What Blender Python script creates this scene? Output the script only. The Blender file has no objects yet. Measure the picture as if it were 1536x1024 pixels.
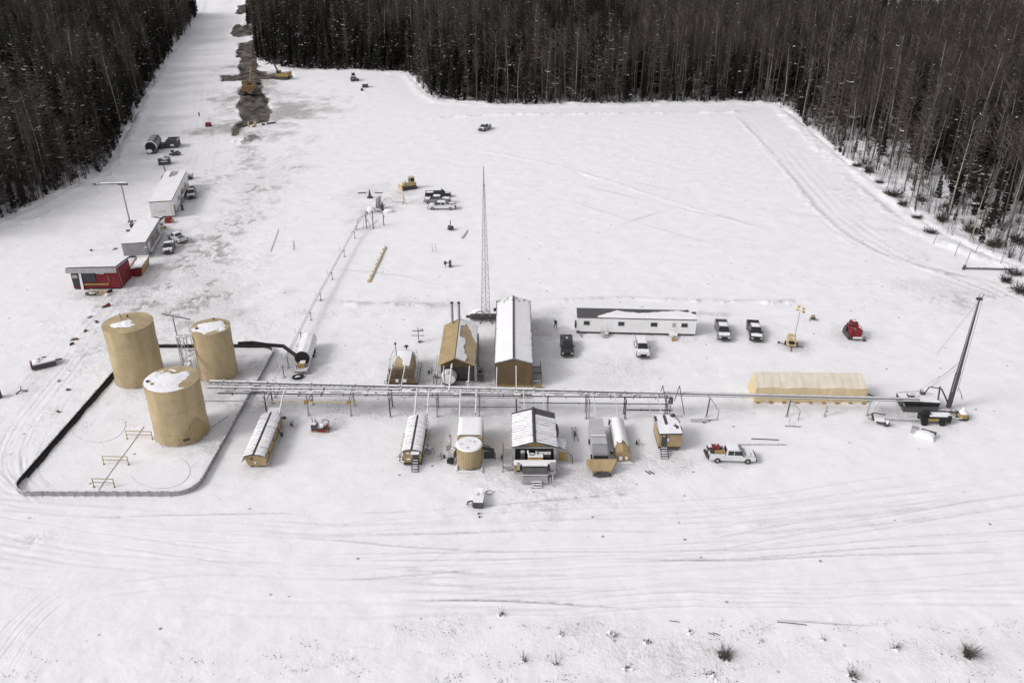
import bpy, math, random
import numpy as np
from mathutils import Vector, Matrix
R = math.radians
scene = bpy.context.scene
col = scene.collection
rnd = random.Random(7)

# ------------------------------------------------------------------ camera maths
F = 1255.0; H = 64.0; PITCH = math.atan(.5257)
cp, sp = math.cos(PITCH), math.sin(PITCH)
def at(px, py, z=0.0):
    u = (px - 768) / F; v = (py - 512) / F
    t = (H - z) / (sp + v * cp)
    return (u * t, (cp - v * sp) * t)
def project(X, Y, Z=0.0):
    d = Y * cp + (H - Z) * sp
    return 768 + F * X / d, 512 - F * (Y * sp - (H - Z) * cp) / d

# ------------------------------------------------------------------ materials
def base_mat(name):
    m = bpy.data.materials.new(name); m.use_nodes = True
    nt = m.node_tree; b = nt.nodes['Principled BSDF']
    return m, nt, b
def mix_rgb(nt, fac, a, b):
    n = nt.nodes.new('ShaderNodeMix'); n.data_type = 'RGBA'
    if isinstance(fac, float): n.inputs[0].default_value = fac
    else: nt.links.new(fac, n.inputs[0])
    for k, v in ((6, a), (7, b)):
        if isinstance(v, tuple): n.inputs[k].default_value = (*v, 1)
        else: nt.links.new(v, n.inputs[k])
    return n.outputs[2]
def noise(nt, scale, detail=4, vec=None, rough=.6):
    n = nt.nodes.new('ShaderNodeTexNoise'); n.inputs['Scale'].default_value = scale
    n.inputs['Detail'].default_value = detail; n.inputs['Roughness'].default_value = rough
    if vec is not None: nt.links.new(vec, n.inputs['Vector'])
    return n.outputs['Fac']
def ramp(nt, val, lo, hi, a=0.0, b=1.0):
    n = nt.nodes.new('ShaderNodeMapRange'); nt.links.new(val, n.inputs[0])
    n.inputs[1].default_value = lo; n.inputs[2].default_value = hi
    n.inputs[3].default_value = a; n.inputs[4].default_value = b
    return n.outputs[0]
def math_n(nt, op, a, b):
    n = nt.nodes.new('ShaderNodeMath'); n.operation = op
    for k, v in ((0, a), (1, b)):
        if isinstance(v, (float, int)): n.inputs[k].default_value = v
        else: nt.links.new(v, n.inputs[k])
    return n.outputs[0]
def bump(nt, b, h, strength, dist):
    n = nt.nodes.new('ShaderNodeBump'); n.inputs['Strength'].default_value = strength
    n.inputs['Distance'].default_value = dist
    nt.links.new(h, n.inputs['Height']); nt.links.new(n.outputs[0], b.inputs['Normal'])
def coords(nt, kind='Object'):
    return nt.nodes.new('ShaderNodeTexCoord').outputs[kind]
def paint(name, rgb, rough=.6, metal=0.0, var=.25, scale=1.2, grime=None, snowy=0.0, spec=.3):
    """painted or raw surface: tonal drift, streaky grime, optional dusting of snow on upward faces"""
    m, nt, b = base_mat(name)
    c = coords(nt)
    mp = nt.nodes.new('ShaderNodeMapping'); mp.inputs['Scale'].default_value = (1, 1, .35)
    nt.links.new(c, mp.inputs[0])
    dark = tuple(x * (1 - var) for x in rgb); lite = tuple(min(1, x * (1 + var * .5)) for x in rgb)
    o = mix_rgb(nt, ramp(nt, noise(nt, scale, 5, mp.outputs[0]), .3, .7), dark, lite)
    g = grime or tuple(x * .45 for x in rgb)
    o = mix_rgb(nt, ramp(nt, noise(nt, scale * 4.3, 6, mp.outputs[0], .7), .55, .8, 0, .55), o, g)
    if snowy:
        ge = nt.nodes.new('ShaderNodeNewGeometry'); sx = nt.nodes.new('ShaderNodeSeparateXYZ')
        nt.links.new(ge.outputs['Normal'], sx.inputs[0])
        up = ramp(nt, sx.outputs[2], .35, .8)
        f = math_n(nt, 'MULTIPLY', up, ramp(nt, noise(nt, 2.3, 6, c), .62 - snowy * .4, .72 - snowy * .4))
        o = mix_rgb(nt, f, o, (.8, .79, .82))
    nt.links.new(o, b.inputs['Base Color'])
    b.inputs['Roughness'].default_value = rough; b.inputs['Metallic'].default_value = metal
    b.inputs['Specular IOR Level'].default_value = spec
    bump(nt, b, noise(nt, 9, 4, c), .15, .02)
    return m
M = {}
TAN = (.45, .345, .20)
M['tan'] = paint('tan_steel', (.46, .36, .215), .65, 0, .3, .45, (.20, .15, .085))
M['tan_light'] = paint('pale_tan_tarp', (.62, .50, .31), .8, 0, .12, .6, (.50, .40, .25))
M['tarp_top'] = paint('frosted_tarp', (.70, .63, .53), .85, 0, .10, .8, (.60, .50, .36))
M['brown'] = paint('brown_cladding', (.15, .105, .06), .75, 0, .25, .8, (.12, .08, .045))
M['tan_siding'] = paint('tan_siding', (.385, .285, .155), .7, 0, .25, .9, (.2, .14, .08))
M['white'] = paint('white_paint', (.80, .79, .79), .55, 0, .07, .8, (.62, .58, .52))
M['grey'] = paint('grey_paint', (.34, .335, .34), .6, 0, .2, .8)
M['midgrey'] = paint('galvanised_steel', (.36, .35, .355), .55, .2, .2, 2.0, snowy=.45)
M['pipe'] = paint('snow_dusted_pipe', (.20, .188, .18), .55, .1, .3, 1.5, (.1, .09, .085), snowy=.8)
M['dark'] = paint('dark_steel', (.075, .072, .072), .6, .1, .3, 1.5)
M['darkgrey'] = paint('dark_grey_roofing', (.10, .097, .097), .8, 0, .25, 2.0)
M['snowy_dark'] = paint('snow_dusted_dark_steel', (.09, .085, .083), .65, .1, .3, 1.5, snowy=.65)
M['black'] = paint('black_liner', (.022, .021, .021), .55, 0, .3, 1.0)
M['rubber'] = paint('black_rubber', (.025, .024, .024), .85, 0, .2, 3)
M['glass'] = paint('dark_window_glass', (.02, .023, .026), .12, 0, .1, 1, spec=.6)
M['red'] = paint('red_paint', (.20, .020, .028), .65, 0, .3, 1.0, (.07, .015, .018), snowy=.1)
M['yellow'] = paint('yellow_paint', (.55, .36, .10), .55, 0, .25, 1.5, (.2, .13, .06), snowy=.25)
M['ochre'] = paint('ochre_steel', (.36, .25, .10), .65, 0, .3, 1.5, (.15, .1, .05))
M['orange'] = paint('worn_orange_paint', (.24, .15, .06), .7, 0, .5, .9, (.06, .045, .035))
M['black_car'] = paint('black_car_paint', (.035, .035, .038), .35, .0, .2, 1, spec=.5)
M['white_car'] = paint('white_car_paint', (.66, .655, .66), .35, 0, .08, 1, (.35, .33, .32), spec=.5)
M['silver_car'] = paint('silver_car_paint', (.27, .27, .28), .35, .3, .15, 1, (.14, .14, .14), spec=.5)
M['lamp'] = paint('lamp_lens', (.55, .55, .52), .2, 0, .1, 1)
M['wood'] = paint('yellow_timber', (.56, .43, .23), .8, 0, .25, 2.5, (.3, .22, .12), snowy=.15)
M['rust'] = paint('rusty_iron', (.16, .09, .055), .85, 0, .4, 3)
M['soil'] = paint('dark_soil', (.05, .042, .037), .95, 0, .4, 1.5, (.02, .018, .016))
M['cloth'] = paint('dark_work_clothes', (.04, .042, .05), .9, 0, .2, 4)
M['skin'] = paint('skin', (.42, .27, .2), .6, 0, .1, 4)
M['bark_pale'] = paint('pale_aspen_bark', (.30, .275, .25), .9, 0, .35, .7, (.10, .09, .08))
M['bark_mid'] = paint('brown_aspen_bark', (.098, .083, .072), .9, 0, .4, .7, (.045, .038, .033))
M['twig'] = paint('bare_twigs', (.045, .037, .031), .95, 0, .35, .5)
M['twig_grey'] = paint('grey_twigs', (.068, .057, .050), .95, 0, .35, .5)
M['limb'] = paint('grey_limbs', (.105, .09, .079), .95, 0, .4, .5, (.06, .05, .045))
M['stem'] = paint('dry_stems', (.15, .125, .105), .95, 0, .3, 2)
M['frosted'] = paint('frosted_grey_metal', (.47, .46, .47), .7, 0, .12, .8, (.36, .35, .35))
M['needles'] = paint('dark_spruce_needles', (.020, .020, .016), .95, 0, .45, .6, (.010, .010, .008))
M['needles_dry'] = paint('brown_spruce_needles', (.034, .029, .024), .95, 0, .45, .6)

def snow_mat(name, ground=False):
    m, nt, b = base_mat(name)
    c = coords(nt, 'Object')
    n1 = noise(nt, .35, 6, c); n2 = noise(nt, 2.2, 6, c, .65); n3 = noise(nt, 9, 5, c, .7)
    o = mix_rgb(nt, ramp(nt, n1, .3, .7), (.815, .795, .825), (.88, .865, .885))
    if ground:
        def attr(nm):
            a = nt.nodes.new('ShaderNodeAttribute'); a.attribute_name = nm; return a.outputs['Fac']
        d = attr('dirt_shade'); mud = attr('mud'); ch = attr('chop')
        # scuffed, wind-blown dirt and painted contact shade in the trodden snow
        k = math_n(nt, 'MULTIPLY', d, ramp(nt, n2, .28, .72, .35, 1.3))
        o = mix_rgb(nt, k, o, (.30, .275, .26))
        mp = nt.nodes.new('ShaderNodeMapping'); mp.inputs['Scale'].default_value = (.45, 1.3, 1)
        mp.inputs['Rotation'].default_value = (0, 0, .3); nt.links.new(c, mp.inputs[0])
        sn = noise(nt, 1.3, 7, mp.outputs[0], .72)
        k2 = math_n(nt, 'MULTIPLY', ramp(nt, sn, .57, .70), ramp(nt, ch, 0, 1, .15, .8))
        o = mix_rgb(nt, k2, o, (.40, .37, .35))
        # small clods and straws scattered over the snow
        vo = nt.nodes.new('ShaderNodeTexVoronoi'); vo.inputs['Scale'].default_value = .32
        nt.links.new(c, vo.inputs['Vector'])
        sz = noise(nt, .11, 3, c)
        k3 = ramp(nt, vo.outputs['Distance'], .035, .085, 1, 0)
        k3 = math_n(nt, 'MULTIPLY', k3, ramp(nt, sz, .40, .55, .05, .8))
        o = mix_rgb(nt, k3, o, (.13, .11, .095))
        mudc = mix_rgb(nt, ramp(nt, math_n(nt, 'ADD', math_n(nt, 'MULTIPLY', n1, .75), math_n(nt, 'MULTIPLY', n2, .25)), .40, .60), (.035, .030, .027), (.17, .15, .135))
        km = math_n(nt, 'ADD', mud, math_n(nt, 'MULTIPLY', math_n(nt, 'SUBTRACT', n2, .5), 1.2))
        km = math_n(nt, 'MULTIPLY', ramp(nt, km, .3, .75), ramp(nt, mud, 0, .12))
        o = mix_rgb(nt, km, o, mudc)
        h = math_n(nt, 'ADD', math_n(nt, 'MULTIPLY', n2, ramp(nt, ch, 0, 1, .35, 2.2)), math_n(nt, 'MULTIPLY', n3, .22))
        bump(nt, b, h, .5, .2)
    else:
        h = math_n(nt, 'ADD', n2, math_n(nt, 'MULTIPLY', n3, .3))
        o = mix_rgb(nt, ramp(nt, noise(nt, 3.1, 6, c, .7), .6, .8, 0, .45), o, (.45, .42, .4))
        bump(nt, b, h, .35, .1)
    nt.links.new(o, b.inputs['Base Color'])
    b.inputs['Roughness'].default_value = .85; b.inputs['Specular IOR Level'].default_value = .15
    return m
M['snow'] = snow_mat('settled_snow'); M['ground'] = snow_mat('trodden_snow', True)

# ------------------------------------------------------------------ mesh building
class MB:
    def __init__(s): s.v = []; s.f = []; s.mi = []; s.cur = 0
    def add(s, vs, fs):
        n = len(s.v); s.v += [tuple(p) for p in vs]
        for f in fs: s.f.append(tuple(i + n for i in f)); s.mi.append(s.cur)
        return s
    def box(s, cx, cy, cz, sx, sy, sz, rz=0, rx=0, ry=0, top=1.0, topy=None):
        """centre and size; top narrows the upper face in x (topy in y)"""
        topy = top if topy is None else topy
        m = Matrix.Translation((cx, cy, cz)) @ Matrix.Rotation(rz, 4, 'Z') @ Matrix.Rotation(ry, 4, 'Y') @ Matrix.Rotation(rx, 4, 'X')
        vs = []
        for z in (-.5, .5):
            a, b = (1, 1) if z < 0 else (top, topy)
            for x, y in ((-.5, -.5), (.5, -.5), (.5, .5), (-.5, .5)):
                vs.append(m @ Vector((x * sx * a, y * sy * b, z * sz)))
        return s.add(vs, [(3, 2, 1, 0), (4, 5, 6, 7), (0, 1, 5, 4), (1, 2, 6, 5), (2, 3, 7, 6), (3, 0, 4, 7)])
    def bx(s, x0, x1, y0, y1, z0, z1): return s.box((x0 + x1) / 2, (y0 + y1) / 2, (z0 + z1) / 2, x1 - x0, y1 - y0, z1 - z0)
    def tube(s, pts, r, n=8, r2=None, cap=True):
        pts = [Vector(p) for p in pts]; k = len(pts); rings = []
        up = None
        for i, p in enumerate(pts):
            d = (pts[min(i + 1, k - 1)] - pts[max(i - 1, 0)])
            if d.length < 1e-6: d = Vector((0, 0, 1))
            d.normalize()
            if up is None: up = Vector((0, 0, 1)) if abs(d.z) < .9 else Vector((1, 0, 0))
            a = d.cross(up); 
            if a.length < 1e-4: a = d.cross(Vector((.3, .9, .1)))
            a.normalize(); b = a.cross(d); up = b
            rr = r if r2 is None else r + (r2 - r) * i / (k - 1)
            rings.append([p + (a * math.cos(2 * math.pi * j / n) + b * math.sin(2 * math.pi * j / n)) * rr for j in range(n)])
        vs = [q for g in rings for q in g]; fs = []
        for i in range(k - 1):
            for j in range(n):
                a = i * n + j; b = i * n + (j + 1) % n
                fs.append((a, b, b + n, a + n))
        if cap: fs += [tuple(range(n - 1, -1, -1)), tuple(range((k - 1) * n, k * n))]
        return s.add(vs, fs)
    def cyl(s, cx, cy, z0, z1, r, n=24, r1=None):
        r1 = r if r1 is None else r1
        vs = [(cx + r * math.cos(2 * math.pi * j / n), cy + r * math.sin(2 * math.pi * j / n), z0) for j in range(n)]
        vs += [(cx + r1 * math.cos(2 * math.pi * j / n), cy + r1 * math.sin(2 * math.pi * j / n), z1) for j in range(n)]
        fs = [(j, (j + 1) % n, n + (j + 1) % n, n + j) for j in range(n)] + [tuple(range(n - 1, -1, -1)), tuple(range(n, 2 * n))]
        return s.add(vs, fs)
    def prism(s, prof, a0, a1, axis='y'):
        """profile of (u, z) points extruded along y (u is x) or along x (u is y)"""
        n = len(prof); vs = []
        for a in (a0, a1):
            for u, z in prof: vs.append((u, a, z) if axis == 'y' else (a, u, z))
        fs = [(j, (j + 1) % n, n + (j + 1) % n, n + j) for j in range(n)]
        fs += [tuple(range(n - 1, -1, -1)), tuple(range(n, 2 * n))]
        return s.add(vs, fs)
    def lump(s, cx, cy, cz, rx, ry, rz, seed=0, n=10, m=6, rough=.18):
        r_ = random.Random(seed); vs = []
        for i in range(m + 1):
            th = math.pi * i / m
            for j in range(n):
                ph = 2 * math.pi * j / n; q = 1 + r_.uniform(-rough, rough)
                if i in (0, m): q = 1
                vs.append((cx + rx * q * math.sin(th) * math.cos(ph), cy + ry * q * math.sin(th) * math.sin(ph), cz + rz * q * math.cos(th)))
        fs = []
        for i in range(m):
            for j in range(n):
                a = i * n + j; b = i * n + (j + 1) % n
                fs.append((a, a + n, b + n, b))
        return s.add(vs, fs)
    def sheet(s, nu, nv, pos, th):
        """snow lying on a surface: pos(u,v) base point, th(u,v) depth (0 = bare)"""
        n0 = len(s.v); T = {}
        for i in range(nu + 1):
            for j in range(nv + 1):
                u, v = i / nu, j / nv; x, y, z = pos(u, v); t = th(u, v); T[i, j] = t
                s.v.append((x, y, z + max(t, 0) + (.004 if t > 0 else -.02)))
        for i in range(nu):
            for j in range(nv):
                if sum(T[a, b] > 0 for a, b in ((i, j), (i + 1, j), (i + 1, j + 1), (i, j + 1))) >= 3:
                    k = lambda a, b: n0 + a * (nv + 1) + b
                    s.f.append((k(i, j), k(i + 1, j), k(i + 1, j + 1), k(i, j + 1))); s.mi.append(s.cur)
        return s
    def build(s, name, mats, parent=None, smooth=False):
        me = bpy.data.meshes.new(name); me.from_pydata(s.v, [], s.f); me.update()
        for m in (mats if isinstance(mats, (list, tuple)) else [mats]): me.materials.append(M[m] if isinstance(m, str) else m)
        if any(s.mi): me.polygons.foreach_set('material_index', s.mi)
        if smooth: me.polygons.foreach_set('use_smooth', [True] * len(me.polygons))
        o = bpy.data.objects.new(name, me); col.objects.link(o)
        if parent is not None: o.parent = parent
        return o
def vnoise(x, y, seed=0):
    def h(i, j):
        n = math.sin(i * 127.1 + j * 311.7 + seed * 74.7) * 43758.5453
        return n - math.floor(n)
    i, j = math.floor(x), math.floor(y); a, b = x - i, y - j
    a = a * a * (3 - 2 * a); b = b * b * (3 - 2 * b)
    return (h(i, j) * (1 - a) + h(i + 1, j) * a) * (1 - b) + (h(i, j + 1) * (1 - a) + h(i + 1, j + 1) * a) * b
def tag(o, label, cat, group=None, kind=None):
    if label: o['label'] = label
    if cat: o['category'] = cat
    if group: o['group'] = group
    o['kind'] = kind or 'thing'
    return o
def thing(name, label, cat, x, y, rz=0, group=None, z=None):
    o = bpy.data.objects.new(name, None); col.objects.link(o)
    o.empty_display_size = .3
    o.location = (x, y, gz(x, y) if z is None else z); o.rotation_euler.z = rz
    return tag(o, label, cat, group)
CH = {}
def children_of(o): return [c for c in col.objects if c.parent == o]
def copy_tree(o, parent=None, kids=None):
    kids = kids if kids is not None else KIDS()
    c = o.copy(); col.objects.link(c); c.parent = parent
    for ch in kids.get(o.name, []): copy_tree(ch, c, kids)
    return c
def KIDS():
    d = {}
    for o in col.objects:
        if o.parent: d.setdefault(o.parent.name, []).append(o)
    return d

# ------------------------------------------------------------------ ground sheet
EDGE_PX = [(-260, 420), (-120, 375), (0, 336), (60, 308), (110, 283), (160, 253), (190, 200), (215, 152), (245, 100), (262, 75), (290, 42), (300, 12), (303, -14),
           (372, -14), (374, 20), (370, 42), (382, 60), (384, 92), (440, 106), (520, 107), (612, 111), (636, 138), (655, 152), (705, 156), (760, 159), (900, 158), (1000, 156), (1100, 154), (1168, 158),
           (1215, 196), (1262, 238), (1345, 298), (1400, 345), (1450, 372), (1536, 405), (1800, 470), (1900, 900), (1700, 1500), (-400, 1500), (-500, 700)]
EDGE = np.array([at(*p) for p in EDGE_PX])
def inside(X, Y, poly):
    c = np.zeros(X.shape, bool); n = len(poly)
    for i in range(n):
        x0, y0 = poly[i]; x1, y1 = poly[(i + 1) % n]
        if y0 == y1: continue
        k = ((y0 > Y) != (y1 > Y)) & (X < (x1 - x0) * (Y - y0) / (y1 - y0) + x0)
        c ^= k
    return c
def dist_line(X, Y, pts, closed=False):
    d = np.full(X.shape, 1e9); n = len(pts)
    for i in range(n if closed else n - 1):
        ax, ay = pts[i]; bx, by = pts[(i + 1) % n]
        vx, vy = bx - ax, by - ay; L = vx * vx + vy * vy + 1e-9
        t = np.clip(((X - ax) * vx + (Y - ay) * vy) / L, 0, 1)
        d = np.minimum(d, (X - ax - t * vx) ** 2 + (Y - ay - t * vy) ** 2)
    return np.sqrt(d)
HT = np.random.RandomState(3).rand(8192).astype(np.float32)
def nz(X, Y, sc, seed):
    x = X * sc + seed * 13.7; y = Y * sc + seed * 7.3
    fi = np.floor(x); fj = np.floor(y); a = x - fi; b = y - fj; i = fi.astype(np.int32); j = fj.astype(np.int32)
    a = a * a * (3 - 2 * a); b = b * b * (3 - 2 * b)
    def h(i, j): return HT[(i * 739 + j * 12589 + (i * j & 1023) * 7 + seed * 37) & 8191]
    return (h(i, j) * (1 - a) + h(i + 1, j) * a) * (1 - b) + (h(i, j + 1) * (1 - a) + h(i + 1, j + 1) * a) * b - .5
def fbm(X, Y, sc, seed, o=4):
    s = 0; a = 1
    for k in range(o): s = s + a * nz(X, Y, sc * 2 ** k, seed + k); a *= .5
    return s
# view-independent sheet, finer where the site is; rows and columns stay straight
NR, NC = 980, 1100
tt = np.linspace(0, 1, NR)
Yr = 44 * (700 / 44) ** (tt ** 1.25)
Wr = 30 + .70 * Yr
uu = np.linspace(-1, 1, NC)
GX = (Wr[:, None] * uu[None, :]).astype(np.float32); GY = np.repeat(Yr[:, None], NC, 1).astype(np.float32)
Z = .10 * fbm(GX, GY, .05, 1) + .075 * fbm(GX, GY, .35, 3, 4)
N_LO = fbm(GX, GY, .055, 61, 3); N_MD = fbm(GX, GY, .24, 71, 4); N_HI = fbm(GX, GY, .9, 81, 3)
POOL = {id(N_LO): [N_LO] + [fbm(GX, GY, .055, 160 + 9 * k, 3) for k in range(3)], id(N_MD): [N_MD] + [fbm(GX, GY, .24, 260 + 9 * k, 4) for k in range(3)]}
def pick(A, seed):
    B = POOL[id(A)][seed % 4]
    return B if seed % 3 == 0 else (B[:, ::-1] if seed % 3 == 1 else -B)
dirt_shade = np.zeros_like(Z); mud = np.zeros_like(Z); chop = np.zeros_like(Z)
inn = inside(GX, GY, EDGE); ed = dist_line(GX, GY, EDGE)
# ploughed windrow of snow along the forest edge, rougher floor under the trees
Z += np.where(GY > 130, .45 * np.exp(-((ed - 1.5) / 1.9) ** 2) * (1 + .8 * fbm(GX, GY, .3, 9, 3)), 0)
Z += np.where(~inn, .35 * fbm(GX, GY, .25, 11), 0)
chop += np.clip(1 - ed / 5, 0, 1) * (GY > 130) * .6
chop += np.where(~inn, .8, 0)
def spl(px, n=24, world=False):
    P = [np.array(p if world else at(*p)) for p in px]
    P = [2 * P[0] - P[1]] + P + [2 * P[-1] - P[-2]]; out = []
    for i in range(1, len(P) - 2):
        for k in range(n):
            t = k / n
            out.append(.5 * ((2 * P[i]) + (-P[i - 1] + P[i + 1]) * t + (2 * P[i - 1] - 5 * P[i] + 4 * P[i + 1] - P[i + 2]) * t * t + (-P[i - 1] + 3 * P[i] - 3 * P[i + 1] + P[i + 2]) * t ** 3))
    out.append(P[-2]); return np.array(out)
def signed(P):
    """signed offset from a curve that runs mostly along x or mostly along y, and where the curve exists"""
    along_x = abs(P[-1, 0] - P[0, 0]) > abs(P[-1, 1] - P[0, 1])
    a, b = (0, 1) if along_x else (1, 0)
    o = np.argsort(P[:, a]); p = P[o, a]; q = P[o, b]
    A, B = (GX, GY) if along_x else (GY, GX)
    f = np.interp(A, p, q); sl = np.gradient(q, p + np.arange(len(p)) * 1e-6)
    s = np.interp(A, p, sl)
    fade = np.clip((A - p[0]) / 6, 0, 1) * np.clip((p[-1] - A) / 6, 0, 1)
    return (B - f) / np.sqrt(1 + s * s), fade
def rut(px, gauge=1.9, w=.22, depth=.07, d=.25, lanes=(0,), wob=.3):
    global Z, dirt_shade
    P = spl(px); s, fade = signed(P)
    sd_ = int(abs(P[0, 0]) * 3 + abs(P[0, 1])) % 90; s = s + wob * pick(N_LO, sd_)
    brk = np.clip(.5 + 1.9 * pick(N_LO, sd_ + 7) + .5 * N_HI, .04, 1)
    we = w + np.clip(GY - 85, 0, 400) * .0024; brk = brk * (w / we) ** .6
    for ln in lanes:
        for g_ in (-gauge / 2, gauge / 2):
            e = np.exp(-((s - ln - g_) / we) ** 2) * fade * brk
            rim = np.exp(-((np.abs(s - ln - g_) - we * 1.9) / (we * .8)) ** 2) * fade * brk
            Z -= depth * e; Z += depth * .55 * rim; dirt_shade += d * e
def ridge(px, w=.8, h=.25, d=.15):
    global Z, dirt_shade, chop
    s, fade = signed(spl(px)); s = s + 1.1 * N_MD
    e = np.exp(-(s / w) ** 2) * fade
    Z += h * e * np.clip(.8 + 2.2 * N_MD + N_HI, 0, 2); dirt_shade += d * e * np.clip(N_HI * 2 + .5, 0, 1.2); chop += .6 * e
rr = random.Random(11)
# foreground lanes sweeping below the buildings
for k, y in enumerate((772, 786, 800, 815, 828, 842, 852, 866, 880, 893)):
    j = lambda a=13: rr.uniform(-a, a)
    rut([(-200, y - 60 + j()), (150, y - 8 + j()), (450, y + 14 + j()), (800, y + 14 + j()), (1150, y - 8 + k * 1.5 + j()), (1536, y - 45 + k * 4 + j()), (1800, y - 95 + k * 5)], depth=rr.uniform(.03, .07), d=rr.uniform(.05, .22), w=rr.uniform(.12, .26), wob=1.1)
for k in range(9):
    y = 742 + 9 * k; rut([(880 + 20 * k, y + 20), (1100, y + 10 - k), (1350, y - 16 - 2 * k + rr.uniform(-5, 5)), (1700, y - 60 - 5 * k)], depth=rr.uniform(.03, .07), d=rr.uniform(.1, .32), w=.12, wob=.8)
for k in range(4):
    rut([(650, 890 + 8 * k), (1000, 872 + 9 * k), (1300, 880 + 6 * k), (1800, 830 + 14 * k)], depth=.04, d=.16, w=.12, wob=1.0)
rut([(600, 898), (800, 901), (1000, 917), (1180, 930), (1340, 938), (1700, 950)], gauge=.01, w=.10, depth=.05, d=.75, wob=.5)
# roads: left side and right-hand edge of the pad
for k in range(6):
    o = 13 * k
    rut([(30 + o, 760), (-30 + o * 1.2, 680), (70 + o, 545), (165 + o, 430), (235 + o * .8, 330), (275 + o * .7, 230), (300 + o * .5, 110), (325 + o * .3, 30), (338 + o * .2, -12)], depth=.04, d=.22, w=.17, wob=.9)
for k in range(4):
    o = 9 * k
    rut([(1085 + o, 158), (1125 + o * 1.5, 200), (1185 + 1.6 * o, 268), (1250 + 1.8 * o, 338), (1340 + 2 * o, 392), (1440 + 2.2 * o, 430), (1700, 520 + o)], depth=.045, d=.12, w=.26, wob=.6)
for q in range(7):
    y0 = rr.uniform(762, 880); x0 = rr.uniform(-150, 500); sl = rr.uniform(-.10, .07)
    rut([(x0, y0), (x0 + 350, y0 + 350 * sl), (x0 + 700, y0 + 500 * sl), (x0 + rr.uniform(900, 1300), y0 + 600 * sl - 25)], depth=.05, d=rr.uniform(.12, .32), w=.11, wob=.6, gauge=rr.choice((.01, 1.9)))
for x0, y0, x1, y1 in ((780, 252, 1150, 340), (760, 268, 1090, 372), (900, 262, 1260, 330), (480, 400, 760, 420), (780, 380, 1010, 310)): rut([(x0, y0), ((x0 + x1) / 2, (y0 + y1) / 2 + 4), (x1, y1)], depth=.04, d=.35, w=.16, wob=.5, gauge=.01)
for q in range(9): rut([(-60 + 16 * q, 1040), (20 + 14 * q, 940 - 5 * q), (100 + 18 * q, 880 - 3 * q), (260 + 20 * q, 850)], depth=.03, d=.14, w=.10, wob=.7)
rut([(60, 1000), (110, 920), (190, 865), (420, 850)], depth=.05, d=.12)
rut([(20, 1010), (85, 930), (150, 885), (300, 868)], depth=.05, d=.1)
rut([(1000, 690), (1040, 745), (1100, 780), (1250, 800), (1536, 790)], depth=.05, d=.12)
rut([(560, 890), (650, 850), (760, 800), (900, 760), (1010, 720)], depth=.04, d=.1)
rut([(850, 545), (835, 510), (800, 470), (700, 440), (560, 400), (440, 330), (370, 220)], depth=.05, d=.12)
rut([(780, 340), (900, 345), (1100, 365), (1340, 395)], depth=.04, d=.06)
rut([(620, 190), (720, 215), (820, 245), (1000, 290)], depth=.05, d=.1)
rut([(440, 250), (600, 240), (800, 262), (1100, 300)], depth=.04, d=.07)
ridge([(440, 452), (560, 456), (700, 460)], .9, .3, .5)
ridge([(800, 452), (930, 448), (1060, 452), (1190, 452), (1228, 446)], .7, .3, .3)
ridge([(640, 178), (760, 172), (950, 170), (1130, 168)], 1.2, .45, .15)
ridge([(1105, 175), (1160, 235), (1230, 320), (1300, 372), (1420, 410), (1536, 432)], .9, .13, .25)
ridge([(1168, 166), (1225, 222), (1300, 292), (1370, 345), (1500, 400)], 1.3, .25, .2)
ridge([(0, 350), (80, 320), (165, 270), (205, 190), (240, 120)], 1.3, .45, .1)
ridge([(700, 222), (840, 250), (1000, 300), (1150, 345)], .5, .12, .1)
def patch(px, py, rx, ry, amt, arr, seed=1, edge=1.1, ch=.6, wild=2.2):
    x, y = at(px, py); x1, _ = at(px + rx, py); _, y1 = at(px, py - ry)
    rX, rY = abs(x1 - x), abs(y1 - y)
    r0, r1 = np.searchsorted(Yr, [y - rY * 2.2, y + rY * 2.2]); S = (slice(max(r0, 1), r1), slice(None))
    q = np.sqrt(((GX[S] - x) / rX) ** 2 + ((GY[S] - y) / rY) ** 2) + wild * pick(N_MD, seed)[S] * .55 + wild * .5 * pick(N_LO, seed + 3)[S] + .5 * N_HI[S]
    m = np.clip((1.15 - q) / edge, 0, 1) ** 1.3
    arr[S] += amt * m
    out = np.zeros_like(arr); out[S] = m; return out
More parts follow.
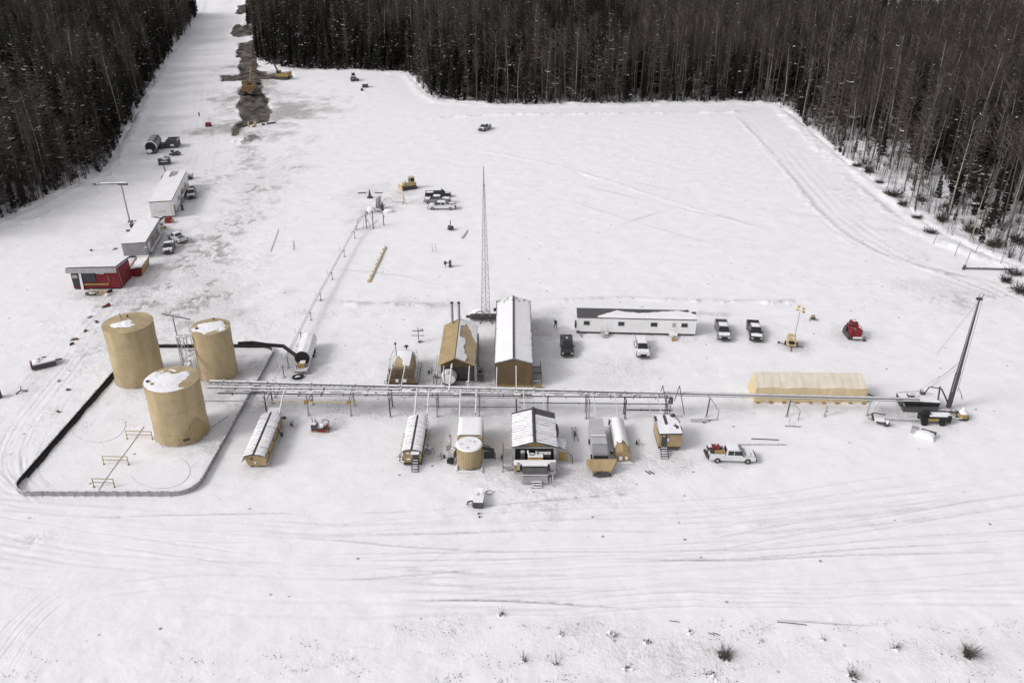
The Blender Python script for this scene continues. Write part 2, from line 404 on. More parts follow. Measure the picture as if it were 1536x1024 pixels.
for (px, py, rx, ry, amt) in [(375, 300, 60, 100, .14), (330, 450, 130, 45, .16), (250, 470, 150, 30, .12), (700, 570, 110, 22, .2), (520, 620, 90, 22, .16), (330, 555, 60, 28, .2), (160, 440, 60, 18, .3), (240, 395, 45, 30, .16),
                              (265, 300, 40, 60, .1), (820, 490, 35, 18, .3), (1010, 500, 60, 22, .1), (930, 560, 70, 20, .13), (870, 715, 70, 22, .22), (1000, 690, 60, 16, .18), (800, 720, 60, 22, .26),
                              (620, 560, 60, 24, .22), (600, 612, 200, 13, .34), (760, 600, 90, 16, .3), (700, 560, 40, 26, .3), (345, 560, 50, 40, .3), (330, 620, 40, 60, .3), (800, 480, 40, 12, .4), (490, 640, 30, 12, .3), (1390, 625, 80, 18, .28), (1190, 600, 90, 14, .2), (1275, 500, 30, 12, .35), (1190, 520, 24, 9, .28), (330, 640, 50, 30, .12), (560, 290, 50, 18, .2),
                              (540, 320, 40, 16, .25), (950, 980, 260, 40, .10), (830, 940, 200, 24, .07), (1400, 980, 130, 34, .10), (60, 560, 60, 40, .12), (1100, 610, 60, 12, .14), (700, 640, 80, 30, .16), (450, 550, 40, 24, .16), (1060, 470, 45, 6, .5), (655, 305, 30, 12, .25),
                              (735, 565, 26, 14, .3), (850, 560, 20, 10, .15), (660, 455, 90, 12, .22), (1440, 440, 70, 24, .14), (420, 170, 60, 34, .55), (440, 170, 50, 12, .5), (345, 190, 40, 14, .5), (370, 150, 40, 30, .3)]:
    m = patch(px, py, rx, ry, amt, dirt_shade, px % 37 + 3); chop += .8 * m
# dug earth beside the cleared strip
def poly_mask(pts, soft, seed, amt=.8):
    P = np.array([at(*p) for p in pts]); i_ = inside(GX, GY, P); d_ = dist_line(GX, GY, P, True)
    s_ = np.where(i_, d_, -d_) + amt * 1.6 * pick(N_MD, seed)
    return np.clip(s_ / soft + .5, 0, 1)
for pts, soft, dz in [([(357, 64), (385, 62), (386, 104), (400, 106), (390, 122), (396, 140), (403, 150), (404, 158), (408, 168), (400, 182), (381, 185), (364, 190), (357, 203), (347, 204), (350, 188), (362, 180), (360, 168), (354, 160), (362, 146), (358, 138), (364, 120), (358, 104), (361, 90), (355, 84)], 1.2, -.3),
                      ([(331, 111), (437, 107), (440, 117), (334, 122)], .9, -1.2), ([(345, 52), (352, 43), (372, 42), (386, 48), (384, 56), (350, 56)], 2.0, .8), ([(352, 22), (358, 10), (372, 12), (372, 22)], 2.0, .5)]:
    m = poly_mask(pts, soft, 17); mud += m; Z += dz * m + m * .9 * N_MD; chop += m
m = patch(378, 210, 24, 7, .55, mud, 5, .6); Z += .8 * m
m = patch(385, 160, 9, 6, .3, mud, 8); Z += 1.3 * m
for px, py, rx, ry, a_ in ((425, 168, 38, 13, .30), (415, 146, 34, 12, .25), (375, 85, 18, 24, .42), (345, 192, 32, 8, .3), (345, 150, 22, 6, .2), (378, 206, 34, 8, .42), (390, 130, 34, 30, .25)):
    m = patch(px, py, rx, ry, a_, mud, px % 13, 1.9); dirt_shade += 1.0 * m
N_C = fbm(GX, GY, .16, 91, 3); Z += np.clip(mud, 0, 1) * np.clip(N_C * 3.0 + .2, -1.2, 1.9) * np.clip(np.abs(GY - at(385, 114)[1]) / 9 - .8, .1, 1)
# trampled crawler ground and scuffed snow
for px, py, rx, ry, a_, hz_ in ((360, 330, 50, 120, .95, .30), (360, 245, 45, 40, .85, .28), (560, 990, 620, 50, .34, .05), (1150, 985, 420, 50, .42, .10), (200, 470, 150, 50, .6, .09), (90, 620, 110, 140, .35, .05), (1330, 330, 40, 60, .7, .10), (1000, 240, 260, 60, .22, .04),
                                (480, 560, 120, 60, .35, .06), (880, 540, 140, 50, .4, .05), (1420, 450, 90, 30, .7, .08), (560, 470, 180, 20, .5, .08), (1100, 700, 120, 40, .4, .04), (850, 740, 140, 40, .5, .06), (250, 190, 60, 60, .3, .05)):
    m = patch(px, py, rx, ry, a_, chop, (px + py) % 31); Z -= hz_ * m * np.clip(pick(N_MD, px % 7) * 1.6 + N_HI * 1.4 + .0, 0, .6); dirt_shade += 1.5 * max(0, a_ - .28) * m * np.clip((pick(N_MD, px % 7) * 1.3 + N_HI * 1.9 - .12) * 2.2, 0, .8)
Z += np.where(GY < 80, .06 * N_HI * np.clip((72 - GY) / 14, 0, 1), 0)
bx_, by_ = at(205, 620); 
Z = np.where(inn, Z, Z + .15)
# contact shade and trodden dirt painted into the snow round whatever stands or parks
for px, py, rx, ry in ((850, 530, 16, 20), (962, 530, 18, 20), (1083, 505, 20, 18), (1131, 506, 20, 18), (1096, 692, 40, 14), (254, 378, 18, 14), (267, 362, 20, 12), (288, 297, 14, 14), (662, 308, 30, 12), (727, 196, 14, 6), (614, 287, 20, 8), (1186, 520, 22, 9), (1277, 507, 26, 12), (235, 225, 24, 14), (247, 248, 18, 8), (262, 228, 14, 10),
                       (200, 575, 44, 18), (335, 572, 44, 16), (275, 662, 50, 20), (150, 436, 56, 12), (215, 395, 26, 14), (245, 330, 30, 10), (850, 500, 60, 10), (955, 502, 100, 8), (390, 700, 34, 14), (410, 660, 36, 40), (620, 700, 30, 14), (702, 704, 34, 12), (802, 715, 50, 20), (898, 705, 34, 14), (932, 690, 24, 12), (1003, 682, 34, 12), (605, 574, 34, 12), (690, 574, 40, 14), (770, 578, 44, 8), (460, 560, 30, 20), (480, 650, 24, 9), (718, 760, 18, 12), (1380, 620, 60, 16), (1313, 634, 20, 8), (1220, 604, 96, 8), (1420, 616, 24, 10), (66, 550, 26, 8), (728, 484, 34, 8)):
    patch(px, py, rx, ry, .28, dirt_shade, px % 11, .9, wild=1.0)
dirt_shade = np.clip(dirt_shade, 0, .9); mud = np.clip(mud, 0, 1); chop = np.clip(chop, 0, 1)
def gz(x, y):
    t = (math.log(max(y, 44.01) / 44) / math.log(700 / 44)) ** .8 * (NR - 1)
    i = int(min(max(t, 0), NR - 2)); a = t - i; w = 30 + .70 * y
    s = (x / w + 1) / 2 * (NC - 1); j = int(min(max(s, 0), NC - 2)); b = s - j
    if not 0 <= s <= NC - 1: return 0.0
    return float((Z[i, j] * (1 - b) + Z[i, j + 1] * b) * (1 - a) + (Z[i + 1, j] * (1 - b) + Z[i + 1, j + 1] * b) * a)
def build_ground():
    V = np.stack([GX, GY, Z], -1).reshape(-1, 3)
    idx = np.arange(NR * NC).reshape(NR, NC)
    Q = np.stack([idx[:-1, :-1], idx[:-1, 1:], idx[1:, 1:], idx[1:, :-1]], -1).reshape(-1, 4)
    # skirt out to the horizon on every side
    n0 = len(V)
    far = 4000.
    ring = list(idx[0, :]) + list(idx[1:, -1]) + list(idx[-1, -2::-1]) + list(idx[-2:0:-1, 0])
    ring = [int(k) for k in ring]
    ev = []
    for k in ring:
        x, y, _ = V[k]
        d = max(abs(x), abs(y - 250)) + 1e-6; ev.append((x * far / d, 250 + (y - 250) * far / d, 0))
    V = np.concatenate([V, np.array(ev)]); m = len(ring)
    S = np.array([[n0 + i, n0 + (i + 1) % m, ring[(i + 1) % m], ring[i]] for i in range(m)])
    Q = np.concatenate([Q, S])
    me = bpy.data.meshes.new('snow_ground')
    me.vertices.add(len(V)); me.vertices.foreach_set('co', V.astype(np.float32).ravel())
    me.loops.add(Q.size); me.loops.foreach_set('vertex_index', Q.astype(np.int32).ravel())
    me.polygons.add(len(Q)); me.polygons.foreach_set('loop_start', np.arange(0, Q.size, 4, dtype=np.int32))
    me.polygons.foreach_set('loop_total', np.full(len(Q), 4, np.int32))
    me.polygons.foreach_set('use_smooth', np.ones(len(Q), bool))
    me.update(calc_edges=True)
    for nm, A in (('dirt_shade', dirt_shade), ('mud', mud), ('chop', chop)):
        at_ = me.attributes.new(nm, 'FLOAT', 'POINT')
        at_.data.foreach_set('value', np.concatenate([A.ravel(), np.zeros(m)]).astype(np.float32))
    me.materials.append(M['ground'])
    o = bpy.data.objects.new('snow_ground', me); col.objects.link(o)
    tag(o, 'snow covered clearing crossed by vehicle tracks', None, None, 'structure')
build_ground()

# ------------------------------------------------------------------ trees
def ribbon(mb, pts, w0, w1):
    """thin twig: a three-sided tapering rod"""
    mb.tube(pts, w0, 3, w1, cap=False)
def bare_tree_meshes(seed, h, pale):
    r_ = random.Random(seed); tr = MB(); cr = MB()
    lean = (r_.uniform(-.7, .7), r_.uniform(-.7, .7)); pts = []
    for i in range(8):
        t = i / 7
        pts.append((lean[0] * t * t + .18 * math.sin(5 * t + seed), lean[1] * t * t + .18 * math.cos(4 * t + seed), h * t))
    tr.tube(pts, .19, 6, .045, cap=False)
    def P(t):
        k = min(int(t * 7), 6); a = t * 7 - k
        return Vector(pts[k]).lerp(Vector(pts[k + 1]), a)
    lo = r_.uniform(.38, .55)
    for k in range(r_.randint(30, 38)):
        t = lo + (1 - lo) * (k / 36) ** .9; t = min(t, .985)
        b = P(t); ph = r_.uniform(0, 6.28); L = h * .2 * (1.12 - t) ** .55 * r_.uniform(.6, 1.15) * (1.0 if t > lo + .06 else .6)
        el = r_.uniform(.45, .95)
        d = Vector((math.cos(ph) * math.cos(el), math.sin(ph) * math.cos(el), math.sin(el)))
        e = b + d * L * .6; f = e + (d + Vector((0, 0, .35))) * L * .45
        cr.cur = 1; ribbon(cr, [b, e, f], .065, .022); cr.cur = 0
        for q in range(5):
            s = r_.uniform(.25, 1); o = b.lerp(f, s)
            d2 = (d + Vector((r_.uniform(-1, 1), r_.uniform(-1, 1), r_.uniform(-.2, .9))) * .8).normalized()
            e2 = o + d2 * L * r_.uniform(.25, .5)
            ribbon(cr, [o, e2], .022, .012)
            for z in range(2):
                d3 = (d2 + Vector((r_.uniform(-1, 1), r_.uniform(-1, 1), r_.uniform(-.3, .8))) * .8).normalized()
                o3 = o.lerp(e2, r_.uniform(.4, 1)); ribbon(cr, [o3, o3 + d3 * L * .26], .016, .009)
    for k in range(7):      # dead snags low on the stem
        t = r_.uniform(.12, lo); b = P(t); ph = r_.uniform(0, 6.28)
        ribbon(cr, [b, b + Vector((math.cos(ph), math.sin(ph), r_.uniform(-.2, .3))) * r_.uniform(.6, 1.8)], .025, .01)
    def mk(mb, nm, mats):
        me = bpy.data.meshes.new(nm); me.from_pydata(mb.v, [], mb.f)
        for m in mats: me.materials.append(M[m])
        if any(mb.mi): me.polygons.foreach_set('material_index', mb.mi)
        return me
    return mk(tr, 'trunk', ['bark_pale' if pale else 'bark_mid']), mk(cr, 'crown', ['twig_grey' if pale else 'twig', 'limb'])
def larch_meshes(seed, h):
    """bare conifer: level, slightly upcurved limbs down most of the stem, some carrying snow"""
    r_ = random.Random(seed); tr = MB(); cr = MB(); ln = (r_.uniform(-.5, .5), r_.uniform(-.5, .5))
    tr.tube([(0, 0, 0), (ln[0] * .4, ln[1] * .4, h * .5), (ln[0], ln[1], h)], .17, 6, .025, cap=False)
    z = h * r_.uniform(.12, .22)
    while z < h * .98:
        t = z / h; rad = h * .19 * (1.02 - t) ** .8 * (.55 + .45 * min(1, t / .3))
        for k in range(r_.randint(3, 4)):
            ph = r_.uniform(0, 6.28); L = rad * r_.uniform(.7, 1.25); d = Vector((math.cos(ph), math.sin(ph), r_.uniform(-.15, .25)))
            b = Vector((ln[0] * t, ln[1] * t, z)); e = b + d * L * .55 + Vector((0, 0, -.04 * L)); f = b + d * L + Vector((0, 0, .16 * L))
            cr.cur = 1 if r_.random() < .045 else 2
            ribbon(cr, [b, e, f], .075, .028)
            cr.cur = 0
            for q in range(5):
                o = b.lerp(f, r_.uniform(.3, 1)); d2 = (d + Vector((r_.uniform(-1, 1), r_.uniform(-1, 1), r_.uniform(-.7, .3))) * .9).normalized()
                ribbon(cr, [o, o + d2 * L * r_.uniform(.2, .45)], .028, .012)
        z += h * .024 * r_.uniform(.7, 1.4)
    me1 = bpy.data.meshes.new('trunk'); me1.from_pydata(tr.v, [], tr.f); me1.materials.append(M['bark_mid'])
    me2 = bpy.data.meshes.new('crown'); me2.from_pydata(cr.v, [], cr.f)
    me2.materials.append(M['twig_grey' if seed % 2 else 'twig']); me2.materials.append(M['snow']); me2.materials.append(M['limb']); me2.polygons.foreach_set('material_index', cr.mi)
    return me1, me2
def sapling_mesh(seed, h):
    r_ = random.Random(seed); mb = MB()
    for k in range(5):
        x, y = r_.uniform(-1.2, 1.2), r_.uniform(-1.2, 1.2); H_ = h * r_.uniform(.5, 1.1); lx, ly = r_.uniform(-.6, .6), r_.uniform(-.6, .6)
        mb.tube([(x, y, 0), (x + lx * .4, y + ly * .4, H_ * .5), (x + lx, y + ly, H_)], .05, 4, .015, cap=False)
        for q in range(8):
            t = r_.uniform(.3, .95); b = Vector((x + lx * t, y + ly * t, H_ * t)); a = r_.uniform(0, 6.28)
            mb.cur = 1 if r_.random() < .1 else 0
            ribbon(mb, [b, b + Vector((math.cos(a), math.sin(a), r_.uniform(.1, 1))) * r_.uniform(.4, 1.1)], .022, .009); mb.cur = 0
    me = bpy.data.meshes.new('sapling'); me.from_pydata(mb.v, [], mb.f); me.materials.append(M['twig']); me.materials.append(M['snow']); me.polygons.foreach_set('material_index', mb.mi)
    return me
def spruce_meshes(seed, h, dry=False, snowf=.035, sparse=1.0):
    r_ = random.Random(seed); tr = MB(); cr = MB()
    ln = (r_.uniform(-.3, .3), r_.uniform(-.3, .3))
    tr.tube([(0, 0, 0), (ln[0] * .4, ln[1] * .4, h * .5), (ln[0], ln[1], h)], .17, 5, .02, cap=False)
    z = h * r_.uniform(.05, .14); rmax = h * r_.uniform(.11, .15)
    while z < h * .985:
        t = z / h; rad = rmax * (1 - t) ** .75 * r_.uniform(.75, 1.15) + .12
        if t < .25: rad *= .6 + 1.6 * t
        n = r_.randint(6, 8)
        for k in range(n):
            if r_.random() > .88 * sparse: continue
            ph = 6.283 * k / n + r_.uniform(-.4, .4); L = rad * r_.uniform(.65, 1.2); dr = r_.uniform(.15, .5) * L * (1.1 - t)
            b = Vector((ln[0] * t, ln[1] * t, z + r_.uniform(-.15, .15))); dx = Vector((math.cos(ph), math.sin(ph), 0)); sd = Vector((-dx.y, dx.x, 0))
            mid = b + dx * L * .55 + Vector((0, 0, -dr * .45)); tip = b + dx * L + Vector((0, 0, -dr * .75 + .08 * L)); w = L * r_.uniform(.2, .34) + .06
            hang = Vector((0, 0, -.18 * L - .08))
            cr.cur = 1 if r_.random() < snowf * (1.6 if t < .5 else .7) else 0
            cr.add([b, mid + sd * w, tip, mid - sd * w], [(0, 1, 2), (0, 2, 3)])
            cr.cur = 0
            j1 = mid + sd * w * 1.3 + hang * r_.uniform(.6, 1.6); j2 = mid - sd * w * 1.3 + hang * r_.uniform(.6, 1.6)
            cr.add([b, mid + sd * w * .4, j1, tip, mid - sd * w * .4, j2, mid + hang * 1.5], [(0, 1, 2), (1, 3, 2), (0, 5, 4), (4, 5, 3), (0, 6, 3)])
        z += h * .021 * r_.uniform(.8, 1.35) + .1
    me1 = bpy.data.meshes.new('trunk'); me1.from_pydata(tr.v, [], tr.f); me1.materials.append(M['bark_mid'])
    me2 = bpy.data.meshes.new('crown'); me2.from_pydata(cr.v, [], cr.f)
    me2.materials.append(M['needles_dry' if dry else 'needles']); me2.materials.append(M['snow'])
    me2.polygons.foreach_set('material_index', cr.mi)
    return me1, me2
def shrub_mesh(seed, h, n, snowf=.12):
    r_ = random.Random(seed); mb = MB()
    for k in range(n):
        ph = r_.uniform(0, 6.28); el = r_.uniform(.6, 1.4); L = h * r_.uniform(.5, 1.1)
        b = Vector((r_.uniform(-.25, .25) * h * .4, r_.uniform(-.25, .25) * h * .4, 0))
        d = Vector((math.cos(ph) * math.cos(el), math.sin(ph) * math.cos(el), math.sin(el)))
        m = b + d * L * .5; e = b + d * L + Vector((r_.uniform(-.1, .1), r_.uniform(-.1, .1), -.1)) * L
        mb.cur = 1 if r_.random() < snowf else 0
        ribbon(mb, [b, m, e], .018 * (.6 + h * .3), .006)
        for q in range(3):
            o = b.lerp(e, r_.uniform(.3, .9)); d2 = (d + Vector((r_.uniform(-1, 1), r_.uniform(-1, 1), r_.uniform(-.3, .6)))).normalized()
            ribbon(mb, [o, o + d2 * L * .35], .012 * (.5 + h * .25), .005)
    me = bpy.data.meshes.new('shrub'); me.from_pydata(mb.v, [], mb.f)
    me.materials.append(M['twig']); me.materials.append(M['snow'])
    me.polygons.foreach_set('material_index', mb.mi)
    return me
BARE = [bare_tree_meshes(100, 21, True), bare_tree_meshes(101, 24, False), larch_meshes(102, 20), bare_tree_meshes(103, 22, False), larch_meshes(105, 23), larch_meshes(104, 16.5)]
SPRUCE = [spruce_meshes(200 + k, h, k % 3 == 1) for k, h in enumerate((19, 14.5, 22, 10.5, 17))]
YOUNG = [spruce_meshes(300 + k, h, k == 1, .22, .8) for k, h in enumerate((4.5, 6.5))]
BUSH = [shrub_mesh(400 + k, h, n) for k, (h, n) in enumerate(((2.6, 34), (1.8, 26), (3.4, 40)))] + [sapling_mesh(500, 6.5), sapling_mesh(501, 4.5)]

R2 = np.random.RandomState(5)
def scatter(x0, x1, y0, y1, step):
    xs = np.arange(x0, x1, step); ys = np.arange(y0, y1, step)
    X, Y = np.meshgrid(xs, ys); X = X + R2.uniform(-.48, .48, X.shape) * step; Y = Y + R2.uniform(-.48, .48, Y.shape) * step
    return X.ravel(), Y.ravel()
sx, sy = scatter(-420, 430, 110, 640, 3.45)
keep = ~inside(sx, sy, EDGE); sx, sy = sx[keep], sy[keep]
de = dist_line(sx, sy, EDGE)
dep = sy * cp + H * sp; scr = 768 + F * sx / dep
# what can reach the frame from here or from a step aside
k = (np.abs(sx) < .68 * dep + 14) & (de > .6) & (de < 250) & (sy < 570)
# ragged, thinning margin on the right-hand side near the camera
near_right = (sx > 0) & (sy < 250)
k &= ~(near_right & (R2.rand(len(sx)) > np.clip(.04 + de / 42, 0, 1)))
sx, sy, de, dep = sx[k], sy[k], de[k], dep[k]
# patches where aspen or spruce rules
mixn = fbm(sx, sy, .018, 41, 3) + .12 * R2.randn(len(sx))
far_l = (sx < -60)
right = (sx > 60) & (sy < 420)
isb = mixn > np.where(right, -.22, np.where(far_l, .02, .02))
isb = np.where(R2.rand(len(sx)) < .12, ~isb, isb)
vb = np.array([0, 1, 1, 3, 2, 2, 4, 4, 5, 5])[R2.randint(0, 10, len(sx))]; vs_ = R2.randint(0, 5, len(sx)); vb = np.where((sx > 40) & (R2.rand(len(sx)) < .55), np.array([0, 0, 1, 3, 3])[R2.randint(0, 5, len(sx))], vb); rot = R2.uniform(0, 6.28, len(sx)); scl = np.clip(R2.normal(1.0, .19, len(sx)), .55, 1.38)
scl *= np.clip(.72 + de / 22, .72, 1)
# the largest in the picture are trees of their own
score = (1 / dep) * np.exp(-de / 9.0) * (np.abs(sx) < .612 * dep + 3)
own = np.zeros(len(sx), bool)
for sel in (isb, ~isb):
    w = np.where(sel, score, -1); own[np.argsort(-w)[:290]] = True
def zone(x, y):
    if x < -60 and y > 330 and x > -150 and de_road(x, y): return 'b'
    return 'a'
def label_of(kind, x, y, s, v):
    px, py = project(x, y)
    t = 'tall' if s > 1.0 else ('slim' if s > .88 else 'short')
    what = (('pale stemmed bare aspen' if v == 0 else 'brown bare aspen') if v in (0, 1, 3) else 'level branched bare larch') if kind == 'b' else ('brownish' if v % 3 == 1 else 'dark') + ' snow flecked spruce'
    if px < 310:
        where = 'on the western forest edge behind the arm pole' if py > 255 else ('on the forest edge beyond the tank trailer' if py > 180 else 'lining the far cutline on its western side')
    elif px < 520: where = 'at the forest edge behind the two excavators'
    elif px < 700: where = 'at the stepped forest corner behind the bulldozer'
    elif px < 950: where = 'in the forest wall behind the snow pad'
    elif px < 1190: where = 'in the forest wall near the pad corner'
    elif px < 1370: where = 'on the eastern forest edge above the bank'
    else: where = 'in the thinning wood beyond the drill mast'
    return f'{t} {what} {where}', f'{("aspens" if v in (0, 1, 3) else "larches") if kind == "b" else "spruces"} {where}'
n_own = 0
for i in np.nonzero(own)[0]:
    x, y, s = float(sx[i]), float(sy[i]), float(scl[i])
    b = bool(isb[i]); v = int(vb[i] if b else vs_[i]); t_me, c_me = (BARE if b else SPRUCE)[v]
    lab, grp = label_of('b' if b else 's', x, y, s, v)
    e = bpy.data.objects.new(('bare_aspen' if v in (0, 1, 3) else 'bare_larch') if b else 'spruce_tree', None); col.objects.link(e)
    e.location = (x, y, gz(x, y) - .05); e.rotation_euler = (rnd.uniform(-.035, .035), rnd.uniform(-.035, .035), float(rot[i])); e.scale = (s, s, s)
    tag(e, lab, 'tree', grp)
    for nm, me in (('trunk', t_me), ('crown', c_me)):
        o = bpy.data.objects.new(nm, me); col.objects.link(o); o.parent = e
    n_own += 1
# the mass of the wood behind, one object
src = bpy.data.collections.new('forest_sources'); kinds = []
def join(tm, cm, nm):
    V = [tuple(v.co) for v in tm.vertices]; n = len(V); Fs = [tuple(p.vertices) for p in tm.polygons]; mi = [0] * len(Fs)
    V += [tuple(v.co) for v in cm.vertices]; Fs += [tuple(q + n for q in p.vertices) for p in cm.polygons]; mi += [len(tm.materials) + p.material_index for p in cm.polygons]
    me = bpy.data.meshes.new(nm); me.from_pydata(V, [], Fs)
    for m in list(tm.materials) + list(cm.materials): me.materials.append(m)
    me.polygons.foreach_set('material_index', mi); return me
for k, (a, b) in enumerate(BARE + SPRUCE + YOUNG):
    o = bpy.data.objects.new('src_%02d' % k, join(a, b, 'forest_source')); src.objects.link(o)
for k, me in enumerate(BUSH):
    o = bpy.data.objects.new('src_%02d' % (13 + k), me); src.objects.link(o)
m = ~own
px_, py_ = sx[m], sy[m]; idx = np.where(isb[m], vb[m], 6 + vs_[m]); rr_ = rot[m]; ss = scl[m]
# young growth and brush under and before the trees
ux, uy = scatter(-300, 330, 110, 420, 2.3)
du = dist_line(ux, uy, EDGE); iu = inside(ux, uy, EDGE); ddep = uy * cp + H * sp
ku = ~iu & (du < np.where((ux > 60) & (uy < 260), 45, 26)) & (np.abs(ux) < .66 * ddep + 8) & (R2.rand(len(ux)) < np.where((ux > 60) & (uy < 260), .6, .85))
ux, uy = ux[ku], uy[ku]
ui = np.where(R2.rand(len(ux)) < .22, 11 + R2.randint(0, 2, len(ux)), 13 + R2.randint(0, 5, len(ux)))
ui = np.where((ux > 60) & (uy < 260) & (R2.rand(len(ux)) < .5), 16 + R2.randint(0, 2, len(ux)), ui)
px_ = np.concatenate([px_, ux]); py_ = np.concatenate([py_, uy]); idx = np.concatenate([idx, ui])
rr_ = np.concatenate([rr_, R2.uniform(0, 6.28, len(ux))]); ss = np.concatenate([ss, R2.uniform(.5, 1.15, len(ux))])
pz_ = np.array([gz(float(a), float(b)) - .05 for a, b in zip(px_, py_)])
me = bpy.data.meshes.new('forest'); me.vertices.add(len(px_)); me.vertices.foreach_set('co', np.stack([px_, py_, pz_], -1).astype(np.float32).ravel())
for nm, ty, A in (('kind_id', 'INT', idx.astype(np.int32)), ('turn', 'FLOAT', rr_.astype(np.float32)), ('size', 'FLOAT', ss.astype(np.float32))):
    me.attributes.new(nm, ty, 'POINT').data.foreach_set('value', A)
fo = bpy.data.objects.new('forest', me); col.objects.link(fo)
tag(fo, 'dense dark winter wood of bare aspen and spruce reaching back from the clearing', 'forest', None, 'stuff')
ng = bpy.data.node_groups.new('forest_scatter', 'GeometryNodeTree')
ng.interface.new_socket('Geometry', in_out='INPUT', socket_type='NodeSocketGeometry')
ng.interface.new_socket('Geometry', in_out='OUTPUT', socket_type='NodeSocketGeometry')
N = ng.nodes; L = ng.links
gi = N.new('NodeGroupInput'); go = N.new('NodeGroupOutput'); ip = N.new('GeometryNodeInstanceOnPoints'); ci = N.new('GeometryNodeCollectionInfo')
ci.inputs['Collection'].default_value = src; ci.inputs['Separate Children'].default_value = True; ci.inputs['Reset Children'].default_value = True
def named(nm, ty):
    a = N.new('GeometryNodeInputNamedAttribute'); a.data_type = ty; a.inputs['Name'].default_value = nm
    return next(s for s in a.outputs if s.enabled and s.name == 'Attribute')
m2p = N.new('GeometryNodeMeshToPoints'); cx = N.new('ShaderNodeCombineXYZ')
L.new(gi.outputs[0], m2p.inputs['Mesh']); L.new(m2p.outputs[0], ip.inputs['Points']); L.new(ci.outputs[0], ip.inputs['Instance'])
ip.inputs['Pick Instance'].default_value = True
L.new(named('kind_id', 'INT'), ip.inputs['Instance Index']); L.new(named('turn', 'FLOAT'), cx.inputs[2]); L.new(cx.outputs[0], ip.inputs['Rotation']); L.new(named('size', 'FLOAT'), ip.inputs['Scale'])
L.new(ip.outputs[0], go.inputs[0])
md = fo.modifiers.new('scatter', 'NODES'); md.node_group = ng
print('trees', n_own, 'mass', len(px_))

# ------------------------------------------------------------------ storage tanks and containment
def tank(name, label, x, y, r, h, snowf, seed, hatches):
    t = thing(name, label, 'storage tank', x, y, 0, 'tan storage tanks inside the containment ring')
    b = MB(); n = 96
    # rolled shell courses, very slightly proud of one another
    for k in range(5):
        b.cyl(0, 0, .06 + k * (h - .06) / 5, (k + 1) * (h - .06) / 5 + .055, r - .035 * (k % 2), n)
    b.build("shell", "tan", t)
    rf = MB(); rf.cyl(0, 0, h + .0, h + .07, r + .07, n, r + .05); rf.cyl(0, 0, h + .071, h + .30, r - .02, n, .35)
    rf.build('roof', M['tan'], t)
    rl = MB(); rl.cyl(0, 0, .0, .09, r + .12, n); rl.build('base_ring', 'midgrey', t)
    for k, (hx, hy, hr, hh) in enumerate(hatches):
        m = MB(); z0 = h + .3 - .26 * math.hypot(hx, hy) / r
        m.cyl(hx, hy, z0 - .1, z0 + hh, hr, 12); m.cyl(hx, hy, z0 + hh + .003, z0 + hh + .06, hr * 1.25, 12)
        m.build('hatch', 'ochre' if k else 'dark', t)
    if snowf > 0:
        s = MB()
        def th(u, v):
            a, q = u * 2 * math.pi, v; X, Y = q * math.cos(a), q * math.sin(a)
            d = math.hypot(X + .1, Y + .1) + .8 * (vnoise(X * 2.3 + seed, Y * 2.3, seed) - .5) + .35 * (vnoise(X * 7, Y * 7 + seed) - .5)
            return max(0, min(.13, (snowf - d) * .35)) if q > .02 else .12
        s.sheet(72, 26, lambda u, v: (v * r * .97 * math.cos(u * 2 * math.pi), v * r * .97 * math.sin(u * 2 * math.pi), h + .30 - .235 * v), th)
        s.build('roof_snow', 'snow', t, True)
    m = MB()      # ladder and its hoops
    a0 = R(-50) if seed != 2 else R(200); lx, ly = math.cos(a0), math.sin(a0)
    for sgn in (-.22, .22):
        px, py = lx * (r + .18) - ly * sgn, ly * (r + .18) + lx * sgn
        m.tube([(px, py, .3), (px, py, h + .8)], .025, 5)
    for k in range(int(h / .4)): m.tube([(lx * (r + .18) + ly * .22, ly * (r + .18) - lx * .22, .5 + k * .4), (lx * (r + .18) - ly * .22, ly * (r + .18) + lx * .22, .5 + k * .4)], .016, 4)
    m.build('ladder', 'tan', t)
    m = MB(); m.cyl(0, 0, 0, .05, .42, 14); o = m.build('manway', 'tan', t); 
    a1 = R(-80); o.matrix_local = Matrix.Translation((math.cos(a1) * (r + .02), math.sin(a1) * (r + .02), .8)) @ Matrix.Rotation(a1, 4, 'Z') @ Matrix.Rotation(R(90), 4, 'Y')
    return t
t1 = tank('storage_tank', 'tallest tan storage tank with nearly bare roof and thin roof vent pipe', -56.5, 110.1, 3.5, 9.25, .20, 1, [(-.6, 1.6, .12, .25)])
m = MB(); m.tube([(-.9, .5, 9.4), (-1.15, .5, 10.6)], .045, 6); m.build('vent_pipe', 'dark', t1)
t2 = tank('storage_tank', 'narrowest tan storage tank joined by black ducts to the snowy tanker', -44.8, 111.0, 2.8, 8.1, .80, 2, [(-1.6, -1.1, .2, .22), (1.9, .9, .13, .2), (1.2, 1.6, .1, .2), (-.2, 2.2, .14, .25)])
t3 = tank('storage_tank', 'tan storage tank nearest the camera with large snow drift on its roof', -44.84, 95.1, 3.5, 8.3, .80, 3, [(-2.7, -.9, .2, .2), (-1.9, -1.6, .17, .2), (-.3, 1.2, .13, .25)])
m = MB()      # darker curved patch with a peaked top, low on the eastern side
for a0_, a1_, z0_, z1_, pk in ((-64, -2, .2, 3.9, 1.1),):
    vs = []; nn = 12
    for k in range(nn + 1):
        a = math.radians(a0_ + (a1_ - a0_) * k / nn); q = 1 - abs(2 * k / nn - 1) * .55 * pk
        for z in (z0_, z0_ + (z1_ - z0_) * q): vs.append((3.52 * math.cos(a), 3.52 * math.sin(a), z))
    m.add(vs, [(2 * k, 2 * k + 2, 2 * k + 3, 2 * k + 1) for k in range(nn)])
m.build('dark_patch', 'tan_siding', t3)
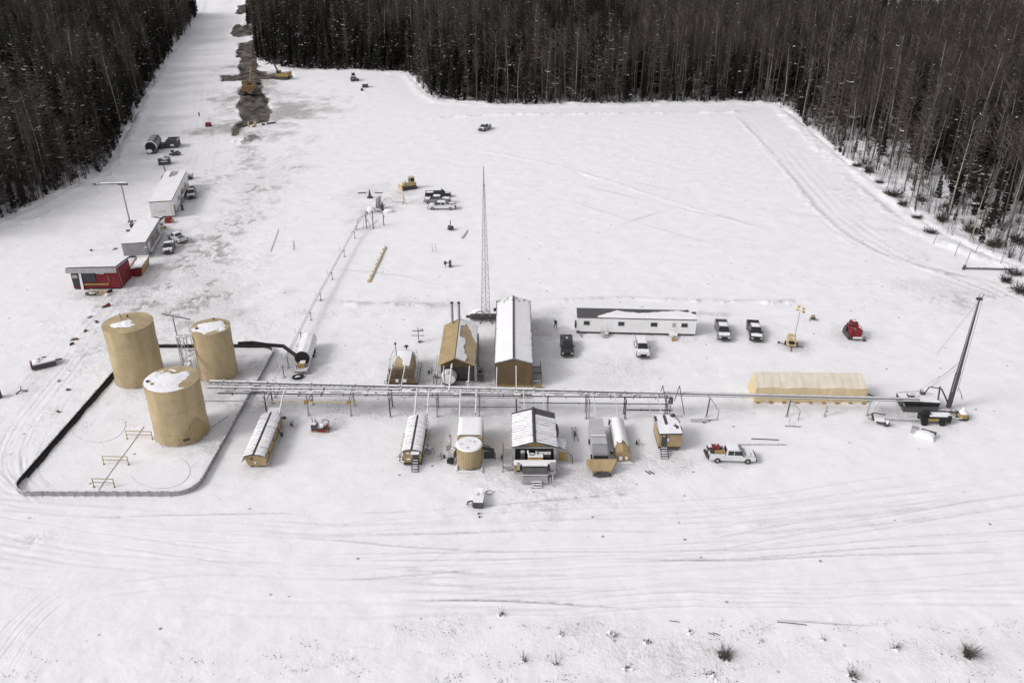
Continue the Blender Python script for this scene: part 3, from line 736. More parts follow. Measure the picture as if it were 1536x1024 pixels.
# dark insulated door and outlet low on the front tank
m = MB(); m.box(0, 0, 0, .9, .25, .32); o = m.build('outlet_cover', 'dark', t3); o.location = (1.75, -3.02, .9); o.rotation_euler.z = R(30)
m = MB(); m.tube([(3.2, 0, .3), (3.9, 1.2, .35), (5.2, 3.5, .4)], .09, 7); m.build('outlet_pipe', 'midgrey', t3)
# containment ring: galvanised outside, black liner inside
def ring_pts(x0, x1, y0, y1, r, n=7):
    P = []
    for cx, cy, a in ((x1 - r, y0 + r, -90), (x1 - r, y1 - r, 0), (x0 + r, y1 - r, 90), (x0 + r, y0 + r, 180)):
        for k in range(n): P.append((cx + r * math.cos(R(a + 90 * k / (n - 1))), cy + r * math.sin(R(a + 90 * k / (n - 1)))))
    return P
def skewed(P):
    # the ring is not quite square
    return [(x + (y - 82) * .015, y) for x, y in P]
RX0, RX1, RY0, RY1 = -61.3, -38.6, 81.4, 119.6
def wall(mb, P, z0, z1, o0, o1):
    n = len(P); cx, cy = sum(p[0] for p in P) / n, sum(p[1] for p in P) / n; vs = []
    for i in range(n):
        a = Vector(P[i - 1]); b = Vector(P[(i + 1) % n]); d = (b - a).normalized(); nn = Vector((d.y, -d.x))
        for o_, z in ((o0, z0), (o1, z0), (o1, z1), (o0, z1)): vs.append((P[i][0] + nn.x * o_, P[i][1] + nn.y * o_, z))
    fs = []
    for i in range(n):
        a = i * 4; b = ((i + 1) % n) * 4
        for k in range(4): fs.append((a + k, b + k, b + (k + 1) % 4, a + (k + 1) % 4))
    mb.add(vs, fs)
ct = thing('containment_wall', 'low galvanised containment ring lined with black sheet round the three tan tanks', 'containment wall', 0, 0, z=0)
P0 = skewed(ring_pts(RX0, RX1, RY0, RY1, 2.6))
m = MB(); wall(m, P0, -.3, .56, 0, .05); m.build('outer_panel', 'midgrey', ct)
m = MB(); wall(m, P0, -.3, .62, -.07, -.01); m.build('liner', 'black', ct)
m = MB(); wall(m, P0, .622, .68, -.10, .07); 
m.build('top_rail', 'midgrey', ct)
m = MB()
for x0, y0, x1, y1, n in ((-58.4, 81.3, -41.5, 81.3, 14), (-38.45, 85, -38.1, 117, 22), (-61.4, 85, -61.0, 117, 20)):
    for k in range(n):
        a = k / (n - 1); x, y = x0 + (x1 - x0) * a, y0 + (y1 - y0) * a
        m.box(x, y - (.1 if y0 == y1 else 0), .3, .07, .07, .6)
m.build('wall_posts', 'midgrey', ct)
m = MB()      # black lining folded out along the foot of the western wall
pts = [(-61.15 + .02 * (y - 82) * .75, y) for y in range(85, 118)]
for (xa, ya), (xb, yb) in zip(pts, pts[1:]):
    q = .42 + .06 * math.sin(ya * 1.3) + .05 * math.sin(ya * .6)
    m.add([(xa + .0, ya, .3), (xb, yb, .3), (xb + q, yb, gz(xb + q, yb) + .03), (xa + q, ya, gz(xa + q, ya) + .03)], [(0, 1, 2, 3)])
m.build('liner_skirt', 'black', ct)
def sawhorse(label, px0, px1, py):
    x0, y0 = at(px0, py); x1, y1 = at(px1, py + (px1 - px0) * .02); w_ = x1 - x0
    t = thing('pipe_barrier', label, 'barrier', (x0 + x1) / 2, (y0 + y1) / 2, math.atan2(y1 - y0, x1 - x0), 'ochre pipe barriers in the containment')
    for s in (-1, 1):
        m = MB(); m.tube([(s * w_ * .5, 0, 0), (s * w_ * .5, .05, 1.28)], .055, 6); m.cyl(s * w_ * .5, 0, -.02, .04, .16, 10); m.build('post', 'ochre', t)
    for z in (.7, 1.25):
        m = MB(); m.tube([(-w_ * .5, .03, z), (w_ * .5, .03, z)], .05, 6); m.build('rail', 'ochre', t)
    return t
sawhorse('low ochre pipe barrier beside the foot of the front tan tank', 191, 229, 658)
sawhorse('widest ochre pipe barrier in the middle of the containment', 156, 193, 696)
sawhorse('ochre pipe barrier nearest the front containment wall', 141, 172, 730)
def cable(name, label, pts, r=.03, mat='dark', cat='cable', n=5, close=False, lift=.03):
    m = MB(); P = spl(pts, 8, True)
    m.tube([(float(x), float(y), gz(float(x), float(y)) + lift) for x, y in P], r, n)
    return tag(m.build(name, mat), label, cat)
def arc(px, py, rx, ry, a0, a1, n=16): return [at(px + rx * math.cos(R(a0 + (a1 - a0) * k / n)), py + ry * math.sin(R(a0 + (a1 - a0) * k / n))) for k in range(n + 1)]
cable('ground_hose', 'thin curved hose line in the snow above the ochre barriers', arc(146, 636, 42, 27, -10, 190), .02, 'midgrey', 'hose')
cable('ground_hose', 'thin looping hose line in the snow before the front tan tank', arc(240, 706, 45, 26, -50, 165), .02, 'midgrey', 'hose')
cable('ground_cable', 'straight dark cable running past the ochre pipe barriers', [at(148, 735), at(172, 700), at(199, 664), at(216, 640)], .03)
# lines between the tanks
def run(parent, name, pts, r, mat='pipe', n=8):
    m = MB(); m.tube(pts, r, n); return m.build(name, mat, parent)
def loc3(px, py, z): x, y = at(px, py, z); return (x, y, z)

# stair tower and vent boom between the rear tanks
t = thing('tank_stair', 'grey lattice stair and walkway standing beside the narrowest tan tank', 'stair', -48.6, 109.0)
for dx, dy in ((-.5, -.5), (.5, -.5), (.5, .5), (-.5, .5)):
    m = MB(); m.tube([(dx, dy, 0), (dx, dy, 7.6)], .06, 5); m.build('post', 'midgrey', t)
for k in range(7):
    m = MB(); s = 1 if k % 2 else -1
    m.tube([(-.5 * s, -.5, .3 + k * 1.05), (.5 * s, -.5, 1.3 + k * 1.05)], .04, 4); m.tube([(-.5 * s, .5, .3 + k * 1.05), (.5 * s, .5, 1.3 + k * 1.05)], .04, 4)
    m.tube([(-.5, -.5, 1.3 + k * 1.05), (.5, -.5, 1.3 + k * 1.05)], .04, 4); m.build('brace', 'midgrey', t)
m = MB(); m.box(.3, 0, 7.63, 1.9, 1.2, .06); m.build('landing', 'midgrey', t)
m = MB(); m.box(1.2, -5, 3.3, .8, 11, .08, 0, R(22)); m.build('walkway', 'midgrey', t)
t = thing('vent_mast', 'thin dark pole with long slanting boom beside the narrowest tan tank', 'mast', -50.2, 111.6)
run(t, 'pole', [(0, 0, 0), (-.15, 0, 9.4)], .07, 'dark', 6); run(t, 'boom', [(-1.7, 0, 10.0), (2.4, 0, 9.1)], .07, 'dark', 6)
# heated tanker with black ducts
t = thing('tanker_trailer', 'white snow covered tanker with round black open end beside the tan tanks', 'tanker', -32.3, 113.2, R(4))
m = MB(); prof = [(-.95, .55), (-1.2, 1.1), (-1.2, 1.8), (-.85, 2.35), (0, 2.55), (.85, 2.35), (1.2, 1.8), (1.2, 1.1), (.95, .55)]
m.prism(prof, 0, 6.8); m.build('vessel', 'white', t)
m = MB(); m.sheet(14, 20, lambda u, v: (-.85 + 1.7 * u, .05 + 6.6 * v, 2.36 + .2 * (1 - abs(2 * u - 1))), lambda u, v: .05 + .08 * vnoise(u * 5, v * 12)); m.build('vessel_snow', 'snow', t, True)
m = MB(); m.tube([(-.1, -.25, 1.6), (-.1, .02, 1.6)], 1.12, 24); m.build('end_cover', 'black', t)
m = MB(); m.box(0, -1.5, .6, 1.9, 2.3, .28); m.build('deck', 'midgrey', t)
m = MB(); m.box(-.1, -1.3, 1.0, .95, .9, .6); m.box(-.1, -1.3, 1.33, 1.0, .95, .06); m.build('burner_box', 'ochre', t)
m = MB(); m.tube([(-.9, -.3, .78), (-1.0, -1.6, .8), (-.7, -2.5, .8), (0, -2.8, .8), (.7, -2.5, .8), (1.0, -1.6, .8), (1.0, -.3, .78)], .07, 6); m.build('guard_rail', 'white', t)
m = MB(); m.box(.1, -1.0, 1.42, .8, .8, .1); m.build('box_snow', 'snow', t)
for s in (-1, 1):
    for yy in (3.2, 4.4):
        m = MB(); m.tube([(s * .85, yy, .42), (s * 1.15, yy, .42)], .42, 14); m.build('wheel', 'rubber', t)
m = MB(); m.box(0, 2.5, .42, .5, 7.8, .2); m.build('chassis', 'dark', t)
for k, (a, b, lab) in enumerate((((358, 516), (446, 522), 'straight black duct running from the narrow tan tank to the tanker end'), ((359, 521), (404, 540), 'shorter sagging black duct curving down inside the containment ring'))):
    if k == 0:
        p = [loc3(357, 515, 2.9), loc3(380, 514, 2.7), loc3(400, 517, 2.5), loc3(425, 519, 2.2), (-32.9, 113.0, 1.8)]
        m = MB(); m.tube([tuple(q) for q in p], .30, 10); tag(m.build('black_duct', 'black'), lab, 'duct', 'black ducts by the tanker')
t = thing('hose_reel', 'small dark oval hose coil lying before the white tanker', 'hose reel', *at(447, 567), R(20))
m = MB(); m.tube([(.75 * math.cos(a * .5236), .5 * math.sin(a * .5236), .22) for a in range(13)], .17, 8); m.build('coil', 'rubber', t)
m = MB(); m.lump(0, 0, .2, .5, .32, .16, 3); m.build('coil_snow', 'snow', t, True)

# ------------------------------------------------------------------ pipe rack
def rackY(x): return 98.9 - .018 * x
def rz_(x): return 3.25
def mdy(x): return 3.05 - (x + 40) * .032
t = thing('pipe_rack', 'long grey elevated pipe rack crossing the whole yard above the front row of skids', 'pipe rack', 0, 0, z=0)
xs_ = [-34.5, -28.6, -22.6, -17.1, -10.5, -4.6, 0.6, 5.0, 10.4, 15.8, 21.6]
m = MB()
for k in range(20):
    x = -39 + 3.1 * k; m.box(x, rackY(x) + .1 + mdy(x) / 2, 3.1, .08, mdy(x), .1)
m.build('cross_tie', 'dark', t)
for k, x in enumerate(xs_):
    y = rackY(x); h = 3.15; m = MB(); yb = y + mdy(x) + .2
    m.tube([(x, y, -.1), (x, y, h)], .10, 6); m.tube([(x, yb, -.1), (x, yb, h + .2)], .10, 6)
    m.cyl(x, y, -.05, gz(x, y) + .06, .28, 10); m.cyl(x, yb, -.05, gz(x, yb) + .06, .28, 10)
    L_ = yb - y; m.box(x, y + L_ / 2, h + .02, .16, L_ + .6, .16); m.box(x, y + L_ / 2, 2.0, .12, L_, .12)
    if k in (8, 10): m.tube([(x + .35, y, 0), (x + .35, y, h)], .09, 6)
    m.build('support_frame', 'midgrey' if k % 3 else 'snowy_dark', t)
def long_pipe(name, x0, x1, dy, dz, r, mat='pipe', step=5.5, hz=None):
    pts = []; n = max(2, int((x1 - x0) / step) + 1)
    for k in range(n):
        x = x0 + (x1 - x0) * k / (n - 1)
        z = (hz if hz is not None else rz_(x) + .1) + dz
        pts.append((x, rackY(x) + (dy if dy < 2 else mdy(x) - 2.75 + dy), z))
    m = MB(); m.tube(pts, r, 10)
    for x in np.arange(x0 + 2, x1, 6.3):    # clamps
        x = float(x); z = (hz if hz is not None else rz_(x) + .1) + dz; m.box(x, rackY(x) + (dy if dy < 2 else mdy(x) - 2.75 + dy), z, .12, r * 2.5, r * 2.5)
    return m.build(name, mat, t)
long_pipe('main_pipe', -43, 21, 2.75, .20, .21); long_pipe('main_pipe', -43, 21, 2.25, .12, .13, 'midgrey')
long_pipe('pipe', -41, 21.6, .75, .08, .10, 'midgrey'); long_pipe('pipe', -41, 21.6, .2, .03, .09, 'dark'); long_pipe('pipe', -41, 21.6, 1.0, .05, .08); long_pipe('pipe', -41, 14, 1.35, -.35, .07, 'dark'); long_pipe('pipe', -30, 3, .5, -.45, .06, 'midgrey'); long_pipe('cable_tray', -41, 5.5, 1.65, .03, .12, 'snowy_dark')
long_pipe('pipe', -12.2, 1.2, -.12, 0, .045, 'dark', hz=1.75); long_pipe('pipe', 1.0, 21.6, -.12, 0, .07, 'dark', hz=2.5); long_pipe('pipe', -43, -34, -.1, 0, .06, 'pipe', hz=2.3)
long_pipe('main_pipe', -43, -2, 1.9, -.05, .15); long_pipe('yellow_pipe', -34, -22.6, -.15, 0, .09, 'wood', hz=2.3); long_pipe('lower_pipe', 15.9, 22.3, -.2, 0, .10, 'dark', hz=1.55)
for x in (-28.7, -22.7):
    m = MB(); m.box(x, rackY(x) - .2, 2.3, .5, .4, .45); m.box(x + .7, rackY(x), 2.4, .3, .3, .3); m.build('yellow_valve', 'ochre', t)
for x, w_ in ((-6.0, 2.2), (1.5, 2.8), (16.2, 2.4), (-35.5, 2.0)):
    m = MB(); m.box(x, rackY(x) + 1.6, 2.9, w_, .35, .25); m.build('valve_manifold', 'ochre' if x > 0 else 'snowy_dark', t)
for x in (-14.8, -12.6, -10.6, -8.9):
    m = MB(); m.box(x, rackY(x) + 1.5, 3.4, 1.3, .9, .07); m.build('tray_snow', 'snow', t)
for k in range(24):
    x = -41 + 2.6 * k + rnd.uniform(-.5, .5)
    if rnd.random() < .75: m = MB(); m.box(x, rackY(x) + .55, 3.42, rnd.uniform(.8, 2.2), rnd.uniform(.3, .8), .06); m.build('pipe_snow', 'snow', t)
for x0, y1_, zt in ((-11.6, 95.8, 2.4), (-8.8, 107.0, 4.0), (-5.0, 94.8, 3.2), (-13.3, 95.6, 2.2), (-31.8, 96.3, 2.2), (-7.2, 95, 2.0), (1.6, 95.4, 2.4), (4.3, 95.6, 2.0), (11.2, 95.2, 2.2), (14.2, 95.8, 1.6), (20.1, 95.1, 2.6), (-17.5, 107.6, 1.6), (-15.6, 107.2, 1.4), (.6, 106.6, 1.2), (-9.9, 106.4, 1.2), (-2.2, 106.2, .8), (-6.2, 106.6, 1.0)):
    m = MB(); y = rackY(x0); ys = min(y1_, y), max(y1_, y)
    m.tube([(x0, y + 1.2, 3.5), (x0, y1_ - .3, 4.1), (x0, y1_, zt)] if y1_ > y else [(x0, y + 1.6, 3.5), (x0 + .05, y - .4, 3.4), (x0 + .1, y1_, zt)], .13 if x0 in (-11.6, -8.8, -5.0, -13.3, -31.8, -7.2) else .07, 7); m.build('branch_pipe', 'pipe', t)
# A-frame at the step down, drop legs
m = MB()
for x in (20.9, 23.2): m.tube([(x - .5, rackY(x) + 1.2, 2.2), (x, rackY(x) + 1.2, 4.7)], .06, 5); m.tube([(x + .9, rackY(x) + .3, 0.5), (x, rackY(x) + 1.2, 4.7)], .06, 5)
m.build('hoist_frame', 'snowy_dark', t)
m = MB(); m.box(22.0, rackY(22) + .2, 2.9, .5, .5, .9); m.build('valve_box', 'dark', t)
# single-post run to the drilling rig end
t = thing('pipeline_trestle', 'low single pipe trestle stepping from the rack toward the leaning drill mast', 'pipeline', 0, 0, z=0)
def ty(x): return 99.9 + .004 * (x - 21)
def tz(x): return 3.2 - (x - 21) * .031
for k, x in enumerate((27.4, 38.7, 44.0, 49.9)):
    m = MB(); y = ty(x) - .55; m.tube([(x - .1, y - .25, -.1), (x + .15, y, tz(x))], .09, 6); m.cyl(x - .1, y - .3, -.05, gz(x, y) + .08, .26, 10)
    if k < 2:
        m.tube([(x + .3, y, tz(x) - .2), (x + 1.4, y - .9, 1.3), (x + 1.2, y - 1.3, .1)], .05, 5)
    m.box(x + .1, y + .3, tz(x) - .1, .14, 1.3, .14); m.build('support_post', 'snowy_dark' if k < 2 else 'midgrey', t)
for dy, r_, mt in ((.15, .17, 'pipe'), (-.45, .08, 'pipe'), (.5, .06, 'midgrey')):
    m = MB(); m.tube([(x, ty(x) + dy, tz(x) + .1) for x in (21, 27, 33, 39, 45, 51, 57.2)], r_, 8); m.build('pipe', mt, t)
m = MB(); m.tube([(51.3, ty(51) - .5, 2.2), (50.4, ty(51) - 1.2, 1.7), (49.6, ty(51) - 2.0, .5), (56, ty(51) - 2.4, .45), (62.5, ty(51) - 2.2, .5)], .11, 7); m.build('drop_pipe', 'pipe', t)
m = MB(); m.tube([(44.3, ty(44) - .5, 2.2), (43.9, ty(44) - .9, 1.8), (43.9, ty(44) - .9, 1.0), (44.3, ty(44) - .7, .7)], .1, 6); m.build('valve_loop', 'midgrey', t)
m = MB(); m.tube([(37.6, 96.6, .12), (39.7, 96.4, .14)], .09, 6); m.tube([(38, 96.6, .1), (39, 98.3, 1.9)], .05, 5); m.build('foot_brace', 'snowy_dark', t)
# pipeline running away from the rack to the wellhead
t = thing('flow_line', 'thin elevated flow line on stub posts running away from the rack to a small wellhead', 'pipeline', 0, 0, z=0)
FL = [loc3(404, 582, 2.4), loc3(437, 520, 1.5), loc3(470, 455, 1.4), loc3(502, 397, 1.4), loc3(528, 350, 1.4), loc3(545, 322, 2.0)]
P = [np.array(p) for p in FL]
def flp(a):
    k = min(int(a), len(P) - 2); return P[k] + (P[k + 1] - P[k]) * (a - k)
for o_ in (-.14, .16):
    m = MB(); m.tube([(float(p[0]) + o_, float(p[1]), float(p[2])) for p in P], .075, 7); m.build('pipe', 'pipe', t)
for px, py in ((420, 566), (449, 551), (463, 510), (478, 480), (489, 451), (507, 419), (523, 385), (537, 357), (550, 331), (403, 596)):
    x, y = at(px, py); ys = [float(p[1]) for p in P]; i = int(np.searchsorted(ys, y)); i = min(max(i, 1), len(P) - 1)
    a = (y - ys[i - 1]) / (ys[i] - ys[i - 1] + 1e-6); q = P[i - 1] + (P[i] - P[i - 1]) * min(max(a, 0), 1)
    m = MB(); xx = float(q[0]); m.tube([(xx + .25, y, -.05), (xx + .25, y, float(q[2]) + .25)], .055, 6); m.tube([(xx - .35, y, float(q[2]) - .1), (xx + .6, y, float(q[2]) - .1)], .045, 5)
    m.tube([(xx - .55, y, float(q[2]) - .3), (xx - .6, y, float(q[2]) + .75)], .025, 4)
    m.cyl(xx + .25, y, gz(xx, y) - .02, gz(xx, y) + .12, .22, 9); m.build('stub_post', 'snowy_dark', t)
t = thing('pipe_gantry', 'grey pipe gantry of bent tubes at the far end of the flow line', 'pipe gantry', *at(548, 345), R(0))
m = MB()
m.tube([(-2.0, 0, .6), (-1.4, .5, 2.7), (1.3, 1.6, 3.4), (3.2, 3.4, 3.3), (3.6, 5, 1.2)], .08, 6); m.tube([(-2.1, -.4, .3), (1.2, .4, .9), (2.4, 3, 1.3)], .08, 6); m.build('bent_pipe', 'pipe', t)
for x, y, z in ((-2, 0, 1.0), (1.6, 1.2, 4.2), (.1, 1.2, 3.4), (3.6, 3.4, 2.2)):
    m = MB(); m.tube([(x, y, -.05), (x, y, z)], .1, 6); m.cyl(x, y, 0, .1, .25, 8); m.build('post', 'snowy_dark', t)
m = MB(); m.tube([(-.6, .8, 0), (0, 1, 4.3), (.9, 1.3, 0)], .06, 5); m.build('a_frame', 'midgrey', t)
t = thing('wellhead', 'dark valve tree wrapped in grey cover at the end of the flow line', 'wellhead', *at(574, 316), R(10))
m = MB(); m.box(0, 0, .6, .6, .6, 1.2); m.box(0, 0, 1.6, .35, .35, .9); m.tube([(-.7, 0, 1.3), (.7, 0, 1.3)], .12, 8); m.tube([(0, -.5, 1.8), (0, .5, 1.8)], .1, 8); m.build('valve_tree', 'dark', t)
m = MB(); m.add([(-1.6, .8, .3), (-.4, 1.2, .2), (-.1, 2.6, 2.9), (-1.3, 1.9, 2.3)], [(0, 1, 2, 3), (3, 2, 1, 0)]); m.box(-.8, 1.7, 1.3, .9, 1.4, 2.0, .3, 0, 0, .6); m.build('cover', 'grey', t)
m = MB(); m.lump(-2.6, -.3, .4, 1.1, .8, .8, 4); m.lump(1.3, -1.4, .25, 1.2, .6, .5, 5); m.build('snow_mound', 'snow', t, True)
m = MB(); m.box(-3.6, -1.8, .3, .3, .3, .5); m.box(-.9, -1.4, .35, .8, .3, .3); m.build('fittings', 'dark', t)
t = thing('guard_loop', 'yellow pipe guard with open loop beside the small wellhead', 'guard rail', *at(606, 305), 0)
m = MB(); m.tube([(-5.0, 0, .9), (-3.3, .2, 1.4), (-2.6, 0, .5), (0, 0, .3)], .07, 6); m.build('rail', 'pipe', t)
m = MB(); m.tube([(0, -.5, 0), (0, -.2, 2.5), (-1.3, .6, 2.5)], .13, 6); m.tube([(-.3, -.6, 0), (.1, 0, 1.5), (.6, -.5, 0)], .11, 6); m.build('yellow_post', 'wood', t)

# ------------------------------------------------------------------ sheds, skids and trailers
def gable_roof(t, w, y0, y1, ze, zr, over=.25, mat='darkgrey', bays=None, snow=True, name='roof', seed=0, ridge=.22, skip=.0, gap=.07):
    """two slopes with standing seams; snow lies between the seams"""
    m = MB(); hw = w / 2 + over; a, b = y0 - over, y1 + over; tk = .1
    m.prism([(-hw, ze), (0, zr), (hw, ze), (hw, ze + tk), (0, zr + tk), (-hw, ze + tk)], a, b)
    n = bays or int((b - a) / .55)
    rf = m.build(name, mat, t)
    m = MB(); m.prism([(-ridge, zr + tk + .12 - ridge * (zr - ze) / hw), (0, zr + tk + .14), (ridge, zr + tk + .12 - ridge * (zr - ze) / hw), (0, zr + tk + .0)], a, b); m.build('ridge_cap', 'dark', rf)
    if snow:
        m = MB(); r_ = random.Random(seed)
        for s in (-1, 1):
            yy = a
            for k in range(n):
                d = (b - a) / n; g0 = gap * r_.uniform(.2, 1.5); sk = skip * d
                if r_.random() < .06: continue
                ya, yb = yy + g0, yy + d; yy += d
                u0, u1 = ridge * 1.05 + r_.uniform(0, .06), hw - r_.uniform(0, .05)
                m.sheet(6, 2, lambda u, v: (s * (u0 + (u1 - u0) * u), ya + (yb - ya) * v + sk * u, zr + tk - (zr - ze) * (u0 + (u1 - u0) * u) / hw), lambda u, v: .025 + .05 * vnoise(u * 6 + k * 3, v * 2 + s * 9, seed))
        m.build('roof_snow', 'snow', rf)
    return rf
def steps(t, x, y0, z0, w, n=5, run_=.28, mat='dark', name='stairs', rail=True):
    m = MB(); dz = z0 / n
    for k in range(n): m.box(x, y0 - run_ * (k + .5), z0 - dz * (k + .6), w, run_ * .82, .05)
    for s in (-1, 1): m.tube([(x + s * w / 2, y0, z0), (x + s * w / 2, y0 - run_ * n, 0)], .045, 4)
    if rail:
        for s in (-1, 1):
            m.tube([(x + s * w / 2, y0, z0 + .9), (x + s * w / 2, y0 - run_ * n, .9)], .03, 4); m.tube([(x + s * w / 2, y0 - run_ * n, 0), (x + s * w / 2, y0 - run_ * n, .95)], .03, 4)
    o = m.build(name, mat, t)
    m = MB()
    for k in range(n): m.box(x, y0 - run_ * (k + .45), z0 - dz * (k + .6) + .05, w * .86, run_ * .4, .04)
    m.build('step_snow', 'snow', o); return o
# long warehouse
t = thing('warehouse', 'long gabled shed with snow roof and plain brown end wall behind the pipe rack', 'shed', .25, 107.2)
m = MB(); m.prism([(-2.7, .1), (-2.7, 3.95), (0, 4.7), (2.7, 3.95), (2.7, .1)], 0, 21.6); m.build('wall', 'brown', t)
rf = gable_roof(t, 5.5, 0, 21.6, 3.98, 4.82, .12, 'midgrey', snow=False, ridge=.13)
m = MB()
for s in (-1, 1): m.sheet(14, 60, lambda u, v: (s * (.16 + 2.5 * u), .0 + 21.55 * v, 4.89 - .84 * (.16 + 2.5 * u) / 2.87), lambda u, v: (.03 + .04 * vnoise(u * 4, v * 22, 4)) if vnoise(u * 9 + s, v * 40, 5) + .9 * (v < .93) + (.25 if s > 0 else -.2) * 0 > .42 else 0)
m.build('roof_snow', 'snow', rf)
m = MB()
for s in (-1, 1): m.box(s * 2.86, 10.8, 4.02, .07, 21.9, .2)
m.build('eave_gutter', 'dark', rf)
m = MB(); m.box(0, -.04, .2, 5.2, .06, .3); m.box(0, -.05, .62, 4.6, .03, .05); m.build('base_skid', 'ochre', t)
m = MB()
for yy in (1.5, 5, 9, 13, 17): m.box(-2.74, yy, 1.8, .06, .12, 3.5); m.box(2.74, yy, 1.8, .06, .12, 3.5)
m.build('wall_post', 'dark', t)
m = MB(); m.box(3.5, 2.2, 1.0, 1.3, 4.4, .08); m.build('side_landing', 'grey', t)
m = MB()
for k in range(3): m.box(3.5, 4.3 - 1.9 * k, 1.05, 1.3, .07, .12)
for yy in (0, 2.2, 4.4):
    m.tube([(4.1, yy, 0), (4.1, yy, 2.0)], .035, 4)
for z in (1.5, 2.0): m.tube([(4.1, 0, z), (4.1, 4.4, z)], .03, 4)
m.build('landing_rail', 'dark', t)
m = MB(); m.box(3.5, -.35, .45, 1.3, .5, .07); m.box(3.5, -.7, .2, 1.3, .4, .07); m.build('landing_step', 'ochre', t)
# steep roofed tan building with white vessel
t = thing('compressor_building', 'tan building with half bare half snowy roof, twin stacks and white round vessel in front', 'building', -8.2, 107.6)
m = MB(); m.prism([(-2.45, .15), (-2.45, 3.3), (-.2, 4.3), (2.45, 3.3), (2.45, .15)], 1.2, 13.0); m.build('wall', 'dark', t)
m = MB(); m.prism([(-2.45, 2.6), (-2.45, 3.3), (-.2, 4.3), (2.45, 3.3), (2.45, 2.6)], 1.0, 1.19); m.build('gable_panel', 'brown', t)
m = MB(); m.prism([(-2.75, 3.3), (-.2, 4.55), (-.2, 4.65), (-2.75, 3.4)], .0, 13.3); rf = m.build('roof', 'tan_siding', t)
m = MB(); m.prism([(-.2, 4.55), (2.75, 3.3), (2.75, 3.4), (-.2, 4.65)], .0, 13.3); m.build('roof_panel', 'tan', rf)
m = MB()
def th(u, v):
    # slid snow leaves a diagonal bare strip
    e = vnoise(u * 5, v * 9, 2) * .12
    if v > .93 + e: return .05
    bare = (u > .1) and (v < .80 - .0 * u + e) and (v > .55 - u * .62 - e) and (v < 1.05 - .55 * u + e)
    bare = bare and not (v < .55 and u < .35 + e)
    return 0 if bare or (v < .06 and u > .5) or (v < .42 and u > .55 + e and v > .08) else .05 + .05 * vnoise(u * 6, v * 10, 7)
m.sheet(26, 60, lambda u, v: (-.12 + 2.85 * u, .02 + 13.2 * v, 4.64 - 1.25 * u), th); m.build('roof_snow', 'snow', rf)
m = MB(); m.prism([(-.28, 4.62), (-.2, 4.74), (-.12, 4.62)], 0, 13.3); m.build('ridge_cap', 'dark', rf)
for x in (-1.35, -.25):
    m = MB(); m.tube([(x, 12.6, 3.5), (x, 12.6, 7.6)], .2, 12); st = m.build('exhaust_stack', 'midgrey', t); m = MB(); m.tube([(x, 12.6, 7.61), (x, 12.6, 7.8)], .27, 12); m.build('stack_cap', 'dark', st)
m = MB(); m.tube([(-1.2, .9, 1.15), (-1.2, -.5, 1.15)], 1.12, 24); m.cur = 1; m.tube([(-1.2, .9, 1.25), (-1.2, -.55, 1.25)], 1.1, 24) if 0 else None; m.cur = 0; ve = m.build('vessel', 'dark', t)
m = MB(); m.sheet(28, 10, lambda u, v: (-1.2 - 1.14 * math.cos(math.pi * (.03 + .94 * u)), -.55 + 1.5 * v, 1.15 + 1.14 * math.sin(math.pi * (.03 + .94 * u))), lambda u, v: .05); m.lump(-1.2, -.5, 1.35, 1.05, .16, .86, 2, 18, 8, .02); m.build('vessel_snow', 'white', ve)
m = MB(); m.cyl(-1.1, .0, 2.2, 2.65, .28, 12); m.box(-1.35, -.3, 2.45, .35, .3, .5); m.build('vessel_flange', 'white', ve)
m = MB(); m.box(2.75, 6, 1.6, .35, 10, 3.0); m.build('side_duct', 'grey', t)
m = MB(); m.tube([(2.9, 3.4, 2.9), (3.8, .9, 1.1), (2.9, 1.2, 1.1)], .05, 5); m.box(3.5, 1.0, .7, .9, .6, .7); m.build('side_bracket', 'dark', t)
m = MB()
for x, y0, y1 in ((-3.1, .2, 9), (-3.5, .2, 6.5)): m.tube([(x, y0, .2), (x, y0 + .3, 1.4), (x + .1, y1, 1.5)], .09, 7)
m.box(-3.3, 2.2, .5, .5, .4, .9); m.build('side_pipes', 'pipe', t)
m = MB(); m.tube([(1.7 + .35 * math.cos(a * .5236), -.2, .55 + .35 * math.sin(a * .5236)) for a in range(13)], .06, 6); m.build('hand_wheel', 'white', t)
# treater skid with horizontal vessel
t = thing('treater_skid', 'tan front-walled skid with snow capped horizontal vessel beside the building with twin stacks', 'process skid', -16.4, 108.0)
m = MB(); m.box(0, 2.8, .28, 4.6, 6.4, .3); m.build('skid_base', 'snowy_dark', t)
m = MB(); m.box(-.1, 0, 1.55, 3.6, .5, 1.9); m.box(-.1, -.5, .85, 4.2, .5, .7); m.build('front_wall', 'brown', t)
m = MB(); m.box(.0, 2.7, 1.9, 3.2, 4.8, 1.9, 0, 0, 0, .7, .96); m.build('housing', 'tan', t)
m = MB()
def th(u, v): return 0 if (u < .55 - v * .35 + .2 * vnoise(v * 5, 1, 3) and v < .62) and u < .85 - v else .06 + .08 * math.sin(math.pi * u)
m.sheet(18, 22, lambda u, v: (-1.12 + 2.24 * u, .38 + 4.6 * v, 2.86), th); m.build('housing_snow', 'snow', t)
m = MB(); m.lump(0, 5.6, 1.5, 1.6, .9, 1.3, 4, 16, 8, .03); m.build('dome_end', 'white', t, True)
m = MB(); m.tube([(-1.4, 5.2, 2.0), (-1.5, 5.3, 4.0)], .06, 6); m.box(-1.5, 5.3, 4.05, .35, .2, .25); m.build('vent_stub', 'dark', t)
m = MB(); m.tube([(.1, 5.8, 3.3), (.1, 5.9, 3.36)], .32, 14); m.tube([(.1, 5.9, 2.6), (.1, 5.9, 3.2)], .08, 6); m.build('round_valve', 'dark', t)
m = MB()
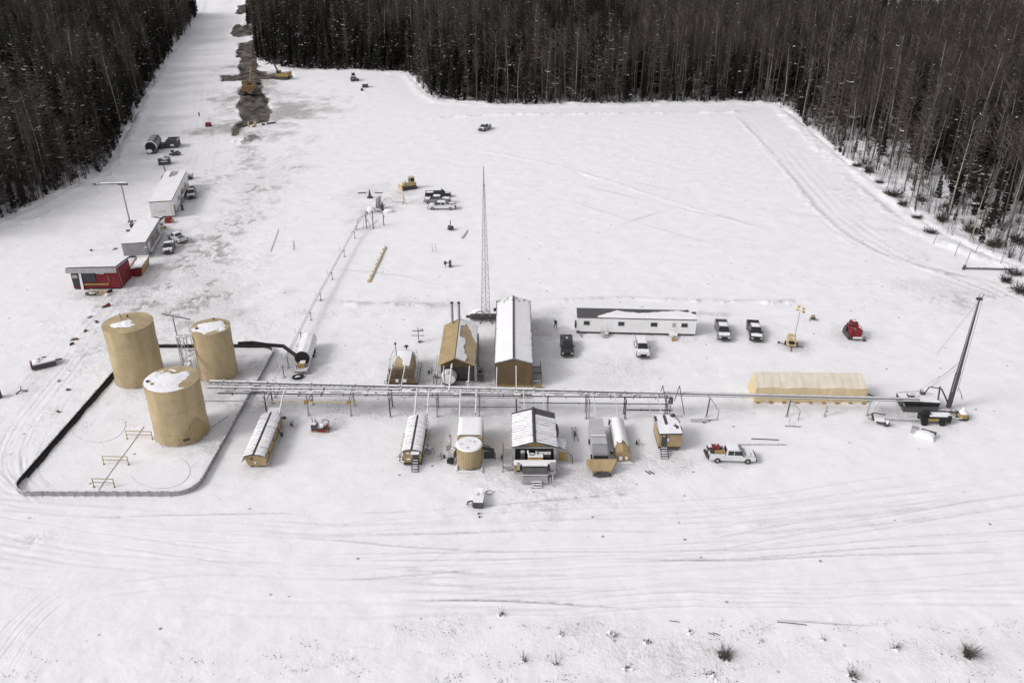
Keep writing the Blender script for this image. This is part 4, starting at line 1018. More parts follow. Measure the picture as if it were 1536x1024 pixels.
for s, x in ((-1, -2.2), (1, 2.15)): m.tube([(x, -.2, .4), (x, .2, 1.5), (x * .92, 3.6, 2.9), (x * .8, 5.3, 3.0)], .055, 5); m.tube([(x, 1.2, .4), (x, 1.2, 1.9)], .04, 5); m.tube([(x, 3.2, .4), (x, 3.2, 2.6)], .04, 5)
m.build('side_rail', 'midgrey', t)
m = MB(); m.box(-1.95, .7, 1.0, .7, 1.0, 1.0); m.build('side_snow', 'snow', t)
for x in (-.65, .45):
    m = MB(); m.box(x, -.78, 1.05, .42 if x < 0 else .55, .08, .5); m.build('white_panel', 'white', t)
m = MB()
for x in (-1.7, -.9, 0, .8, 1.5): m.box(x, -.85, .4, .5, .5, .4)
m.tube([(-2.3 + .3 * math.cos(a * .7), -.5, .6 + .3 * math.sin(a * .7)) for a in range(10)], .05, 5); m.build('valve_row', 'dark', t)
t = thing('valve_post', 'dark post with stacked crossbars standing behind the tan treater skid', 'valve post', *at(628, 512), 0)
m = MB(); m.tube([(0, 0, -.05), (0, 0, 2.6)], .07, 6); m.box(0, 0, 2.0, 1.8, .22, .14); m.box(0, -.4, 1.35, 2.1, .2, .12); m.box(.2, -.3, .25, .5, .5, .35); m.build('cross_bar', 'snowy_dark', t)
m = MB(); m.tube([(.62 + .2 * math.cos(a * .7), 0, 2.1 + .2 * math.sin(a * .7)) for a in range(10)], .05, 5); m.build('hand_wheel', 'dark', t)

# arched shed at the left
t = thing('metering_shed', 'narrow slanting snow roofed tan shed with two round ports beside the front tank', 'shed', -32.7, 87.1, R(1.5))
hull = [(-.85, .35), (-1.35, 1.75), (-.6, 2.02), (0, 2.1), (.6, 2.02), (1.42, 1.75), (1.38, .35)]
m = MB(); m.prism(hull, 0, 9.6); m.build('wall', 'tan_siding', t)
def arched(t, w, y0, y1, ze, rise, seed, seam=.36, slot=.11):
    m = MB(); pr = [(w * math.cos(math.pi - math.pi * k / 10) , ze + rise * math.sin(math.pi * k / 10)) for k in range(11)]
    m.prism(pr + [(x, z - .07) for x, z in reversed(pr)], y0, y1); rf = m.build('roof', 'dark', t)
    m = MB(); r_ = random.Random(seed); yy = y0 + .03
    while yy < y1 - .1:
        d = seam * r_.uniform(.75, 1.3); yb = min(yy + d, y1)
        for s in (-1, 1):
            g0 = r_.uniform(.0, .05); sk = r_.uniform(-.02, .1)
            m.sheet(8, 1, lambda u, v: ((s * (slot + (w * .99 - slot) * u)), yy + g0 * (1 - v) + (yb - yy) * v - sk * u, ze + rise * math.sqrt(max(0, 1 - ((slot + (w * .99 - slot) * u) / w) ** 2)) + .015), lambda u, v: .02 + .035 * r_.random())
        yy = yb
    m.build('roof_snow', 'snow', rf); return rf
arched(t, 1.42, -.25, 9.8, 1.72, .45, 5, .36, .15)
for x, z, r_, mt in ((-.35, 1.45, .17, 'dark'), (.02, .85, .12, 'white')):
    m = MB(); m.tube([(x, -.08, z), (x, .05, z)], r_, 12); m.build('port', mt, t)
m = MB()
for x in (-.6, .55): m.box(x, .5, .2, .3, .6, .4); m.box(x, 8.8, .2, .3, .6, .4)
m.box(-1.5, .5, 1.1, .7, .8, .05, 0, 0, R(-48)); m.build('skid_foot', 'dark', t)
m = MB()
for z, r_ in ((.35, .06), (.75, .04)): m.tube([(1.6, -.3, z), (1.7, 9.3, z)], r_, 5)
for k in range(4): m.tube([(1.4, .3 + 2.8 * k, 0), (1.4, .3 + 2.8 * k, .8)], .04, 4)
m.build('side_rail', 'snowy_dark', t)
for yy in (1.6, 4.4, 6.9):
    m = MB(); m.box(1.42, yy, 1.25, .14, .28, .28); m.build('side_vent', 'dark', t)
m = MB(); m.box(1.9, 6.7, .6, .3, .35, .5); m.tube([(1.2, 6.7, .9), (1.9, 6.7, .8)], .06, 5); m.lump(1.7, 9.7, 1.3, .3, .25, .2, 2); m.build('side_valve', 'dark', t)
m = MB(); m.box(.1, 10.6, 1.5, 1.5, 1.3, .9); m.build('rear_box', 'midgrey', t)
m = MB(); m.box(.1, 10.6, 2.0, 1.5, 1.3, .1); m.build('rear_box_snow', 'snow', t)
# second arched shed with stairs
t = thing('separator_shed', 'narrow arched snow roofed tan shed with dark door and metal stairs', 'shed', -12.75, 87.8)
m = MB(); m.prism([(-1.05, .4), (-1.2, 1.3), (-1.15, 2.05), (-.5, 2.4), (0, 2.45), (.5, 2.4), (1.15, 2.05), (1.2, 1.3), (1.05, .4)], 0, 7.6); m.build('wall', 'tan_siding', t)
arched(t, 1.32, -.3, 7.9, 2.05, .48, 8, .36, .14)
m = MB(); m.box(.45, -.06, 1.35, .72, .08, 1.65); d_ = m.build('door', 'dark', t)
m = MB(); m.box(.45, -.45, 2.24, 1.0, .7, .1); m.build('porch_snow', 'snow', t)
steps(t, .45, -.1, 1.0, .78, 5, .3)
for x, z in ((-.5, 1.95), (-.45, 1.0)):
    m = MB(); m.lump(x, -.1, z, .28, .12, .1, 3); m.build('wall_lamp', 'white', t)
m = MB(); m.box(0, 3.8, .25, 2.3, 7.9, .25); m.build('skid_base', 'dark', t)
m = MB(); m.tube([(-1.3, -.2, 1.9), (-1.65, -.4, .9), (-1.2, -.4, .5)], .04, 5); m.tube([(1.55, .3, .6), (1.6, 7, .7)], .07, 6); m.tube([(1.35, .4, 1.3), (1.4, 8.2, 1.4)], .05, 6); m.build('side_pipes', 'snowy_dark', t)
m = MB(); m.tube([(1.3, 2.9, 1.5), (1.9, 2.8, 1.5), (2.5, 2.3, 1.1), (2.6, 1.9, .3)], .06, 5); m.box(1.9, 2.5, .9, 1.1, .5, .06, 0, 0, R(20)); m.box(1.8, 2.5, .45, .8, .5, .5); m.build('side_awning', 'midgrey', t)
for k, yy in enumerate((4.6, 2.2)):
    m = MB(); m.tube([(-1.75, yy, .1), (-1.75, yy, 1.0), (-1.75, yy + 1.3, 1.0), (-1.75, yy + 1.3, .1)], .035, 4); m.build('hoop_rail', 'midgrey', t)
# cylinder tank with snowy box
t = thing('heated_tank_skid', 'round tan tank with snow disc on top before a deep snow covered box', 'tank skid', -5.45, 86.3)
m = MB(); m.cyl(0, 1.75, .3, 3.0, 1.62, 48); m.build('tank_shell', 'tan', t)
m = MB()
for k in range(16): 
    a = R(-170 + k * 11); m.box(1.63 * math.cos(a), 1.75 + 1.63 * math.sin(a), 1.65, .035, .05, 2.68, a)
m.build('shell_rib', 'tan_siding', t)
m = MB(); m.sheet(48, 14, lambda u, v: (1.7 * v * math.cos(6.2832 * u), 1.75 + 1.7 * v * math.sin(6.2832 * u), 3.0), lambda u, v: .03 if v > .98 else .16 + .05 * vnoise(3 + 3 * v * math.cos(6.2832 * u), 3 + 3 * v * math.sin(6.2832 * u), 2)); m.build('tank_snow', 'snow', t, True)
for x, y, r_ in ((-.95, 1.6, .2), (.75, 2.1, .22), (-.1, .8, .14), (.1, 2.3, .1)):
    m = MB(); m.tube([(x + r_ * math.cos(a), y + r_ * math.sin(a), 3.2) for a in [q * .6 for q in range(9)]], .04, 5); m.build('hatch_rim', 'snowy_dark', t)
m = MB(); m.bx(-1.6, 1.6, 3.3, 8.2, .3, 3.0); m.build('box_wall', 'tan', t)
m = MB(); m.sheet(24, 24, lambda u, v: (-1.6 + 3.2 * u, 3.62 + 4.55 * v, 3.0), lambda u, v: .02 if u in (0, 1) or v == 1 else .22 * min(1, 6 * min(u, 1 - u, v + .12, 1 - v)) ** .4 + .02); m.build('box_snow', 'snow', t, True)
m = MB()
for s in (-1, 1): m.box(s * 1.6, 3.8, .15, .18, 8.0, .2)
m.box(0, -.2, .15, 3.4, .18, .2); m.box(0, -.2, .28, 2.6, .22, .05); m.build('skid_base', 'white', t)
m = MB(); m.tube([(1.6, 3.2, 2.0), (2.5, 2.9, 1.9), (3.3, 2.3, 1.2), (3.3, 2.2, .3)], .06, 5); m.box(2.4, 2.9, 1.5, 1.5, .7, .07, 0, 0, R(12)); m.box(2.5, 2.6, .8, 1.4, .05, 1.1); m.build('side_awning', 'dark', t)
m = MB(); m.box(-2.2, 2.6, 1.1, .9, 1.7, 1.0, R(-18), 0, 0, .8); m.build('side_hopper', 'midgrey', t)
m = MB(); m.box(-2.45, 1.6, .55, .8, .5, .55, R(-18)); m.lump(-2.35, 1.75, .75, .35, .3, .3, 4); m.build('hopper_foot', 'black', t)
m = MB(); m.tube([(-2.6, 5, 0), (-2.6, 5, 2.2), (-2.9, 6.3, 2.5)], .06, 5); m.box(-2.9, 4.4, .8, .5, .5, .9); m.build('gauge_post', 'midgrey', t)
m = MB(); m.box(-2.75, 5.0, 2.2, .22, .2, .25); m.build('gauge_box', 'ochre', t)
# large shed with machinery deck
t = thing('pump_house', 'broad gabled snow roofed shed with machinery deck and stairs on its front', 'shed', 2.85, 87.4)
m = MB(); m.bx(-2.75, 2.75, .3, 7.6, .3, 3.0); m.build('wall', 'tan_siding', t)
m = MB(); m.prism([(-2.75, 3.0), (0, 3.75), (2.75, 3.0)], .28, 7.6); m.build('gable', 'ochre', t)
gable_roof(t, 5.6, -.15, 7.75, 3.0, 3.85, .1, 'darkgrey', bays=15, seed=3, ridge=.17, gap=.06, skip=.05)
m = MB()
for x in (-2.6, 2.6): m.box(x, .1, 1.65, .3, .3, 2.7)
m.box(0, .15, 2.85, 5.4, .2, .18); m.build('porch_frame', 'grey', t)
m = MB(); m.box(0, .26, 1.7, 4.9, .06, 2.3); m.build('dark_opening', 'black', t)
m = MB(); m.box(-1.5, -.3, 1.9, .5, .6, 1.2); m.box(1.1, -.2, 2.0, 1.9, .6, .5); m.box(.15, -.5, 1.7, 1.9, .8, .9); m.tube([(-.9, -.5, 2.3), (-.1, -.6, 2.3)], .2, 8); m.build('engine', 'snowy_dark', t)
m = MB(); m.box(.1, -.75, 2.2, 1.9, .5, .1); m.box(-.75, -.5, 2.45, .14, .5, .6, 0, 0, R(-25)); m.box(.2, -.4, 2.35, .1, .6, .35); m.build('engine_snow', 'snow', t)
m = MB(); m.box(.1, -1.0, 1.85, 1.9, .3, .35); m.build('engine_panel', 'ochre', t)
m = MB(); m.box(0, -1.5, .95, 5.2, 2.6, .18); m.build('deck', 'grey', t)
m = MB(); m.box(-2.3, -1.6, 1.35, .5, .9, .7); m.box(2.35, -1.5, 1.35, .6, 1.0, .8); m.box(-2.15, -2.1, 1.05, .7, .9, .5); m.build('side_cabinet', 'ochre', t)
m = MB(); m.box(2.25, -2.05, 1.45, .7, .5, 1.1); m.box(-2.05, -2.15, 1.4, .35, .8, .9); m.build('cabinet_screen', 'grey', t)
m = MB(); m.box(0, -1.5, 1.8, 5.3, .75, .1); m.box(0, -2.0, 1.78, 3.2, .6, .1); m.box(-2.2, -1.9, 1.79, .8, .4, .1); m.build('deck_snow', 'snow', t)
m = MB(); m.box(0, -2.55, 1.25, 3.1, .55, .8, 0, R(-20)); m.build('radiator', 'darkgrey', t)
m = MB(); m.box(0, -2.9, .86, 3.3, .2, .08); m.build('radiator_rim', 'white', t)
m = MB(); m.box(0, -3.1, .45, 3.4, 1.4, .5, 0, 0, 0, .9); m.build('lower_skid', 'grey', t)
m = MB(); m.box(0, -3.6, .45, 3.0, .2, .07); m.build('lower_rim', 'midgrey', t)
steps(t, .2, -3.7, .55, 1.2, 3, .27, 'snowy_dark', rail=False)
m = MB(); m.tube([(2.2, -3.2, 1.2), (2.25, -4.3, .1)], .07, 5); m.tube([(1.9, -3.4, .8), (1.9, -3.9, .1)], .05, 5); m.build('drawbar', 'midgrey', t)
m = MB(); m.box(-3.4, .9, 1.05, 1.2, 2.9, .08); m.box(-3.4, -.9, .45, 1.2, .5, .08); m.build('side_walkway', 'grey', t)
m = MB()
for yy in (-.5, .9, 2.3): m.tube([(-4.0, yy, 0), (-4.0, yy, 2.0)], .04, 4)
for z in (1.5, 2.0): m.tube([(-4.0, -.5, z), (-4.0, 2.3, z)], .035, 4)
m.tube([(-4.0, -.5, 1.0), (-4.0, -1.3, 0)], .05, 4); m.build('walkway_rail', 'dark', t)
m = MB(); m.box(3.5, 1.8, 2.3, 1.3, 2.2, .08, 0, 0, R(16)); m.box(4.4, .9, 1.6, .9, .8, .07, 0, 0, R(52)); m.tube([(4.8, .8, 1.3), (4.95, .4, .1)], .06, 5); m.build('side_awning', 'snowy_dark', t)
m = MB(); m.box(3.7, .5, 1.2, 1.2, .1, 1.3); m.build('awning_panel', 'ochre', t)
m = MB(); m.lump(3.0, 5.2, 1.8, .35, 1.2, 1.0, 6); m.build('side_vent', 'darkgrey', t)
# grey boxy skid with tan bucket shaped front
t = thing('vacuum_skid', 'grey boxy trailer with broad tan bucket shaped front among dirty snow', 'skid', 11.3, 87.0)
m = MB(); m.bx(-.95, .95, 4.0, 8.2, .6, 2.3); m.build('rear_box', 'frosted', t)
m = MB(); m.bx(-.98, .98, 2.5, 3.97, .6, 2.1); m.build('mid_box', 'frosted', t)
m = MB(); m.box(0, 3.97, 2.38, 2.0, .1, .12); m.build('box_snow', 'snow', t)
m = MB(); m.bx(-.98, .98, .4, 2.4, 1.0, 2.0)
for k in range(6): m.box(-.8 + .32 * k, 1.4, 2.02, .05, 2.0, .06)
m.build('ribbed_hood', 'grey', t)
m = MB(); m.bx(-.92, .92, -.3, .38, .9, 1.7); m.build('dark_recess', 'black', t)
m = MB()
pts = [(-1.95, 1.75), (-1.9, .9), (-1.0, .25), (0, .02), (1.0, .25), (1.9, .9), (1.95, 1.75)]
vs = []; 
for (x, z) in pts: vs += [(x, -.45, z + .05), (x * .62, -1.5, max(.05, z * .45)), ]
n = len(pts); fs = [(2 * k, 2 * k + 1, 2 * k + 3, 2 * k + 2) for k in range(n - 1)] + [tuple(2 * k for k in range(n)), tuple(2 * k + 1 for k in reversed(range(n)))]
m.add(vs, fs + [(0, 2 * n - 2, 2 * n - 1, 1)]); m.build('bucket', 'tan_siding', t)
m = MB(); m.box(0, -1.55, .35, 1.6, .25, .5, R(3)); m.lump(0, -1.5, .2, 1.2, .5, .3, 8); m.cyl(0, -1.4, .3, .75, .13, 8); m.build('cutting_edge', 'dark', t)
m = MB(); m.box(0, 3.9, .45, 1.5, 8.0, .3); m.build('chassis', 'dark', t)
for s in (-1, 1):
    for yy in (2.0, 5.5):
        m = MB(); m.tube([(s * .7, yy, .35), (s * 1.1, yy, .35)], .36, 12); m.build('wheel', 'rubber', t)
# snow covered rounded tank
FT = t = thing('fuel_tank_skid', 'low rounded tank under deep snow with rusty tan front end', 'tank skid', 14.3, 88.2)
m = MB(); m.prism([(-1.1, .25), (-1.15, .9), (-.8, 1.5), (0, 1.75), (.8, 1.5), (1.15, .9), (1.1, .25)], .1, 8.0); m.build('tank_shell', 'tan_siding', t)
m = MB()
def th(u, v): return (.05 + .07 * math.sin(math.pi * u)) if v > .08 + .18 * vnoise(u * 6, 2, 3) + .12 * vnoise(u * 17, v * 14, 6) else 0
m.sheet(22, 40, lambda u, v: (-1.17 + 2.34 * u, .1 + 7.9 * v, 1.02 + .78 * math.sin(math.pi * u) ** .7 if 0 < u < 1 else .9), th); m.build('tank_snow', 'snow', t, True)
m = MB(); m.box(0, -.15, .15, 2.4, .5, .15); m.box(1.2, -.2, .12, .5, .14, .14, R(-20)); m.build('skid_base', 'white', t)
m = MB(); m.box(-.4, -.06, .75, .5, .2, .45); m.box(.45, -.06, .8, .35, .2, .35); m.build('front_fitting', 'white', t)
m = MB(); m.box(-1.5, 1.8, .5, .4, .35, .3); m.tube([(-1.1, 6.3, 1.2), (-3.2, 6.6, 1.25)], .04, 5); m.box(-1.2, 7.6, 1.3, .2, .3, .9); m.build('side_fitting', 'snowy_dark', t)
FT.scale = (.88, 1, 1)
# small cabin
t = thing('instrument_cabin', 'small tan cabin with snowy roof and metal stairs below the pipe rack end', 'cabin', 20.65, 90.8)
m = MB(); m.bx(-1.45, 1.45, 0, 4.2, .75, 2.75); m.build('wall', 'tan_siding', t)
m = MB(); m.box(0, 2.05, 2.82, 3.15, 4.6, .1); rf = m.build('roof', 'darkgrey', t)
m = MB(); m.sheet(14, 18, lambda u, v: (-1.5 + 3.0 * u, -.2 + 4.5 * v, 2.87), lambda u, v: 0 if vnoise(u * 7, v * 2.4, 5) > .80 else .05 + .05 * vnoise(u * 4, v * 4)); m.build('roof_snow', 'snow', rf)
m = MB(); m.box(-.75, -.05, 1.75, .7, .07, 1.7); d_ = m.build('door', 'dark', t); m = MB(); m.box(-.85, -.1, 2.5, .3, .06, .16); m.build('door_lamp', 'lamp', d_)
m = MB(); m.box(-.25, -.08, 1.9, .2, .08, .35); m.build('wall_sign', 'white', t)
m = MB(); m.box(0, 2.1, .6, 2.9, 4.3, .18); m.box(-1, .3, .25, .2, .3, .5); m.box(1.1, .3, .25, .2, .3, .5); m.box(0, 4, .25, 2.6, .2, .5); m.build('skid_base', 'dark', t)
steps(t, -.75, -.15, .8, .9, 5, .33, rail=False)
m = MB(); m.tube([(-1.5, 1, 2.9), (-2.1, 4.6, 3.6), (-2.2, 5.2, 4.4)], .05, 5); m.build('conduit', 'midgrey', t)
m = MB(); m.lump(.9, 3.9, 3.1, .35, .3, .25, 3); m.box(1.65, 1.6, 2.2, .2, .7, .9); m.tube([(.9, 4, 3.1), (1.7, 2.6, 2.9)], .06, 5); m.build('roof_gear', 'dark', t)
# office trailer
t = thing('office_trailer', 'long white office trailer with half snow covered dark roof and four dark windows', 'trailer', 20.6, 124.0, R(-3.0))
m = MB(); m.bx(-9.8, 9.8, 0, 3.6, .45, 2.95); m.build('wall', 'white', t)
m = MB(); m.bx(-9.85, 9.85, -.06, 3.66, 2.955, 3.06); rf = m.build('roof', 'darkgrey', t)
m = MB()
def th(u, v):
    edge = .98 if u < .05 else (.85 * math.exp(-((u - .05) / .16)) + .0)
    lim = 1 - .34 * (1 if u > .25 else 1) if 0 else 0
    b = .62 + .14 * math.sin(u * 9) + .1 * vnoise(u * 14, 0, 3)
    if u < .17: return 0
    if u < .34: b *= (u - .15) / .19
    if u > .93: b = 1.1
    return 0 if v > b + .06 * vnoise(u * 40, 1, 4) else .06 + .08 * min(1, 5 * v)
m.sheet(110, 20, lambda u, v: (-9.8 + 19.6 * u, -.04 + 3.66 * v, 3.065), th); m.build('roof_snow', 'snow', rf)
for x, w_ in ((-8.2, .95), (-2.5, 1.0), (2.9, 1.05), (6.2, .5), (7.9, 1.0)):
    m = MB(); m.box(x, -.03, 2.05, w_, .06, .62); wd = m.build('window', 'glass', t)
    m = MB(); m.box(x, -.04, 2.40, w_ + .14, .07, .06); m.box(x, -.04, 1.70, w_ + .14, .07, .06); m.build('frame', 'grey', wd)
for x in (-5.2, 6.1):
    m = MB(); m.box(x, -.035, 1.5, .85, .05, 1.9); m.build('door', 'white', t)
    m = MB(); m.box(x, -.6, .62, 1.3, 1.1, .07); m.box(x, -1.3, .3, 1.0, .4, .06)
    for s in (-1, 1): m.tube([(x + s * .6, -.1, 1.6), (x + s * .6, -1.1, 1.6), (x + s * .6, -1.1, .1)], .03, 4)
    m.build('doorstep', 'midgrey' if x < 0 else 'white', t)
m = MB(); m.box(6.1, -1.75, .3, .6, .5, .45); m.build('step_box', 'ochre', t)
m = MB(); m.bx(-9.6, 9.6, .15, 3.5, .05, .44); m.build('skirting', 'dark', t)
m = MB(); m.box(-9.6, -.5, .6, .5, .5, .3); m.box(-10.0, 1.2, 1.2, .3, 1.2, .9); m.tube([(-9.6, -.6, .55), (-8.9, -1.4, .1)], .06, 5); m.build('hitch', 'dark', t)
m = MB(); m.lump(8.5, 2.9, 3.25, .4, .35, .2, 3); m.lump(9.6, 2.3, 3.15, .4, .4, .28, 5); m.build('roof_vent', 'dark', t)
# tarp wrapped load
t = thing('tarped_stack', 'long pale tan tarp covered block behind the right end of the pipe trestle', 'covered stack', 43.0, 102.9, R(-1.0))
m = MB(); n = 24; P = []
def wob(x, k): return .05 * math.sin(x * 1.3 + k) + .03 * math.sin(x * 3.7 + 2 * k)
rings = []
for i in range(n + 1):
    x = -8.1 + 16.2 * i / n; e = .3 if i in (0, n) else 0
    rings.append([(x, -.15 + wob(x, 1), .0), (x + (.15 if i == 0 else -.15 if i == n else 0), .0 + wob(x, 2) * .5, 2.35 + wob(x, 3)), (x + e * (1 if i == 0 else -1), 3.05, 3.2 + wob(x, 4) * .6), (x, 3.9, .0)])
vs = [p for r_ in rings for p in r_]; fs = []
for i in range(n):
    for k in range(3): fs.append((i * 4 + k, i * 4 + 4 + k, i * 4 + 5 + k, i * 4 + 1 + k))
fs += [(0, 1, 2, 3), (n * 4 + 3, n * 4 + 2, n * 4 + 1, n * 4)]
m.add(vs, fs); m.mi = [1 if (i < 3 * n and i % 3 == 1) else 0 for i in range(len(m.f))]; m.build('tarp', ['tan_light', 'tarp_top'], t)
m = MB()
for k in range(9): m.box(-7.6 + 1.9 * k, -.35, .08, .5, .35, .16)
m.build('tarp_weights', 'ochre', t)
m = MB(); m.tube([(8.0, 2.5, .4), (9.4, 1.9, .2), (10.0, 1.4, .1)], .12, 6); m.box(8.7, 2.2, .2, .9, .4, .3); m.build('loose_fold', 'snowy_dark', t)

# ------------------------------------------------------------------ camp on the western side
t = thing('red_shack', 'red walled shack with flat snow covered roof, dark window and white door post', 'shack', -77.2, 142.6, R(2))
W_ = 4.3; 
m = MB(); m.prism([(-.0, .25), (5.6, .25), (5.6, 2.9), (0, 3.4)], -W_, W_, 'x'); m.build('wall', 'red', t)
m = MB(); m.prism([(-.7, 3.42), (6.0, 3.0), (6.0, 3.16), (-.7, 3.58)], -W_ - .35, W_ + .2, 'x'); rf = m.build('roof', 'grey', t)
m = MB(); m.box(-.08, -.72, 3.2, 2 * W_ + .55, .14, .75, 0, R(-12)); m.build('fascia', 'midgrey', rf)
m = MB(); m.sheet(26, 18, lambda u, v: (-W_ - .33 + (2 * W_ + .5) * u, -.68 + 6.65 * v, 3.585 - .42 * v), lambda u, v: .12 + .08 * vnoise(u * 4, v * 3)); m.build('roof_snow', 'snow', rf)
m = MB(); m.box(-1.5, -.05, 2.0, 3.2, .08, 1.6); m.box(-3.5, -.05, 1.6, 1.3, .08, 2.3); m.build('window', 'glass', t)
m = MB(); m.box(-2.55, -.25, 1.45, .42, .16, 2.9, 0, 0, R(4)); m.build('door_post', 'white', t)
m = MB(); m.box(-3.6, -.1, 2.1, 1.0, .06, .5); m.build('blind', 'midgrey', t)
m = MB(); m.box(1.1, -.12, 2.55, 1.4, .12, .1, 0, 0, R(4)); m.box(1.6, -.1, 2.75, .5, .1, .4, 0, 0, R(30)); m.build('bracket', 'white', t)
m = MB(); m.box(-.2, -.1, .85, 5.0, .08, .25); m.box(2.5, -.1, 1.7, .12, .06, 1.2); m.box(W_ + .05, .5, 1.6, .08, .14, 2.6, 0, R(8)); m.build('trim', 'ochre', t)
m = MB(); m.box(0, 2.8, .13, 8.4, 5.4, .25); m.build('skid_base', 'black', t)
t.scale = (1, 1, 1.28)
t = thing('timber_pile', 'heap of broken tan boards and snow before the red shack', 'timber pile', *at(147, 441), R(5))
r_ = random.Random(4); m = MB()
for k in range(16): m.box(r_.uniform(-1.8, 1.9), r_.uniform(-.9, .9), .1 + r_.uniform(0, .45), r_.uniform(.6, 1.8), .16, .07, r_.uniform(0, 3.1), r_.uniform(-.3, .3), r_.uniform(-.4, .4))
m.box(1.6, -.4, .5, .55, .5, .8, .4); m.build('boards', 'wood', t)
m = MB(); m.tube([(-.9 + 1.1 * math.cos(a * .52), -.3 + .55 * math.sin(a * .52), .35) for a in range(12)], .14, 6); m.box(1.8, .6, .3, 1.2, .3, .4, .5); m.build('loop', 'rubber', t)
m = MB(); m.lump(-.8, -.3, .25, .9, .45, .25, 5); m.lump(1.9, -.8, .2, .4, .35, .25, 7); m.build('pile_snow', 'snow', t, True)
t = thing('red_sled', 'small red and black sled lying in front of the red shack', 'sled', *at(160, 459), R(28))
m = MB(); m.box(0, 0, .22, 1.3, .5, .2, 0, 0, R(-12)); m.box(.3, .05, .42, .6, .4, .2, 0, 0, R(-20)); m.build('seat', 'red', t)
m = MB(); m.box(-.1, -.3, .08, 1.5, .12, .1); m.box(-.1, .3, .08, 1.5, .12, .1); m.build('runner', 'dark', t)
t = thing('waste_bin', 'small open tan bin with red end filled with snow beside the red shack', 'waste bin', -72.2, 148.4, R(8))
m = MB(); m.prism([(-.9, .15), (-1.25, 1.9), (-1.1, 1.9), (-.8, .3), (.8, .3), (1.1, 1.9), (1.25, 1.9), (.9, .15)], .1, 5.8); m.build('body', 'tan_siding', t)
m = MB(); m.prism([(-.9, .15), (-1.25, 1.7), (1.25, 1.7), (.9, .15)], 0, .09); m.build('end_panel', 'red', t)
m = MB(); m.prism([(-.9, .15), (-1.25, 2.1), (1.25, 2.1), (.9, .15)], 5.81, 5.9); m.build('rear_panel', 'white', t)
m = MB(); m.sheet(10, 16, lambda u, v: (-1.0 + 2.0 * u, .15 + 5.6 * v, 1.5), lambda u, v: .15 + .25 * vnoise(u * 3, v * 5)); m.build('bin_snow', 'snow', t, True)
def long_trailer(label, x, y, rz, W, L, hh, wall_m, side_bits, seed, lip=False):
    t = thing('site_trailer', label, 'trailer', x, y, rz, None)
    m = MB(); m.bx(-W / 2, W / 2, 0, L, .45, hh); m.build('wall', wall_m, t)
    m = MB(); m.box(0, L / 2, hh + .05, W + .1, L + .1, .1); rf = m.build('roof', 'grey', t)
    m = MB(); m.sheet(14, 40, lambda u, v: (-W / 2 + W * u, L * v, hh + .105), lambda u, v: 0 if (seed == 2 and v > .78 + .1 * vnoise(u * 3, v * 3, 8) and .3 < u < .6) else .09 + .06 * vnoise(u * 4, v * 12, seed)); m.build('roof_snow', 'snow', rf, True)
    m = MB(); m.box(0, L / 2, .3, W * .9, L * .96, .28); m.build('chassis', 'dark', t)
    for k, (yy, w_, z, h2, mt) in enumerate(side_bits):
        m = MB(); m.box(W / 2 + .03, yy, z, .06, w_, h2); m.build('door' if h2 > 1.2 else 'window', mt, t)
    m = MB(); m.box(0, -.03, 1.6, W * .35, .05, .08); m.box(W * .42, -.03, hh * .55, .06, .05, hh * .8); m.build('end_trim', 'grey', t)
    for yy in (L * .55, L * .65):
        for s in (-1, 1):
            m = MB(); m.tube([(s * (W / 2 - .4), yy, .4), (s * (W / 2 - .05), yy, .4)], .42, 14); m.build('wheel', 'rubber', t)
    return t
t = long_trailer('grey walled site trailer with snow roof between the red shack and the white trailer', -76.2, 158.2, R(9.5), 4.6, 14.5, 3.0, 'grey', [(2.2, 1.3, 1.5, 1.9, 'snow'), (5.6, 1.6, 1.9, 1.0, 'ochre'), (10, 1.2, 1.8, .8, 'glass'), (12.4, .9, 1.5, 1.9, 'white')], 1)
m = MB(); m.box(2.75, 7.5, .8, .5, 13.5, .12, 0, 0, R(12)); m.box(2.2, -.25, 1.3, .7, .5, 1.9, R(30)); m.build('side_walkway', 'midgrey', t)
t = long_trailer('white site trailer with dark tear in the snow at its far roof end', -79.6, 182.2, R(11.5), 4.9, 24.5, 3.8, 'white', [(2.0, 1.5, 1.4, 1.8, 'ochre'), (8.5, 2.2, 1.9, 1.0, 'grey'), (13.5, 2.4, 1.9, 1.1, 'ochre'), (19, 1.4, 1.5, 1.8, 'grey')], 2)
m = MB(); m.box(2.75, 16, .9, .4, 11, 1.2, 0, 0, R(10)); m.build('side_skirt', 'midgrey', t)
t = thing('arm_pole', 'tall thin pole with long snow topped crossarm leaning over the grey trailer', 'pole', *at(198, 347), R(-4))
run(t, 'pole', [(.5, 0, 0), (0, 0, 2.2), (-.1, 0, 10.6)], .17, 'midgrey', 8)
m = MB(); m.box(.35, 0, .9, .6, .6, 1.6, 0, 0, R(-14)); m.box(-.4, 0, .15, 1.6, .5, .3); m.build('base', 'dark', t)
m = MB(); m.tube([(-6.0, 0, 10.5), (-1.5, 0, 10.75), (1.3, 0, 10.8)], .15, 8); m.build('crossarm', 'snowy_dark', t)
m = MB(); m.box(.3, 0, 10.65, 2.2, .5, .35, 0, 0, 0, .8); m.lump(-5.9, 0, 10.5, .5, .2, .18, 3); m.build('arm_head', 'dark', t)
m = MB(); m.tube([(-4.5, 0, 10.78), (1.2, 0, 11.02)], .11, 6); m.build('arm_snow', 'snow', t)

